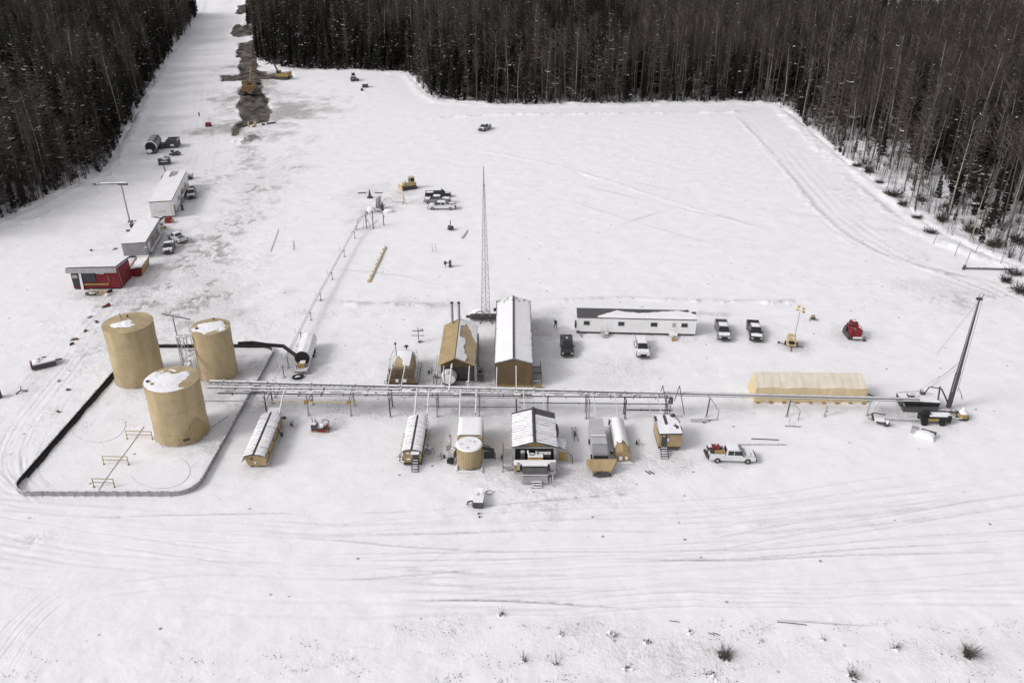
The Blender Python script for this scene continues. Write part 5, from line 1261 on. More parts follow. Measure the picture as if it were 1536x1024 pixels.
# ------------------------------------------------------------------ pickups
def pickup(label, px, py, heading, paint_, snow_cab=True, snow_hood=True, snow_bed=True, bed_load=None, beacon=False, dark_cab=False, L=5.9):
    """heading: direction the bonnet points, degrees counter-clockwise from +x"""
    x, y = at(px, py)
    t = thing('pickup_truck', label, 'pickup truck', x, y, R(heading), 'pickup trucks parked on the snow')
    hl = L / 2; W = 1.0
    m = MB()
    prof = [(-hl, .55), (-hl, 1.12), (-hl + 2.05, 1.14), (hl - 2.0, 1.16), (hl - .25, 1.05), (hl, .9), (hl, .5), (hl - .35, .42), (-hl + .3, .45)]
    m.prism([(u, z) for u, z in prof], -W, W, 'x')
    # swap to length along x
    m.v = [(b, a, c) for a, b, c in m.v]; m.f = [tuple(reversed(f)) for f in m.f]
    m.build('body', paint_, t)
    m = MB(); m.box(-hl + .98, 0, 1.145, 1.75, 1.66, .03); m.build('bed_floor', 'dark', t)
    m = MB(); m.box(-hl + .98, -.92, 1.25, 1.95, .12, .24); m.box(-hl + .98, .92, 1.25, 1.95, .12, .24); m.box(-hl + .06, 0, 1.25, .1, 1.9, .24); m.build('bed_side', paint_, t)
    c0, c1 = -hl + 2.02, hl - 1.75
    m = MB(); m.add([(c0, -.95, 1.14), (c1 + .45, -.95, 1.14), (c1 + .45, .95, 1.14), (c0, .95, 1.14), (c0 + .2, -.74, 1.86), (c1 - .35, -.74, 1.86), (c1 - .35, .74, 1.86), (c0 + .2, .74, 1.86)],
                    [(3, 2, 1, 0), (4, 5, 6, 7), (0, 1, 5, 4), (1, 2, 6, 5), (2, 3, 7, 6), (3, 0, 4, 7)]); m.build('cab', paint_, t)
    def quad(nm, a, b, c, d): m = MB(); m.add([a, b, c, d], [(0, 1, 2, 3)]); o = m.build(nm, 'glass', t)
    quad('windshield', (c1 + .405, -.86, 1.215), (c1 + .405, .86, 1.215), (c1 - .27, .70, 1.82), (c1 - .27, -.70, 1.82))
    quad('rear_window', (c0 + .03, .7, 1.3), (c0 + .03, -.7, 1.3), (c0 + .16, -.6, 1.78), (c0 + .16, .6, 1.78))
    cm = (c0 + c1) / 2
    for s in (-1, 1):
        for a, b in ((c0 + .28, cm - .03), (cm + .05, c1 + .12)):
            quad('side_window', (a, s * .935, 1.24), (b + (.05 if a > cm else 0), s * .935, 1.24), (b - (.28 if a > cm else 0), s * .785, 1.77), (a + .06 * (a < cm), s * .785, 1.77))
        m = MB(); m.box(c1 + .1, s * 1.1, 1.3, .14, .22, .18); m.build('mirror', 'dark', t)
        m = MB(); m.box(hl + .005, s * .72, .84, .05, .36, .2); m.build('headlight', 'lamp', t)
        m = MB(); m.box(-hl - .01, s * .86, .95, .05, .16, .3); m.build('tail_light', 'red', t)
        for q in (-hl + 1.05, hl - 1.0):
            m = MB(); m.tube([(q, s * .76, .4), (q, s * 1.03, .4)], .40, 16); wh = m.build('wheel', 'rubber', t)
            m = MB(); m.tube([(q, s * 1.0, .4), (q, s * 1.045, .4)], .2, 12); m.build('rim', 'midgrey', wh)
    m = MB(); m.box(hl + .03, 0, .78, .06, .95, .34); m.build('grille', 'black', t)
    m = MB(); m.box(hl + .08, 0, .5, .2, 1.95, .22); m.build('bumper', 'dark', t); m = MB(); m.box(-hl - .08, 0, .52, .18, 1.9, .2); m.build('bumper', 'dark', t)
    if snow_cab: m = MB(); m.sheet(8, 8, lambda u, v: (c0 + .26 + (c1 - c0 - .68) * u, -.7 + 1.4 * v, 1.86), lambda u, v: .03 if u in (0, 1) or v in (0, 1) else .08); m.build('roof_snow', 'snow', t, True)
    if dark_cab: m = MB(); m.box(cm - .05, 0, 1.875, .8, 1.0, .03); m.build('sunroof', 'glass', t)
    if snow_hood: m = MB(); m.sheet(10, 8, lambda u, v: (c1 + .55 + (hl - c1 - .75) * u, -.88 + 1.76 * v, 1.155 - .1 * u), lambda u, v: (.02 + .05 * vnoise(u * 4, v * 4, px)) if vnoise(u * 3, v * 3, py) > .18 else 0); m.build('bonnet_snow', 'snow', t, True)
    if snow_bed: m = MB(); m.sheet(8, 8, lambda u, v: (-hl + .15 + 1.7 * u, -.84 + 1.68 * v, 1.16), lambda u, v: .07 + .08 * vnoise(u * 3, v * 3, px)); m.build('bed_snow', 'snow', t, True)
    if bed_load:
        for (dx, dy, dz, sx_, sy_, sz_, mt) in bed_load: m = MB(); m.box(-hl + dx, dy, 1.16 + dz, sx_, sy_, sz_, .1); m.build('cargo', mt, t)
    if beacon: m = MB(); m.cyl(-hl + 2.2, 0, 1.86, 2.06, .14, 10); m.build('beacon', 'white', t)
    return t
pickup('black pickup with light bonnet stripe and dark bed cover parked right of the long warehouse', 850, 525, -91, 'black_car', False, False, False, [(1, 0, .3, 1.8, 1.8, .06, 'dark')], True, True, 5.4)
pickup('snow covered white pickup parked in front of the office trailer windows', 962, 526, -92, 'white_car', True, True, True, None, False, True)
pickup('silver grey pickup parked just right of the office trailer end', 1083, 501, -96, 'silver_car', True, True, False)
pickup('dark sided pickup with empty black bed parked next to the silver grey one', 1131, 502, -97, 'black_car', True, True, False)
pickup('white crew pickup with red cargo in its bed, alone near the tan cabin', 1096, 688, -3, 'white_car', True, True, False, [(.9, .3, .35, 1.0, 1.0, .5, 'red'), (1.3, -.6, .3, 1.3, .5, .35, 'ochre'), (.3, -.3, .25, .5, .7, .5, 'dark'), (.1, .4, .3, .5, .8, .6, 'snowy_dark'), (-.3, 0, -.4, .3, 1.6, .3, 'dark')])
pickup('small grey pickup facing the camera beside the grey site trailer', 254, 376, -76, 'silver_car', True, True, True, None, L=5.2)
pickup('white pickup with dark windows and red rear lamps parked askew by the grey site trailer', 267, 361, 138, 'white_car', True, True, False, None, False, True, 5.4)
pickup('white pickup carrying red gear beside the white site trailer', 288, 294, -73, 'silver_car', True, True, False, [(.7, .2, .35, .9, 1.0, .6, 'red'), (1.2, -.7, .3, 1.2, .4, .5, 'ochre')], L=5.6)
pickup('white pickup nearest the camera of the three parked by the yellow loader', 663, 313, 178, 'white_car', True, True, False, [(.8, 0, .2, 1.2, 1.2, .3, 'snowy_dark')], L=6.2)
pickup('middle grey pickup of the three parked by the yellow loader, half hidden', 656, 304, 176, 'silver_car', True, True, True, None, L=6.0)
pickup('farthest dark pickup of the three parked by the yellow loader', 657, 295, 4, 'black_car', True, True, True, None, False, True, 6.0)
pickup('snow dusted pickup standing alone far out on the snow pad', 727, 195, -115, 'silver_car', True, True, True, None, L=5.6)
pickup('grey pickup parked crosswise behind the white site trailer', 264, 270, 10, 'silver_car', True, True, True, None, L=6.6)

# ------------------------------------------------------------------ heavy machines
def excavator(label, px, py, rz, pts, mt='orange', s=1.0):
    x, y = at(px, py); t = thing('excavator', label, 'excavator', x, y, rz, 'excavators at the dug earth')
    for q in (-1, 1):
        m = MB(); m.prism([(-2.1, .35), (-1.8, .9), (1.8, .9), (2.1, .35), (1.8, .0), (-1.8, .0)], q * 1.15 - .32, q * 1.15 + .32, 'x'); m.v = [(b, a, c) for a, b, c in m.v]; m.build('track', 'dark', t)
    m = MB(); m.box(-.3, 0, 1.45, 4.0, 2.5, .95, 0, 0, 0, .95); m.box(-1.9, 0, 1.6, .9, 2.5, 1.2); m.build('body', mt, t)
    m = MB(); m.box(.7, .75, 2.3, 1.5, 1.0, 1.4, 0, 0, 0, .85); cb = m.build('cab', mt, t)
    m = MB(); m.box(1.46, .75, 2.35, .04, .85, .95); m.box(.7, 1.27, 2.4, 1.1, .03, .8, 0, R(-4)); m.build('window', 'glass', cb)
    m = MB()
    for a, b, r_ in zip(pts, pts[1:], (.30, .22)): m.tube([a, b], r_, 6, r_ * .7)
    m.build('boom', 'dark' if mt != 'orange' else mt, t)
    e = pts[-1]; m = MB(); m.box(e[0] - .2, e[1], e[2] - .4, .9, 1.1, .9, 0, 0, R(25), .7); m.build('bucket', 'dark', t)
    t.scale = (s, s, s); return t
excavator('large worn orange excavator standing on the dark dug earth', 375, 142, R(98), [(1.0, -.3, 2.0), (5.5, -.3, 5.2), (10.5, -.3, 3.8), (12.5, -.3, 1.0)], 'orange', 1.6)
excavator('excavator with raised dark boom at the right end of the cross trench', 424, 119, R(172), [(1.2, -.3, 2.0), (2.8, -.3, 5.4), (5.4, -.3, 4.4), (6.6, -.3, 6.6)], 'ochre', 1.25)
def dozer(name, label, px, py, rz, mt, cat='bulldozer', s=1.0):
    x, y = at(px, py); t = thing(name, label, cat, x, y, rz)
    for q in (-1, 1):
        m = MB(); m.prism([(-1.9, .4), (-1.5, .95), (1.5, .95), (1.9, .4), (1.5, 0), (-1.5, 0)], q * .95 - .27, q * .95 + .27, 'x'); m.v = [(b, a, c) for a, b, c in m.v]; m.build('track', 'dark', t)
    m = MB(); m.box(.7, 0, 1.35, 2.1, 1.3, .9, 0, 0, 0, .94); m.box(-.9, 0, 1.15, 1.5, 1.7, .7); m.build('body', mt, t)
    m = MB(); m.box(-.7, 0, 2.25, 1.3, 1.35, 1.3, 0, 0, 0, .85); cb = m.build('cab', mt, t)
    m = MB(); m.box(-.03, 0, 2.3, .06, 1.0, .85, 0, 0, R(-8)); m.box(-.7, -.64, 2.35, .95, .06, .75); m.box(-.7, .64, 2.35, .95, .06, .75); m.build('window', 'glass', cb)
    m = MB(); m.box(-.7, 0, 2.95, 1.35, 1.4, .09); m.build('cab_roof', mt, cb)
    m = MB(); m.prism([(2.3, .1), (2.15, .6), (2.3, 1.25), (2.42, 1.2), (2.3, .6), (2.45, .1)], -1.6, 1.6, 'x'); m.v = [(b, a, c) for a, b, c in m.v]; m.build('blade', mt, t)
    m = MB(); m.box(1.6, 1.1, .5, 1.6, .16, .2); m.box(1.6, -1.1, .5, 1.6, .16, .2); m.tube([(1.0, .3, 1.6), (1.0, .3, 2.3)], .07, 6); m.build('blade_arm', 'dark', t)
    m = MB(); m.sheet(6, 5, lambda u, v: (-.1 + 1.7 * u, -.55 + 1.1 * v, 1.8), lambda u, v: .05 if mt != 'ochre' and vnoise(u * 3, v * 3, 2) > .4 else 0); m.build('bonnet_snow', 'snow', t)
    t.scale = (s, s, s); return t
dozer('tracked_loader', 'yellow tracked loader with dark cab parked behind the three pickups', 614, 283, R(205), 'wood', 'loader', 1.0)
dozer('bulldozer', 'dark snow dusted bulldozer near the far forest edge of the pad', 531, 121, R(-70), 'snowy_dark', 'bulldozer', 1.0)
t = thing('equipment_box', 'low snow topped box beside the far bulldozer', 'box', *at(548, 131), R(5))
m = MB(); m.box(0, 0, .75, 2.2, 2.6, 1.3, 0, 0, 0, .95); m.build('body', 'dark', t); m = MB(); m.box(0, 0, 1.46, 2.0, 2.4, .14); m.build('box_snow', 'snow', t)
t = thing('fuel_drum', 'small dark cone shaped bin in front of the snow topped box', 'drum', *at(543, 136), 0)
m = MB(); m.cyl(0, 0, 0, .7, .65, 10, .5); m.cyl(0, 0, .7, 1.0, .3, 10, .1); m.build('body', 'dark', t)

# red utility machine
UM = t = thing('utility_machine', 'red tracked utility machine with pale deck parked alone at the eastern side', 'tracked carrier', *at(1277, 505), R(0))
m = MB(); m.box(0, 0, 1.1, 2.2, 3.3, 1.2, 0, 0, 0, .9, .85); m.box(.3, -1.2, 1.0, 2.0, 1.2, 1.2); m.build('body', 'red', t)
m = MB(); m.box(.1, .4, 1.98, 1.7, 1.7, .6, 0, 0, 0, .8, .8); cb = m.build('cab', 'red', t)
m = MB(); m.box(-.8, .2, 1.9, .06, 1.2, .4, 0, 0, R(-12)); m.build('window', 'glass', cb)
m = MB(); m.box(.3, .5, 2.3, .9, .5, .04); m.box(.2, -.2, 2.02, 1.9, .14, .1); m.build('pale_panel', 'white', cb)
m = MB(); m.box(-1.2, .2, .45, .4, 3.2, .7); m.box(1.1, .0, .45, .4, 3.0, .7); m.box(0, 0, .35, 2.0, 3.2, .4); m.build('track', 'dark', t)
m = MB(); m.box(1.9, -.2, .7, 1.1, 2.6, .1); m.box(.4, -1.95, .55, 2.0, .25, .2); m.build('deck', 'white', t)
m = MB(); m.tube([(2.5, -1.5, .2), (2.5, 1.2, 1.1), (1.4, 1.4, 1.4)], .05, 5); m.box(2.1, -1.9, .15, .6, .3, .25); m.box(-1.45, .6, 1.1, .3, .9, .7); m.build('side_rail', 'dark', t)
UM.scale = (.72, .86, 1.2)
# light tower
t = thing('light_tower', 'yellow towable light tower with tall thin mast and flood lamps on top', 'light tower', *at(1186, 518), R(-15))
m = MB(); m.box(0, 0, .95, 1.5, 2.0, 1.0, 0, 0, 0, .88); m.box(0, .5, 1.55, 1.1, .9, .25); m.build('housing', 'wood', t)
m = MB(); m.lump(0, -1.0, 1.0, .55, .12, .32, 2); m.build('louvre', 'black', t)
m = MB(); m.tube([(.45, .5, 1.2), (.55, .5, 6.2)], .08, 6, .05); m.build('mast', 'grey', t)
for dx, dz in ((-.45, 0), (.45, .25), (-.3, .55), (.5, -.35)):
    m = MB(); m.box(.6 + dx, .5, 6.3 + dz, .42, .25, .34, 0, .5, dx); m.build('flood_lamp', 'yellow', t)
m = MB(); m.tube([(-1.9, .3, .1), (1.9, -.2, .1)], .06, 5); m.tube([(0, -2.3, .1), (0, 1.5, .3)], .06, 5); m.box(-1.9, .3, .15, .3, .3, .3); m.build('outrigger', 'dark', t)
for s in (-1, 1): m = MB(); m.tube([(s * .8, .1, .33), (s * 1.0, .1, .33)], .33, 12); m.build('wheel', 'rubber', t)
m = MB(); m.box(.2, .2, 1.5, .8, .5, .08); m.build('housing_snow', 'snow', t)
def small(name, label, cat, px, py, rz, parts, group=None):
    t = thing(name, label, cat, *at(px, py), R(rz), group)
    for nm, mt, shapes in parts:
        m = MB()
        for s in shapes:
            k = s[0]
            if k == 'b': m.box(*s[1:])
            elif k == 'l': m.lump(*s[1:])
            elif k == 't': m.tube(*s[1:])
            elif k == 'c': m.cyl(*s[1:])
        m.build(nm, mt, t)
    return t
small('floor_pump', 'small dark pump on four splayed legs beyond the light tower', 'pump', 1219, 480, 0, [('body', 'ochre', [('l', 0, 0, .75, .35, .35, .3, 2)]), ('leg', 'dark', [('t', [(0, 0, .7), (-.7, -.3, 0)], .06, 5), ('t', [(0, 0, .7), (.7, -.3, 0)], .06, 5), ('t', [(0, 0, .7), (-.4, .6, 0)], .06, 5), ('t', [(0, 0, .7), (.5, .6, 0)], .06, 5), ('b', 0, 0, .45, .6, .6, .4)])])
small('compact_engine', 'small snowy engine skid with red guard between the left sheds', 'engine', 480, 645, -5, [('engine_block', 'snowy_dark', [('b', -.7, 0, .65, .7, 1.0, 1.0), ('b', .1, 0, .4, 1.0, .9, .5), ('t', [(-1.0, .2, 1.1), (-1.05, .3, 1.8)], .05, 5), ('t', [(-.6, .3, 1.1), (-.6, .3, 1.6)], .07, 5)]), ('guard', 'red', [('b', 1.0, -.1, .7, .12, .9, .5), ('b', .4, -.65, .35, 1.0, .1, .3)]), ('hoop', 'dark', [('t', [(.2, .5, .9), (.6, .6, 1.4), (1.2, .5, 1.3), (1.35, 0, .9), (1.3, -.5, .3)], .06, 5)]), ('skid', 'ochre', [('b', .1, 0, .12, 2.3, 1.2, .16)]), ('engine_snow', 'snow', [('l', .3, .1, .75, .4, .4, .2, 3)])])
small('covered_crate', 'snow capped grey crate alone in the foreground below the round tan tank', 'crate', 718, 757, -3, [('body', 'snowy_dark', [('b', 0, 0, .5, 1.15, 1.3, .9)]), ('crate_snow', 'snow', [('b', 0, 0, 1.02, 1.2, 1.35, .16), ('b', -.1, 1.3, .6, 1.0, 1.3, .9, 0, R(14))]), ('fitting', 'dark', [('t', [(-.2, .6, 1.1), (-.05, .6, 1.45), (.05, .6, 1.1)], .05, 5)])])
small('pipe_elbow', 'dark bent pipe piece lying left of the snow capped crate', 'pipe piece', 707, 758, 0, [('pipe', 'dark', [('t', [(-.5, 0, .15), (-.4, .2, .45), (.1, .3, .5), (.35, 0, .2)], .11, 6), ('b', .3, -.1, .15, .35, .3, .3)])])
small('ground_valve', 'tiny dark valve box in the snow just below the snow capped crate', 'valve', 718, 770, 0, [('body', 'dark', [('b', 0, 0, .15, .22, .22, .3)]), ('cap', 'snow', [('b', 0, 0, .33, .2, .2, .06)])], 'buried valves below the crate')
small('ground_valve', 'lowest tiny dark valve stub in the snow below the snow capped crate', 'valve', 719, 775, 20, [('body', 'dark', [('b', 0, 0, .12, .16, .3, .24)]), ('cap', 'snow', [('b', 0, .02, .27, .14, .2, .05)])], 'buried valves below the crate')
small('manifold_cover', 'scuffed grey ring in the snow between the tank skid and the crate', 'cover', 734, 738, 0, [('rim', 'snowy_dark', [('t', [(.5 * math.cos(a), .4 * math.sin(a), .05) for a in [q * .6 for q in range(10)]], .09, 5)])])
BS = small('black_skid', 'dark sled trailer with red tail panel and snow on top at the western side', 'skid trailer', 66, 548, 33, [('body', 'dark', [('b', 0, 0, .4, 3.6, 1.5, .5, 0, 0, 0, .95), ('t', [(1.8, 0, .4), (2.8, 0, .35)], .09, 6)]), ('tail_panel', 'red', [('b', -1.83, 0, .5, .08, 1.3, .4)]), ('deck_snow', 'snow', [('b', .1, 0, .72, 3.3, 1.3, .16), ('l', -.9, 0, .8, .5, .5, .2, 3)]), ('deck_gear', 'dark', [('b', -.5, .1, .95, .6, .1, .08, .5), ('b', .3, .4, .9, .7, .1, .08)])])
BS.scale = (.95, 1.5, 1.3)
small('broken_branch', 'dark broken branch stuck in the snow at the western edge', 'branch', 32, 588, 0, [('wood', 'dark', [('t', [(-.5, -.6, .1), (0, 0, .35), (.8, .3, .1)], .1, 5), ('t', [(0, 0, .3), (-.3, .7, .6)], .07, 5)])])
small('dark_drum', 'dark drum at the very western border of the snow field', 'drum', -2, 596, 0, [('body', 'dark', [('c', 0, 0, 0, 1.1, .5, 14), ('c', 0, 0, 1.1, 1.16, .53, 14)])])
small('road_cone', 'dark upright cone marker beside the yellow loader', 'marker cone', 555, 297, 0, [('cone', 'dark', [('c', 0, 0, 0, .3, .8, 10, .6), ('c', 0, 0, .3, 2.2, .4, 10, .06)])])
small('dark_plank', 'dark plank lying left of the cone marker', 'plank', 543, 290, 4, [('plank', 'snowy_dark', [('b', 0, 0, .15, 2.0, .4, .25)])], 'dark planks by the cone marker')
small('dark_plank', 'dark plank lying right of the cone marker', 'plank', 568, 290, 0, [('plank', 'snowy_dark', [('b', 0, 0, .15, 1.9, .35, .22)])], 'dark planks by the cone marker')
small('well_marker', 'dark round wellhead with short post between the parked pickups and the lattice tower', 'wellhead', 676, 345, 0, [('base', 'dark', [('l', 0, 0, .55, .75, .75, .6, 4)]), ('post', 'dark', [('t', [(0, 0, .9), (0, 0, 2.2)], .1, 6)]), ('base_snow', 'snow', [('l', 0, 0, .95, .4, .4, .22, 3)])])
small('valve_cabinet', 'pair of small grey cabinets standing on the snow left of the lattice tower', 'cabinet', 672, 400, -4, [('cabinet', 'snowy_dark', [('b', -.55, .1, .9, .5, .5, .7), ('b', .45, 0, .8, .45, .6, 1.5)]), ('bracket', 'dark', [('b', 0, 0, .9, 1.2, .12, .12), ('b', .5, -.2, .2, .5, .3, .4), ('t', [(-.5, 0, 0), (-.5, 0, .7)], .06, 5)])])
small('pipe_stubs', 'two thin pale pipe stubs rising from the snow above the small cabinets', 'pipe stub', 652, 378, 0, [('pipe', 'midgrey', [('t', [(-.4, 0, 0), (-.5, 0, 1.8)], .05, 5), ('t', [(.3, 0, 0), (.2, 0, 1.9)], .05, 5), ('t', [(-.5, 0, 1.8), (.2, 0, 1.9)], .03, 4)])])
small('red_generator', 'red generator standing alone at the edge of the dug earth', 'generator', 313, 190, 0, [('body', 'red', [('b', 0, 0, .7, 1.7, 1.3, 1.1, 0, 0, 0, .85)]), ('frame', 'dark', [('b', 0, 0, .12, 1.9, 1.4, .18), ('b', .3, -.67, .8, .5, .06, .4)])])
small('dark_stake', 'short dark post standing alone on the far track', 'post', 299, 174, 0, [('post', 'dark', [('t', [(0, 0, 0), (0, 0, 1.2)], .22, 6)])])
small('felled_log', 'short dark log lying on snow right of the spoil heap', 'log', 407, 186, 20, [('log', 'snowy_dark', [('t', [(-1.5, 0, .3), (1.4, .3, .35)], .4, 8)]), ('stub', 'dark', [('b', -2.6, -.8, .25, 1.0, .5, .5)])])
small('yellow_pump', 'two small ochre pump posts below the dug earth', 'pump', 380, 190, 0, [('body', 'wood', [('b', -1.3, -.5, .8, .4, .6, 1.6), ('b', .5, .6, .8, .7, .7, 1.4)]), ('base', 'dark', [('b', .4, -.8, .2, .9, .5, .4)])])
# tank trailers by the western cutline
t = thing('tank_trailer', 'dark ribbed cylindrical tank trailer with pale rimmed open end near the forest', 'tank trailer', *at(228, 231), R(12))
m = MB(); m.tube([(0, 0, 1.9), (0, 9.0, 1.9)], 1.6, 20); m.build('vessel', 'grey', t)
m = MB()
for yy in (1.8, 4.2, 6.6): m.tube([(0, yy, 1.9), (0, yy + .25, 1.9)], 1.66, 20)
m.box(1.0, 4.5, 3.15, .5, 8, .12, 0, 0, R(38)); m.build('rib', 'dark', t)
m = MB(); m.tube([(1.62 * math.cos(a), -.06, 1.9 + 1.62 * math.sin(a)) for a in [q * math.pi / 10 for q in range(11)]], .14, 6); m.build('end_rim', 'snow', t)
m = MB(); m.tube([(0, -.1, 1.95), (0, -.02, 1.95)], 1.4, 18); m.build('end_opening', 'black', t)
m = MB(); m.box(0, 4, .35, 2.6, 8.4, .5); m.box(2.2, 6.2, .8, 1.6, 2.4, 1.2); m.build('chassis', 'dark', t)
m = MB(); m.lump(-.5, -.4, .9, .8, .3, .5, 3); m.build('end_snow', 'snow', t)
t = small('open_container', 'dark open container with black inside, right of the cylindrical tank trailer', 'container', 259, 222, 8, [('body', 'dark', [('b', 0, 1.6, 1.1, 3.2, 4.2, 2.0, 0, 0, 0, .97)]), ('rim', 'snowy_dark', [('b', 0, 3.7, 2.2, 3.4, .3, .3), ('b', 1.6, 1.6, 2.15, .2, 4.2, .2), ('b', -1.6, 1.6, 2.15, .2, 4.2, .2)]), ('cover', 'black', [('b', 0, 1.5, 2.13, 2.6, 3.4, .05)]), ('step', 'snow', [('b', .1, -.5, .9, .9, .1, .5)])])
small('valve_skid', 'flat dark valve skid with snow patches below the open container', 'skid', 263, 233, 5, [('skid', 'dark', [('b', 0, 0, .5, 2.8, 1.8, .4), ('b', -.7, .3, 1.0, .7, .6, .8), ('b', .6, .3, .95, .8, .7, .6), ('b', .2, -.5, .85, 1.2, .3, .3)]), ('skid_snow', 'snow', [('b', -.1, -.3, .75, 2.2, .3, .1), ('b', .6, .3, 1.28, .6, .5, .08), ('l', -1.5, .2, .6, .5, .4, .3, 3)])])
small('pump_skid', 'snow crusted pump skid with rounded hood, lowest of the four machines by the forest', 'pump skid', 247, 247, 10, [('skid', 'dark', [('b', 0, .6, .6, 3.0, 2.6, .9, 0, 0, 0, .9), ('b', -1.3, .2, 1.3, .5, .5, .7)]), ('hood', 'snowy_dark', [('l', .2, 1.0, 1.4, 1.3, 1.2, .9, 6), ('t', [(1.6, -.4, .2), (1.7, .4, 1.5), (1.2, 1.9, 2.0)], .1, 6)]), ('hood_snow', 'snow', [('l', -.2, .9, 1.75, .9, .8, .5, 9), ('b', .1, -.5, 1.0, 1.8, .3, .12)])])
small('yellow_stake', 'ochre post standing behind the far end of the white site trailer', 'post', 251, 266, 0, [('post', 'ochre', [('t', [(0, 0, 0), (-.4, 0, 3.2)], .17, 6)])])
small('grey_tank', 'pale horizontal drum tank beside the crosswise grey pickup', 'tank', 279, 268, 8, [('tank', 'midgrey', [('t', [(-1.6, 0, .9), (1.8, 0, .9)], .65, 14)]), ('cradle', 'dark', [('b', 0, 0, .25, 3.2, 1.1, .4)])])
small('valve_rack', 'low dark rack of fittings between the two site trailers', 'rack', 231, 335, 0, [('rack', 'snowy_dark', [('b', 0, 0, .8, 3.2, .7, .5), ('t', [(-5.2, 0, .5), (-1.5, 0, .8)], .12, 6), ('b', -5.2, 0, .5, .9, .5, .5), ('b', 1.5, .3, 1.1, .9, .8, .6)]), ('rack_snow', 'snow', [('b', .2, 0, 1.1, 2.6, .6, .12)])])
small('red_box', 'small red box with ochre lid at the foot of the white site trailer', 'box', 254, 334, 0, [('body', 'red', [('b', 0, 0, .6, 1.3, 1.0, 1.2, 0, 0, 0, .85)]), ('side', 'ochre', [('b', .75, 0, .4, .3, .9, .8), ('b', -.75, 0, .5, .25, .9, .9)])])
small('hand_cart', 'small dark cart with ochre handle by the corner of the grey site trailer', 'cart', 243, 343, -50, [('tray', 'snowy_dark', [('b', 0, 0, .6, 2.6, 1.2, .3), ('b', -.6, 0, .95, .9, .9, .4)]), ('handle', 'ochre', [('b', 1.5, 0, .8, .7, .9, .5)]), ('wheel', 'rubber', [('t', [(0, -.7, .3), (0, .7, .3)], .3, 10)])])
small('dark_bin', 'narrow dark bin standing between the white site trailer and the loaded pickup', 'bin', 274, 315, 20, [('body', 'dark', [('b', 0, 0, .6, .5, 1.0, 1.1)]), ('lid', 'black', [('b', 0, 0, 1.18, .56, 1.06, .07)])])
for k, (px, py, s) in enumerate(((127, 418, .5), (172, 374, .5), (196, 371, .4), (137, 376, .4), (154, 398, .3), (113, 509, .55), (108, 516, .4), (88, 571, .35), (87, 618, .3), (102, 585, .3), (135, 476, .4), (128, 497, .4), (145, 483, .5))):
    small('debris_lump', 'small dark lump of debris half buried in the snow near the red shack', 'debris', px, py, 40 * k, [('lump', ('dark', 'snowy_dark', 'rust')[k % 3], [('l', 0, 0, .12, s, s * .5, .22, k), ('b', s * .7, .1, .1, s * 1.2, .15, .15, .3)])], 'debris lumps west of the tanks')
for k, (px, py, s) in enumerate(((1045, 630, 1.6), (1040, 633, 1.3))):
    small('loose_pipe', ('upper' if k == 0 else 'lower') + ' of two thin pipes lying in the snow right of the tan cabin', 'pipe', px + 10, py, 0, [('pipe', 'snowy_dark', [('t', [(-1.8 + .5 * k, 0, .15), (1.9 - .7 * k, 0, .15)], .06, 5), ('b', .8 - .3 * k, -.1, .15, .3, .3, .25)])], 'loose pipes by the tan cabin')
for k, (x0, y0, x1, y1, lab) in enumerate(((1103, 667, 1180, 667, 'long thin pipe lying in the snow behind the white crew pickup'), (1127, 658, 1168, 660, 'rusty bar lying above the long thin pipe'), (968, 706, 975, 711, 'tiny square wire frame in the snow below the tan cabin'), (858, 641, 862, 662, 'pair of pale pipes lying right of the broad gabled shed'), (1062, 949, 1072, 953, 'short crossed sticks above the largest foreground shrub'), (1004, 931, 1019, 933, 'thin pale stick lying in the foreground snow'), (1165, 933, 1210, 938, 'dark bare stick along the foreground rut'), (418, 345, 406, 378, 'thin bare stick standing west of the flow line'), (440, 362, 441, 376, 'short upright stick west of the flow line'))):
    a, b = at(x0, y0), at(x1, y1); m = MB(); r_ = .07 if k < 4 else .04
    m.tube([(a[0], a[1], gz(*a) + .08), ((a[0] + b[0]) / 2, (a[1] + b[1]) / 2, gz((a[0] + b[0]) / 2, (a[1] + b[1]) / 2) + .1), (b[0], b[1], gz(*b) + .08)], r_, 5)
    if k in (2, 3, 4): m.tube([(a[0] + .45, a[1], gz(*a) + .08), (b[0] + .5, b[1], gz(*b) + .1)], r_, 5)
    tag(m.build('loose_rod' if k < 4 else 'dead_stick', 'rust' if k == 1 else ('midgrey' if k in (0, 3) else 'dark')), lab, 'rod' if k < 4 else 'stick')
# yellow timber
t = thing('timber_beam', 'long yellow timber beam lying on the open snow right of the flow line', 'timber', *at(566, 396), math.atan2(18.4, .7))
m = MB(); m.box(0, 0, .18, 18.4, .55, .2); m.build('beam', 'wood', t); m = MB()
for k in range(9): m.box(-7.8 + 1.95 * k + .3 * (k % 3), .1, .3, .9, .3, .05)
m.build('beam_snow', 'snow', t)
t = thing('timber_post', 'thin half snowed timber post on the snow west of the lattice tower', 'timber', *at(697, 352), R(80)); m = MB(); m.box(0, 0, .12, 5.0, .3, .12); m.build('beam', 'snowy_dark', t); m = MB(); m.box(-1.5, 0, .2, .8, .25, .06); m.build('tip', 'wood', t)

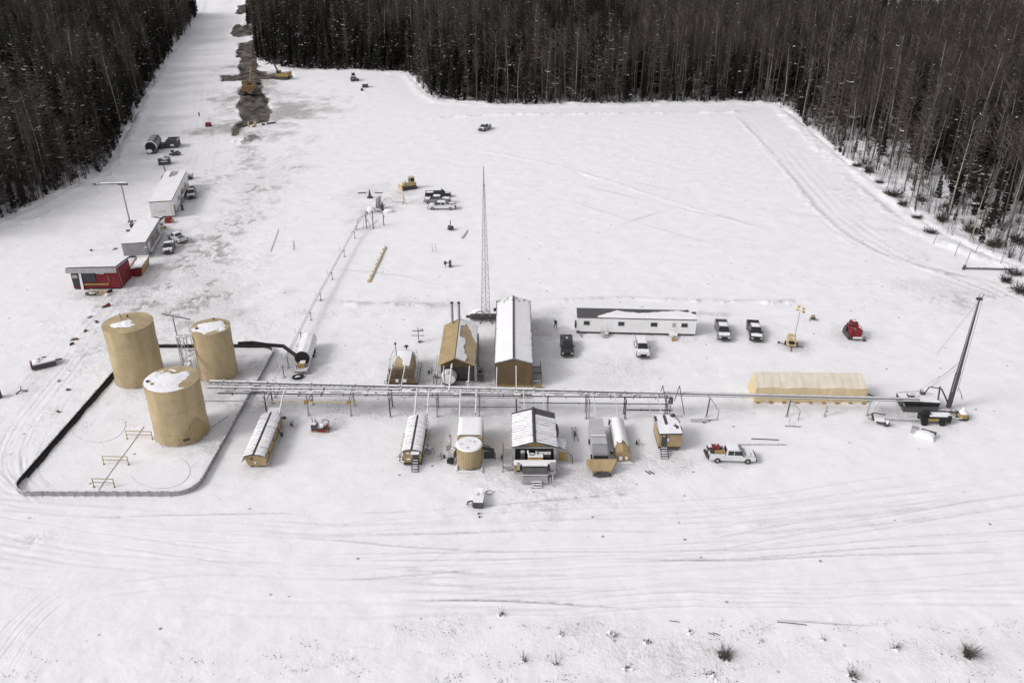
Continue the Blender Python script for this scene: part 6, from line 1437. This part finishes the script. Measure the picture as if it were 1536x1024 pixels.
# ------------------------------------------------------------------ lattice tower
tx, ty_ = at(729, 480); TH = 27.0
t = thing('lattice_tower', 'tall slender lattice mast on a dark trailer left of the long warehouse', 'lattice mast', tx, ty_, 0)
def tw(z): return .62 * (1 - z / TH) + .12
m = MB()
for s, q in ((-1, -.6), (1, -.6), (0, 1)): m.tube([(s * tw(0), q * tw(0), .8), (s * tw(TH), q * tw(TH), TH - 3)], .06, 5, .04)
m.build('mast_leg', 'grey', t)
m = MB(); z = 1.0; k = 0; C3 = ((-1, -.6), (1, -.6), (0, 1))
while z < TH - 3.6:
    dz = .85; w0, w1 = tw(z), tw(z + dz)
    for a in range(3):
        p, q = C3[a], C3[(a + 1) % 3]
        if k % 2: p, q = q, p
        m.tube([(p[0] * w0, p[1] * w0, z), (q[0] * w1, q[1] * w1, z + dz)], .022, 3); m.tube([(p[0] * w1, p[1] * w1, z + dz), (q[0] * w1, q[1] * w1, z + dz)], .02, 3)
    z += dz; k += 1
m.build('lattice', 'grey', t)
m = MB(); m.tube([(0, 0, TH - 3.2), (0, 0, TH)], .09, 6, .05); m.build('antenna', 'dark', t)
m = MB(); m.box(-.3, -.2, .75, 4.8, 1.2, .55); m.box(-2.9, -.3, .8, 1.0, .5, .35); m.box(1.9, .8, 1.6, 1.2, .5, .4); m.build('trailer_bed', 'dark', t)
m = MB(); m.tube([(-1.0 + .75 * math.cos(a * .35), -.1, 1.1 + .6 * math.sin(a * .35)) for a in range(10)], .08, 6); m.build('cable_drum', 'dark', t)
m = MB(); m.sheet(8, 5, lambda u, v: (-2.9 + 3.6 * u, .5 + 1.4 * v, .4 + .9 * math.sin(2.6 * u)), lambda u, v: .1); m.build('bed_snow', 'snow', t, True)
for x0, x1 in ((-.3, -1.0), (.4, 1.1)):
    m = MB(); m.tube([(x0, -.6, .7), (x1, -1.6, .1)], .1, 5); m.build('outrigger', 'dark', t)
# leaning-looking drill mast and rig gear
rx, ry = at(1422, 613)
t = thing('drill_mast', 'tall dark drill mast with guy lines standing at the eastern end of the trestle', 'drill mast', rx, ry, 0)
m = MB(); m.tube([(0, 0, .3), (0, 0, 6.0)], .42, 4, .40); m.tube([(0, 0, 6.0), (0, 0, 17.0)], .34, 4, .16); m.build('mast', 'dark', t)
m = MB()
for s in (-.3, .42): m.tube([(s, -.3, 3), (s * .7, -.22, 17.2)], .05, 4)
m.build('mast_rail', 'grey', t)
m = MB(); m.box(0, 0, 17.2, .7, .5, .25); m.tube([(.2, 0, 17.2), (.5, 0, 17.9)], .05, 4); m.tube([(-.2, 0, 17.2), (-.1, 0, 18.0)], .04, 4); m.build('crown_block', 'dark', t)
m = MB()
for a, b in (((-.3, 0, 7.2), (-5.2, 1.0, 1.6)), ((-.3, 0, 7.6), (-4.6, .6, 1.2)), ((-.3, 0, 6.6), (-4.9, .8, .9)), ((0, 0, 16.8), (-2.4, 2, 8.2)), ((-2.4, 2, 8.2), (-2.38, 2, 7.6))): m.tube([a, b], .02, 3)
m.build('guy_line', 'dark', t)
m = MB(); m.tube([(0, 0, .5), (-.8, 0, 1.9), (-1.6, .2, 3.2), (-3.0, .6, 3.3)], .12, 5); m.tube([(-1.6, 0, 0), (-1.9, .2, 3.6)], .12, 5); m.build('brace', 'snowy_dark', t)
t = thing('drill_rig_body', 'snow topped dark rig body lying left of the drill mast', 'drill rig', *at(1377, 609), R(-4))
t.scale = (.80, .9, .78)
m = MB(); m.prism([(-.9, .4), (-1.4, 1.6), (1.4, 1.6), (1.0, .4)], -3.6, 3.0, 'x'); m.build('hull', 'dark', t)
m = MB(); m.sheet(18, 8, lambda u, v: (-3.6 + 6.6 * u, -1.3 + 2.6 * v, 1.62), lambda u, v: .08 + .12 * vnoise(u * 6, v * 3)); m.build('hull_snow', 'snow', t, True)
m = MB(); m.box(.9, 1.3, 2.0, .7, .8, .8); m.tube([(1.4, 1.4, 1.8), (1.8, 1.4, 3.3)], .09, 5); m.box(-1.6, .4, 1.95, 1.0, .8, .5); m.tube([(-3.6, 1.3, 1.8), (0, 1.5, 2.2), (2.6, 1.2, 1.9)], .07, 5); m.build('deck_gear', 'snowy_dark', t)
m = MB(); m.box(-3.3, -.9, 1.3, .5, 1.6, .12, 0, 0, R(65)); m.tube([(-3.7, -.8, 2.2), (-2.6, -1.6, 0)], .17, 6); m.build('side_chute', 'midgrey', t)
m = MB(); m.box(-.3, -1.6, .45, 6.2, .9, .7); m.build('lower_frame', 'darkgrey', t)
t = thing('tracked_carrier', 'low black wheeled carrier with snow deck just below the rig body', 'carrier', *at(1397, 634), R(-3))
m = MB(); m.box(0, 0, .95, 3.6, 1.5, .5); m.box(-.9, .3, 1.5, 1.1, .8, .6, 0, 0, 0, .7); m.box(2.1, -.3, .8, .5, .4, 1.0); m.build('body', 'black', t)
m = MB(); m.box(.9, .2, 1.24, 2.9, 1.1, .1); m.build('deck_snow', 'snow', t)
m = MB(); m.box(-.2, -.78, .95, 1.4, .06, .35); m.build('side_panel', 'ochre', t)
for q in (-1.3, 1.1):
    for s in (-1, 1): m = MB(); m.tube([(q, s * .55, .42), (q, s * .85, .42)], .44, 12); m.build('wheel', 'rubber', t)
t = thing('drill_collar_pipe', 'dark jointed pipe string lying from the carrier to the round bollard', 'pipe', *at(1425, 621), 0)
m = MB(); m.tube([(-1.8, .2, .5), (1.9, -.1, .45)], .2, 8); m.box(.9, 0, .48, .3, .6, .5); m.box(1.7, 0, .48, .3, .55, .5); m.build('pipe', 'snowy_dark', t)
t = thing('anchor_bollard', 'round snow capped bollard with ochre band at the foot of the drill mast', 'bollard', *at(1443, 627), 0)
m = MB(); m.cyl(0, 0, 0, .35, .85, 18, .8); m.build('base', 'dark', t); m = MB(); m.cyl(0, 0, .36, .75, .72, 18, .6); m.build('band', 'ochre', t); m = MB(); m.lump(0, 0, .9, .62, .6, .3, 4); m.lump(-.1, .1, 1.3, .22, .22, .35, 4); m.build('cap_snow', 'snow', t, True)
small('trench_pump', 'snowy dark pump with curved hose and wheel left of the carrier', 'pump', 1314, 633, -12, [('hose', 'dark', [('t', [(-1.2, .6, .6), (-.3, .8, 1.0), (1.2, .7, .9)], .08, 5), ('t', [(-.6, .6, .9), (-.5, -.2, .5), (.1, -.7, .35), (1.2, -.8, .4)], .16, 6), ('t', [(1.2, -1.0, .4), (1.2, -.65, .4)], .4, 12)]), ('pump_snow', 'snow', [('b', .3, -.2, .5, 1.3, .8, .4), ('c', 1.2, -.8, .5, .86, .25, 10)])])
small('snowy_vehicle_shell', 'low snow buried shell with dark slatted windows below the carrier', 'equipment', 1386, 655, -32, [('shell', 'white', [('b', 0, 0, .35, 2.6, 1.6, .6, 0, 0, 0, .8)]), ('slat', 'dark', [('b', .4, .62, .72, 1.9, .3, .06), ('b', 1.2, .2, .68, .2, .6, .06)]), ('side', 'grey', [('b', -1.3, .5, .4, .9, .8, .7)]), ('shell_snow', 'snow', [('l', .1, -.1, .62, 1.1, .7, .22, 3)])])
cable('thin_cable', 'thin dark cable curling down right of the drill mast', [at(1437, 581), at(1441, 590), at(1443, 599)], .04)
for k, (px, py, lab) in enumerate(((600, 690, 'small valve stand left of the arched shed with stairs'), (662, 688, 'small valve stand between the arched shed and the round tan tank'), (752, 690, 'small valve stand left of the broad gabled shed'), (862, 655, 'small valve stand right of the broad gabled shed'), (958, 668, 'small valve stand between the rounded tank and the tan cabin'), (440, 640, 'small valve stand right of the slanting shed'), (724, 560, 'small valve stand between the twin stack building and the warehouse'), (648, 560, 'small valve stand left of the twin stack building'))):
    small('valve_stand', lab, 'valve stand', px, py, 25 * k, [('stand', 'snowy_dark', [('t', [(0, 0, 0), (0, 0, .9)], .05, 5), ('t', [(-.5, .1, .55), (.5, .1, .55)], .07, 6), ('b', .45, .1, .3, .25, .25, .6)]), ('wheel', 'dark', [('t', [(.16 * math.cos(a), .16 * math.sin(a), .95) for a in [q * .785 for q in range(9)]], .03, 4)])], 'valve stands among the skids')
# person on foot
def person():
    x, y = at(833, 493); t = thing('person', 'person in dark work clothes striding across the snow with one arm raised', 'person', x, y, R(20))
    J = {'pel': (0, 0, .95, .15), 'wai': (0, 0, 1.12, .14), 'che': (0, -.02, 1.38, .16), 'nek': (0, -.02, 1.52, .065), 'hd0': (0, -.03, 1.62, .09), 'hd1': (0, -.04, 1.76, .085),
         'hl': (.1, 0, .9, .1), 'kl': (.13, -.20, .5, .07), 'al': (.14, -.28, .08, .05), 'tl': (.14, -.44, .04, .045), 'hr': (-.1, 0, .9, .1), 'kr': (-.12, .12, .5, .07), 'ar': (-.13, .38, .12, .05), 'tr': (-.13, .28, .03, .045),
         'sl': (.2, 0, 1.42, .075), 'el': (.29, .1, 1.15, .055), 'wl': (.30, -.02, .93, .038), 'pl': (.30, -.05, .86, .036), 'sr': (-.2, 0, 1.44, .075), 'er': (-.33, -.1, 1.62, .055), 'wr': (-.30, -.14, 1.86, .038), 'pr': (-.29, -.15, 1.93, .036)}
    E_ = [('pel', 'wai'), ('wai', 'che'), ('che', 'nek'), ('nek', 'hd0'), ('hd0', 'hd1'), ('pel', 'hl'), ('hl', 'kl'), ('kl', 'al'), ('al', 'tl'), ('pel', 'hr'), ('hr', 'kr'), ('kr', 'ar'), ('ar', 'tr'), ('che', 'sl'), ('sl', 'el'), ('el', 'wl'), ('wl', 'pl'), ('che', 'sr'), ('sr', 'er'), ('er', 'wr'), ('wr', 'pr')]
    for side, base, dz in (('l', J['pl'], -1), ('r', J['pr'], 1)):
        for k in range(5):
            n = 'f%s%d' % (side, k); dx = (-.034 + .022 * k) if k < 4 else .05
            a = (base[0] + dx, base[1] - (.0 if k < 4 else .02), base[2] + dz * (.05 if k < 4 else -.0), .011); b = (a[0], a[1] - .02, a[2] + dz * (.035 + .006 * (k % 3)), .009)
            J[n + 'a'] = a; J[n + 'b'] = b; E_ += [('p' + side, n + 'a'), (n + 'a', n + 'b')]
    ks = list(J); me = bpy.data.meshes.new('body'); me.from_pydata([J[k][:3] for k in ks], [(ks.index(a), ks.index(b)) for a, b in E_], [])
    o = bpy.data.objects.new('body', me); col.objects.link(o); o.parent = t; me.materials.append(M['cloth'])
    md = o.modifiers.new('skin', 'SKIN'); sk = me.skin_vertices[0].data
    for k, n in enumerate(ks): sk[k].radius = (J[n][3], J[n][3]); sk[k].use_root = (k == 0)
    o.modifiers.new('sub', 'SUBSURF').levels = 1; o.modifiers['sub'].render_levels = 1
    m = MB(); m.lump(0, -.03, 1.8, .13, .15, .09, 1, 14, 8, .01); m.build('hard_hat', 'white', t, True)
    m = MB(); m.lump(0, -.115, 1.70, .06, .035, .075, 1, 10, 8, .02); m.lump(0, -.15, 1.695, .012, .018, .02, 1, 6, 4, .02); m.build('face', 'skin', t, True)
    return t
person()
# second figure: a dark standing stake group near the far machines is left as built above

# ------------------------------------------------------------------ foreground growth
def grass_tuft(label, px, py, h, n, spread, seed, heavy=False, name='dry_shrub'):
    h *= 1.45; n = int(n * 1.9)
    x, y = at(px, py); r_ = random.Random(seed); t = thing(name, label, 'shrub', x, y, 0, 'dry shrubs poking through the foreground snow')
    m = MB()
    for k in range(n):
        a = r_.uniform(0, 6.28); q = r_.uniform(0, .35) * spread; el = r_.uniform(.7, 1.45); L = h * r_.uniform(.45, 1.1)
        b = Vector((q * math.cos(a), q * math.sin(a), 0)); d = Vector((math.cos(a) * math.cos(el), math.sin(a) * math.cos(el), math.sin(el)))
        e = b + d * L + Vector((r_.uniform(-.2, .2), r_.uniform(-.2, .2), -.1)) * L; m.tube([b, b + d * L * .5 + Vector((0, 0, .04)), e], .015, 3, .006, cap=False)
        if heavy or k % 3 == 0: m.tube([b + d * L * .6, b + d * L * .6 + Vector((r_.uniform(-.3, .3), r_.uniform(-.3, .3), .2)) * h * .5], .009, 3, .004, cap=False)
    m.build('stem', 'stem', t)
    m = MB()
    for k in range(n // 2 if heavy else n // 5 + 1):
        a = r_.uniform(0, 6.28); q = r_.uniform(0, .6) * spread; m.lump(q * math.cos(a), q * math.sin(a), .05 + r_.uniform(0, .12) * h, r_.uniform(.05, .12), r_.uniform(.04, .1), r_.uniform(.04, .09), k, 6, 4, .35)
    m.build('dead_leaf', 'dark', t)
    m = MB()
    for k in range(5 if heavy else 3):
        a = r_.uniform(0, 6.28); q = r_.uniform(0, .6) * spread; m.lump(q * math.cos(a), q * math.sin(a), .05, r_.uniform(.12, .26), r_.uniform(.12, .2), .12, k, 8, 5, .2)
    m.build('shrub_snow', 'snow', t, True)
tufts = [(1087, 985, 1.15, 70, 1.2, True, 'largest dense shrub in the near foreground with snow clumps inside'), (1452, 983, 1.25, 85, .9, True, 'dense fan shaped shrub at the lower eastern foreground'), (970, 963, .35, 14, .6, True, 'low black clump of dead leaves in the middle foreground'),
         (833, 996, .95, 10, .4, False, 'few upright stems rising beside a small snow mound in the foreground'), (785, 992, .8, 12, .7, False, 'sparse leaning stems left of the upright foreground stems'), (841, 952, .6, 8, .4, False, 'little twig pair above the upright foreground stems'), (752, 922, .7, 10, .5, True, 'small shrub with an ochre seed head at the start of the long rut'),
         (920, 955, .5, 12, 1.2, False, 'flat creeping twigs left of the black leaf clump'), (1345, 972, .6, 14, .6, True, 'small dark shrub left of the fan shaped shrub'), (1280, 1016, 1.0, 30, 1.0, False, 'thin shrub at the bottom border between the two dense shrubs'), (1235, 960, .6, 6, .3, False, 'thin lone stems right of the largest shrub'),
         (1035, 948, .3, 8, .6, False, 'faint low twigs above the largest shrub'), (940, 1000, .3, 8, 1.0, False, 'faint low twigs on the lowest snow before the camera'), (1140, 962, .4, 6, .4, False, 'small broken stems just right of the largest shrub'), (1070, 1012, .3, 10, 1.2, False, 'trailing twigs below the largest shrub'), (445, 520, .5, 4, .2, False, 'lone weed stalk beside the white tanker')]
for k, (px, py, h, n, sp_, hv, lab) in enumerate(tufts): grass_tuft(lab, px, py, h, n, sp_, 50 + k, hv)
# brush and fallen wood at the eastern margin
for k, (px, py, h, lab) in enumerate(((1432, 384, 3.2, 'bare sapling leaning on the open snow, leftmost before the thinning wood'), (1448, 398, 3.4, 'second bare sapling on the snow, just right of the leftmost one'), (1462, 383, 2.2, 'short forked sapling behind the fallen log'), (1400, 366, 2.6, 'bare sapling at the rim of the eastern wood'), (1500, 398, 3.6, 'thicker bare sapling right of the forked one'))):
    x, y = at(px, py); r_ = random.Random(k); t = thing('bare_sapling', lab, 'sapling', x, y, 0, 'bare saplings at the eastern margin'); m = MB(); m.tube([(0, 0, 0), (.25, .1, h * .5), (.6, .2, h)], .06, 5, .02); m.build('trunk', 'bark_mid', t); m = MB()
    for q in range(7): b = Vector((.6 * q / 7, .2 * q / 7, h * (.35 + .09 * q))); m.tube([b, b + Vector((r_.uniform(-1, 1), r_.uniform(-1, 1), .7)) * .6], .025, 3, .01, cap=False)
    m.build('crown', 'twig', t)
t = thing('fallen_log', 'dark fallen log lying on the snow at the edge of the eastern wood', 'log', *at(1490, 405), R(-4))
m = MB(); m.tube([(-5.5, 0, .35), (0, .1, .3), (6, -.2, .4)], .22, 7); m.build('stem', 'snowy_dark', t); m = MB(); m.tube([(-5.9, -.3, 0), (-5.6, 0, .9)], .25, 6); m.build('stump', 'dark', t); m = MB()
for q in range(5): m.box(-4 + 2 * q, .05, .56, 1.3, .2, .08)
m.build('log_snow', 'snow', t)
BR = bpy.data.meshes.new('stem')
_b = MB(); r_ = random.Random(8)
for k in range(150):
    a = r_.uniform(0, 6.28); el = r_.uniform(-.1, 1.0); L = r_.uniform(.5, 1.9); q = r_.uniform(0, 1.3); b = Vector((q * math.cos(a) * 1.3, q * math.sin(a), .05 + r_.uniform(0, .5))); a += r_.uniform(-2, 2); _b.tube([b, b + Vector((math.cos(a) * math.cos(el), math.sin(a) * math.cos(el), math.sin(el))) * L], .05, 3, .015, cap=False)
BR.from_pydata(_b.v, [], _b.f); BR.materials.append(M['twig'])
for k, (px, py, s) in enumerate(((1285, 252, 1.1), (1302, 262, .9), (1338, 298, 1.0), (1380, 303, .9), (1318, 276, .7), (1352, 312, .8), (1412, 333, .9), (1395, 352, .7), (1375, 330, .8), (1455, 352, 1.0), (1490, 372, 1.1), (1525, 365, 1.3), (1522, 412, .9), (1508, 424, .7), (1532, 440, 1.0), (1420, 312, .8))):
    o = bpy.data.objects.new('brush_pile', BR); col.objects.link(o); x, y = at(px, py); o.location = (x, y, gz(x, y)); o.rotation_euler.z = k * 1.3; o.scale = (s * (.7 + .5 * ((k * 7) % 5) / 4), s * .9, s * (.8 + .9 * ((k * 3) % 4) / 3)); o.rotation_euler.x = .15 * ((k % 3) - 1)
    tag(o, 'low dark pile of brush lying on the snow under the eastern wood', 'brush pile', 'brush piles along the eastern wood')

# dead grass and twig bits over the lowest ground, too many to count
m = MB(); r_ = random.Random(77)
clumps = [(r_.uniform(600, 1560), r_.uniform(930, 1040)) for k in range(70)] + [(r_.uniform(-20, 600), r_.uniform(960, 1040)) for k in range(12)] + [(r_.uniform(0, 330), r_.uniform(380, 640)) for k in range(30)] + [(r_.uniform(1180, 1530), r_.uniform(330, 470)) for k in range(30)]
for cx_, cy_ in clumps:
    for k in range(r_.randint(3, 16)):
        px, py = cx_ + r_.gauss(0, 13), cy_ + r_.gauss(0, 4)
        if inside(np.array([at(px, py)[0]]), np.array([at(px, py)[1]]), EDGE)[0] == False: continue
        x, y = at(px, py); z = gz(x, y)
        if r_.random() < .75:
            a = r_.uniform(0, 6.28); L_ = r_.uniform(.15, .7); m.tube([(x, y, z), (x + L_ * .6 * math.cos(a), y + L_ * .6 * math.sin(a), z + L_ * r_.uniform(.1, 1))], .014, 3, .007, cap=False)
        else: m.lump(x, y, z + .01, r_.uniform(.03, .08), r_.uniform(.03, .06), .04, k, 6, 4, .4)
tag(m.build('dead_grass', 'twig_grey'), 'scattered dead grass and twig bits showing through the snow', 'dead grass', None, 'stuff')

# ------------------------------------------------------------------ light, camera
w = bpy.data.worlds.new('World'); scene.world = w; w.use_nodes = True
nt = w.node_tree; bg = nt.nodes['Background']
sky = nt.nodes.new('ShaderNodeTexSky'); sky.sky_type = 'NISHITA'; sky.sun_disc = False
SUN_EL, SUN_AZ = R(36), R(250)          # azimuth measured clockwise from +Y
sky.sun_elevation = SUN_EL; sky.sun_rotation = SUN_AZ; sky.dust_density = 2.5; sky.ozone_density = 1.0; sky.air_density = 1.0
hs = nt.nodes.new('ShaderNodeHueSaturation'); hs.inputs['Saturation'].default_value = .12
nt.links.new(sky.outputs[0], hs.inputs['Color']); nt.links.new(hs.outputs[0], bg.inputs[0]); bg.inputs[1].default_value = .15
sd = bpy.data.lights.new('sun', 'SUN'); sd.energy = 1.15; sd.angle = R(16); sd.color = (1, .975, .965)
so = bpy.data.objects.new('sun', sd); col.objects.link(so)
dvec = Vector((math.sin(SUN_AZ) * math.cos(SUN_EL), math.cos(SUN_AZ) * math.cos(SUN_EL), math.sin(SUN_EL)))
so.rotation_euler = dvec.to_track_quat('Z', 'Y').to_euler()
cd = bpy.data.cameras.new('camera'); cd.sensor_width = 36; cd.lens = 36 * F / 1536; cd.clip_start = .5; cd.clip_end = 6000
co = bpy.data.objects.new('camera', cd); col.objects.link(co); co.location = (0, 0, H); co.rotation_euler = (math.pi / 2 - PITCH, 0, 0)
scene.camera = co
vs = scene.view_settings; vs.view_transform = 'Standard'; vs.look = 'None'; vs.gamma = 1; vs.exposure = 0.13
scene.cycles.max_bounces = 5; scene.cycles.diffuse_bounces = 3
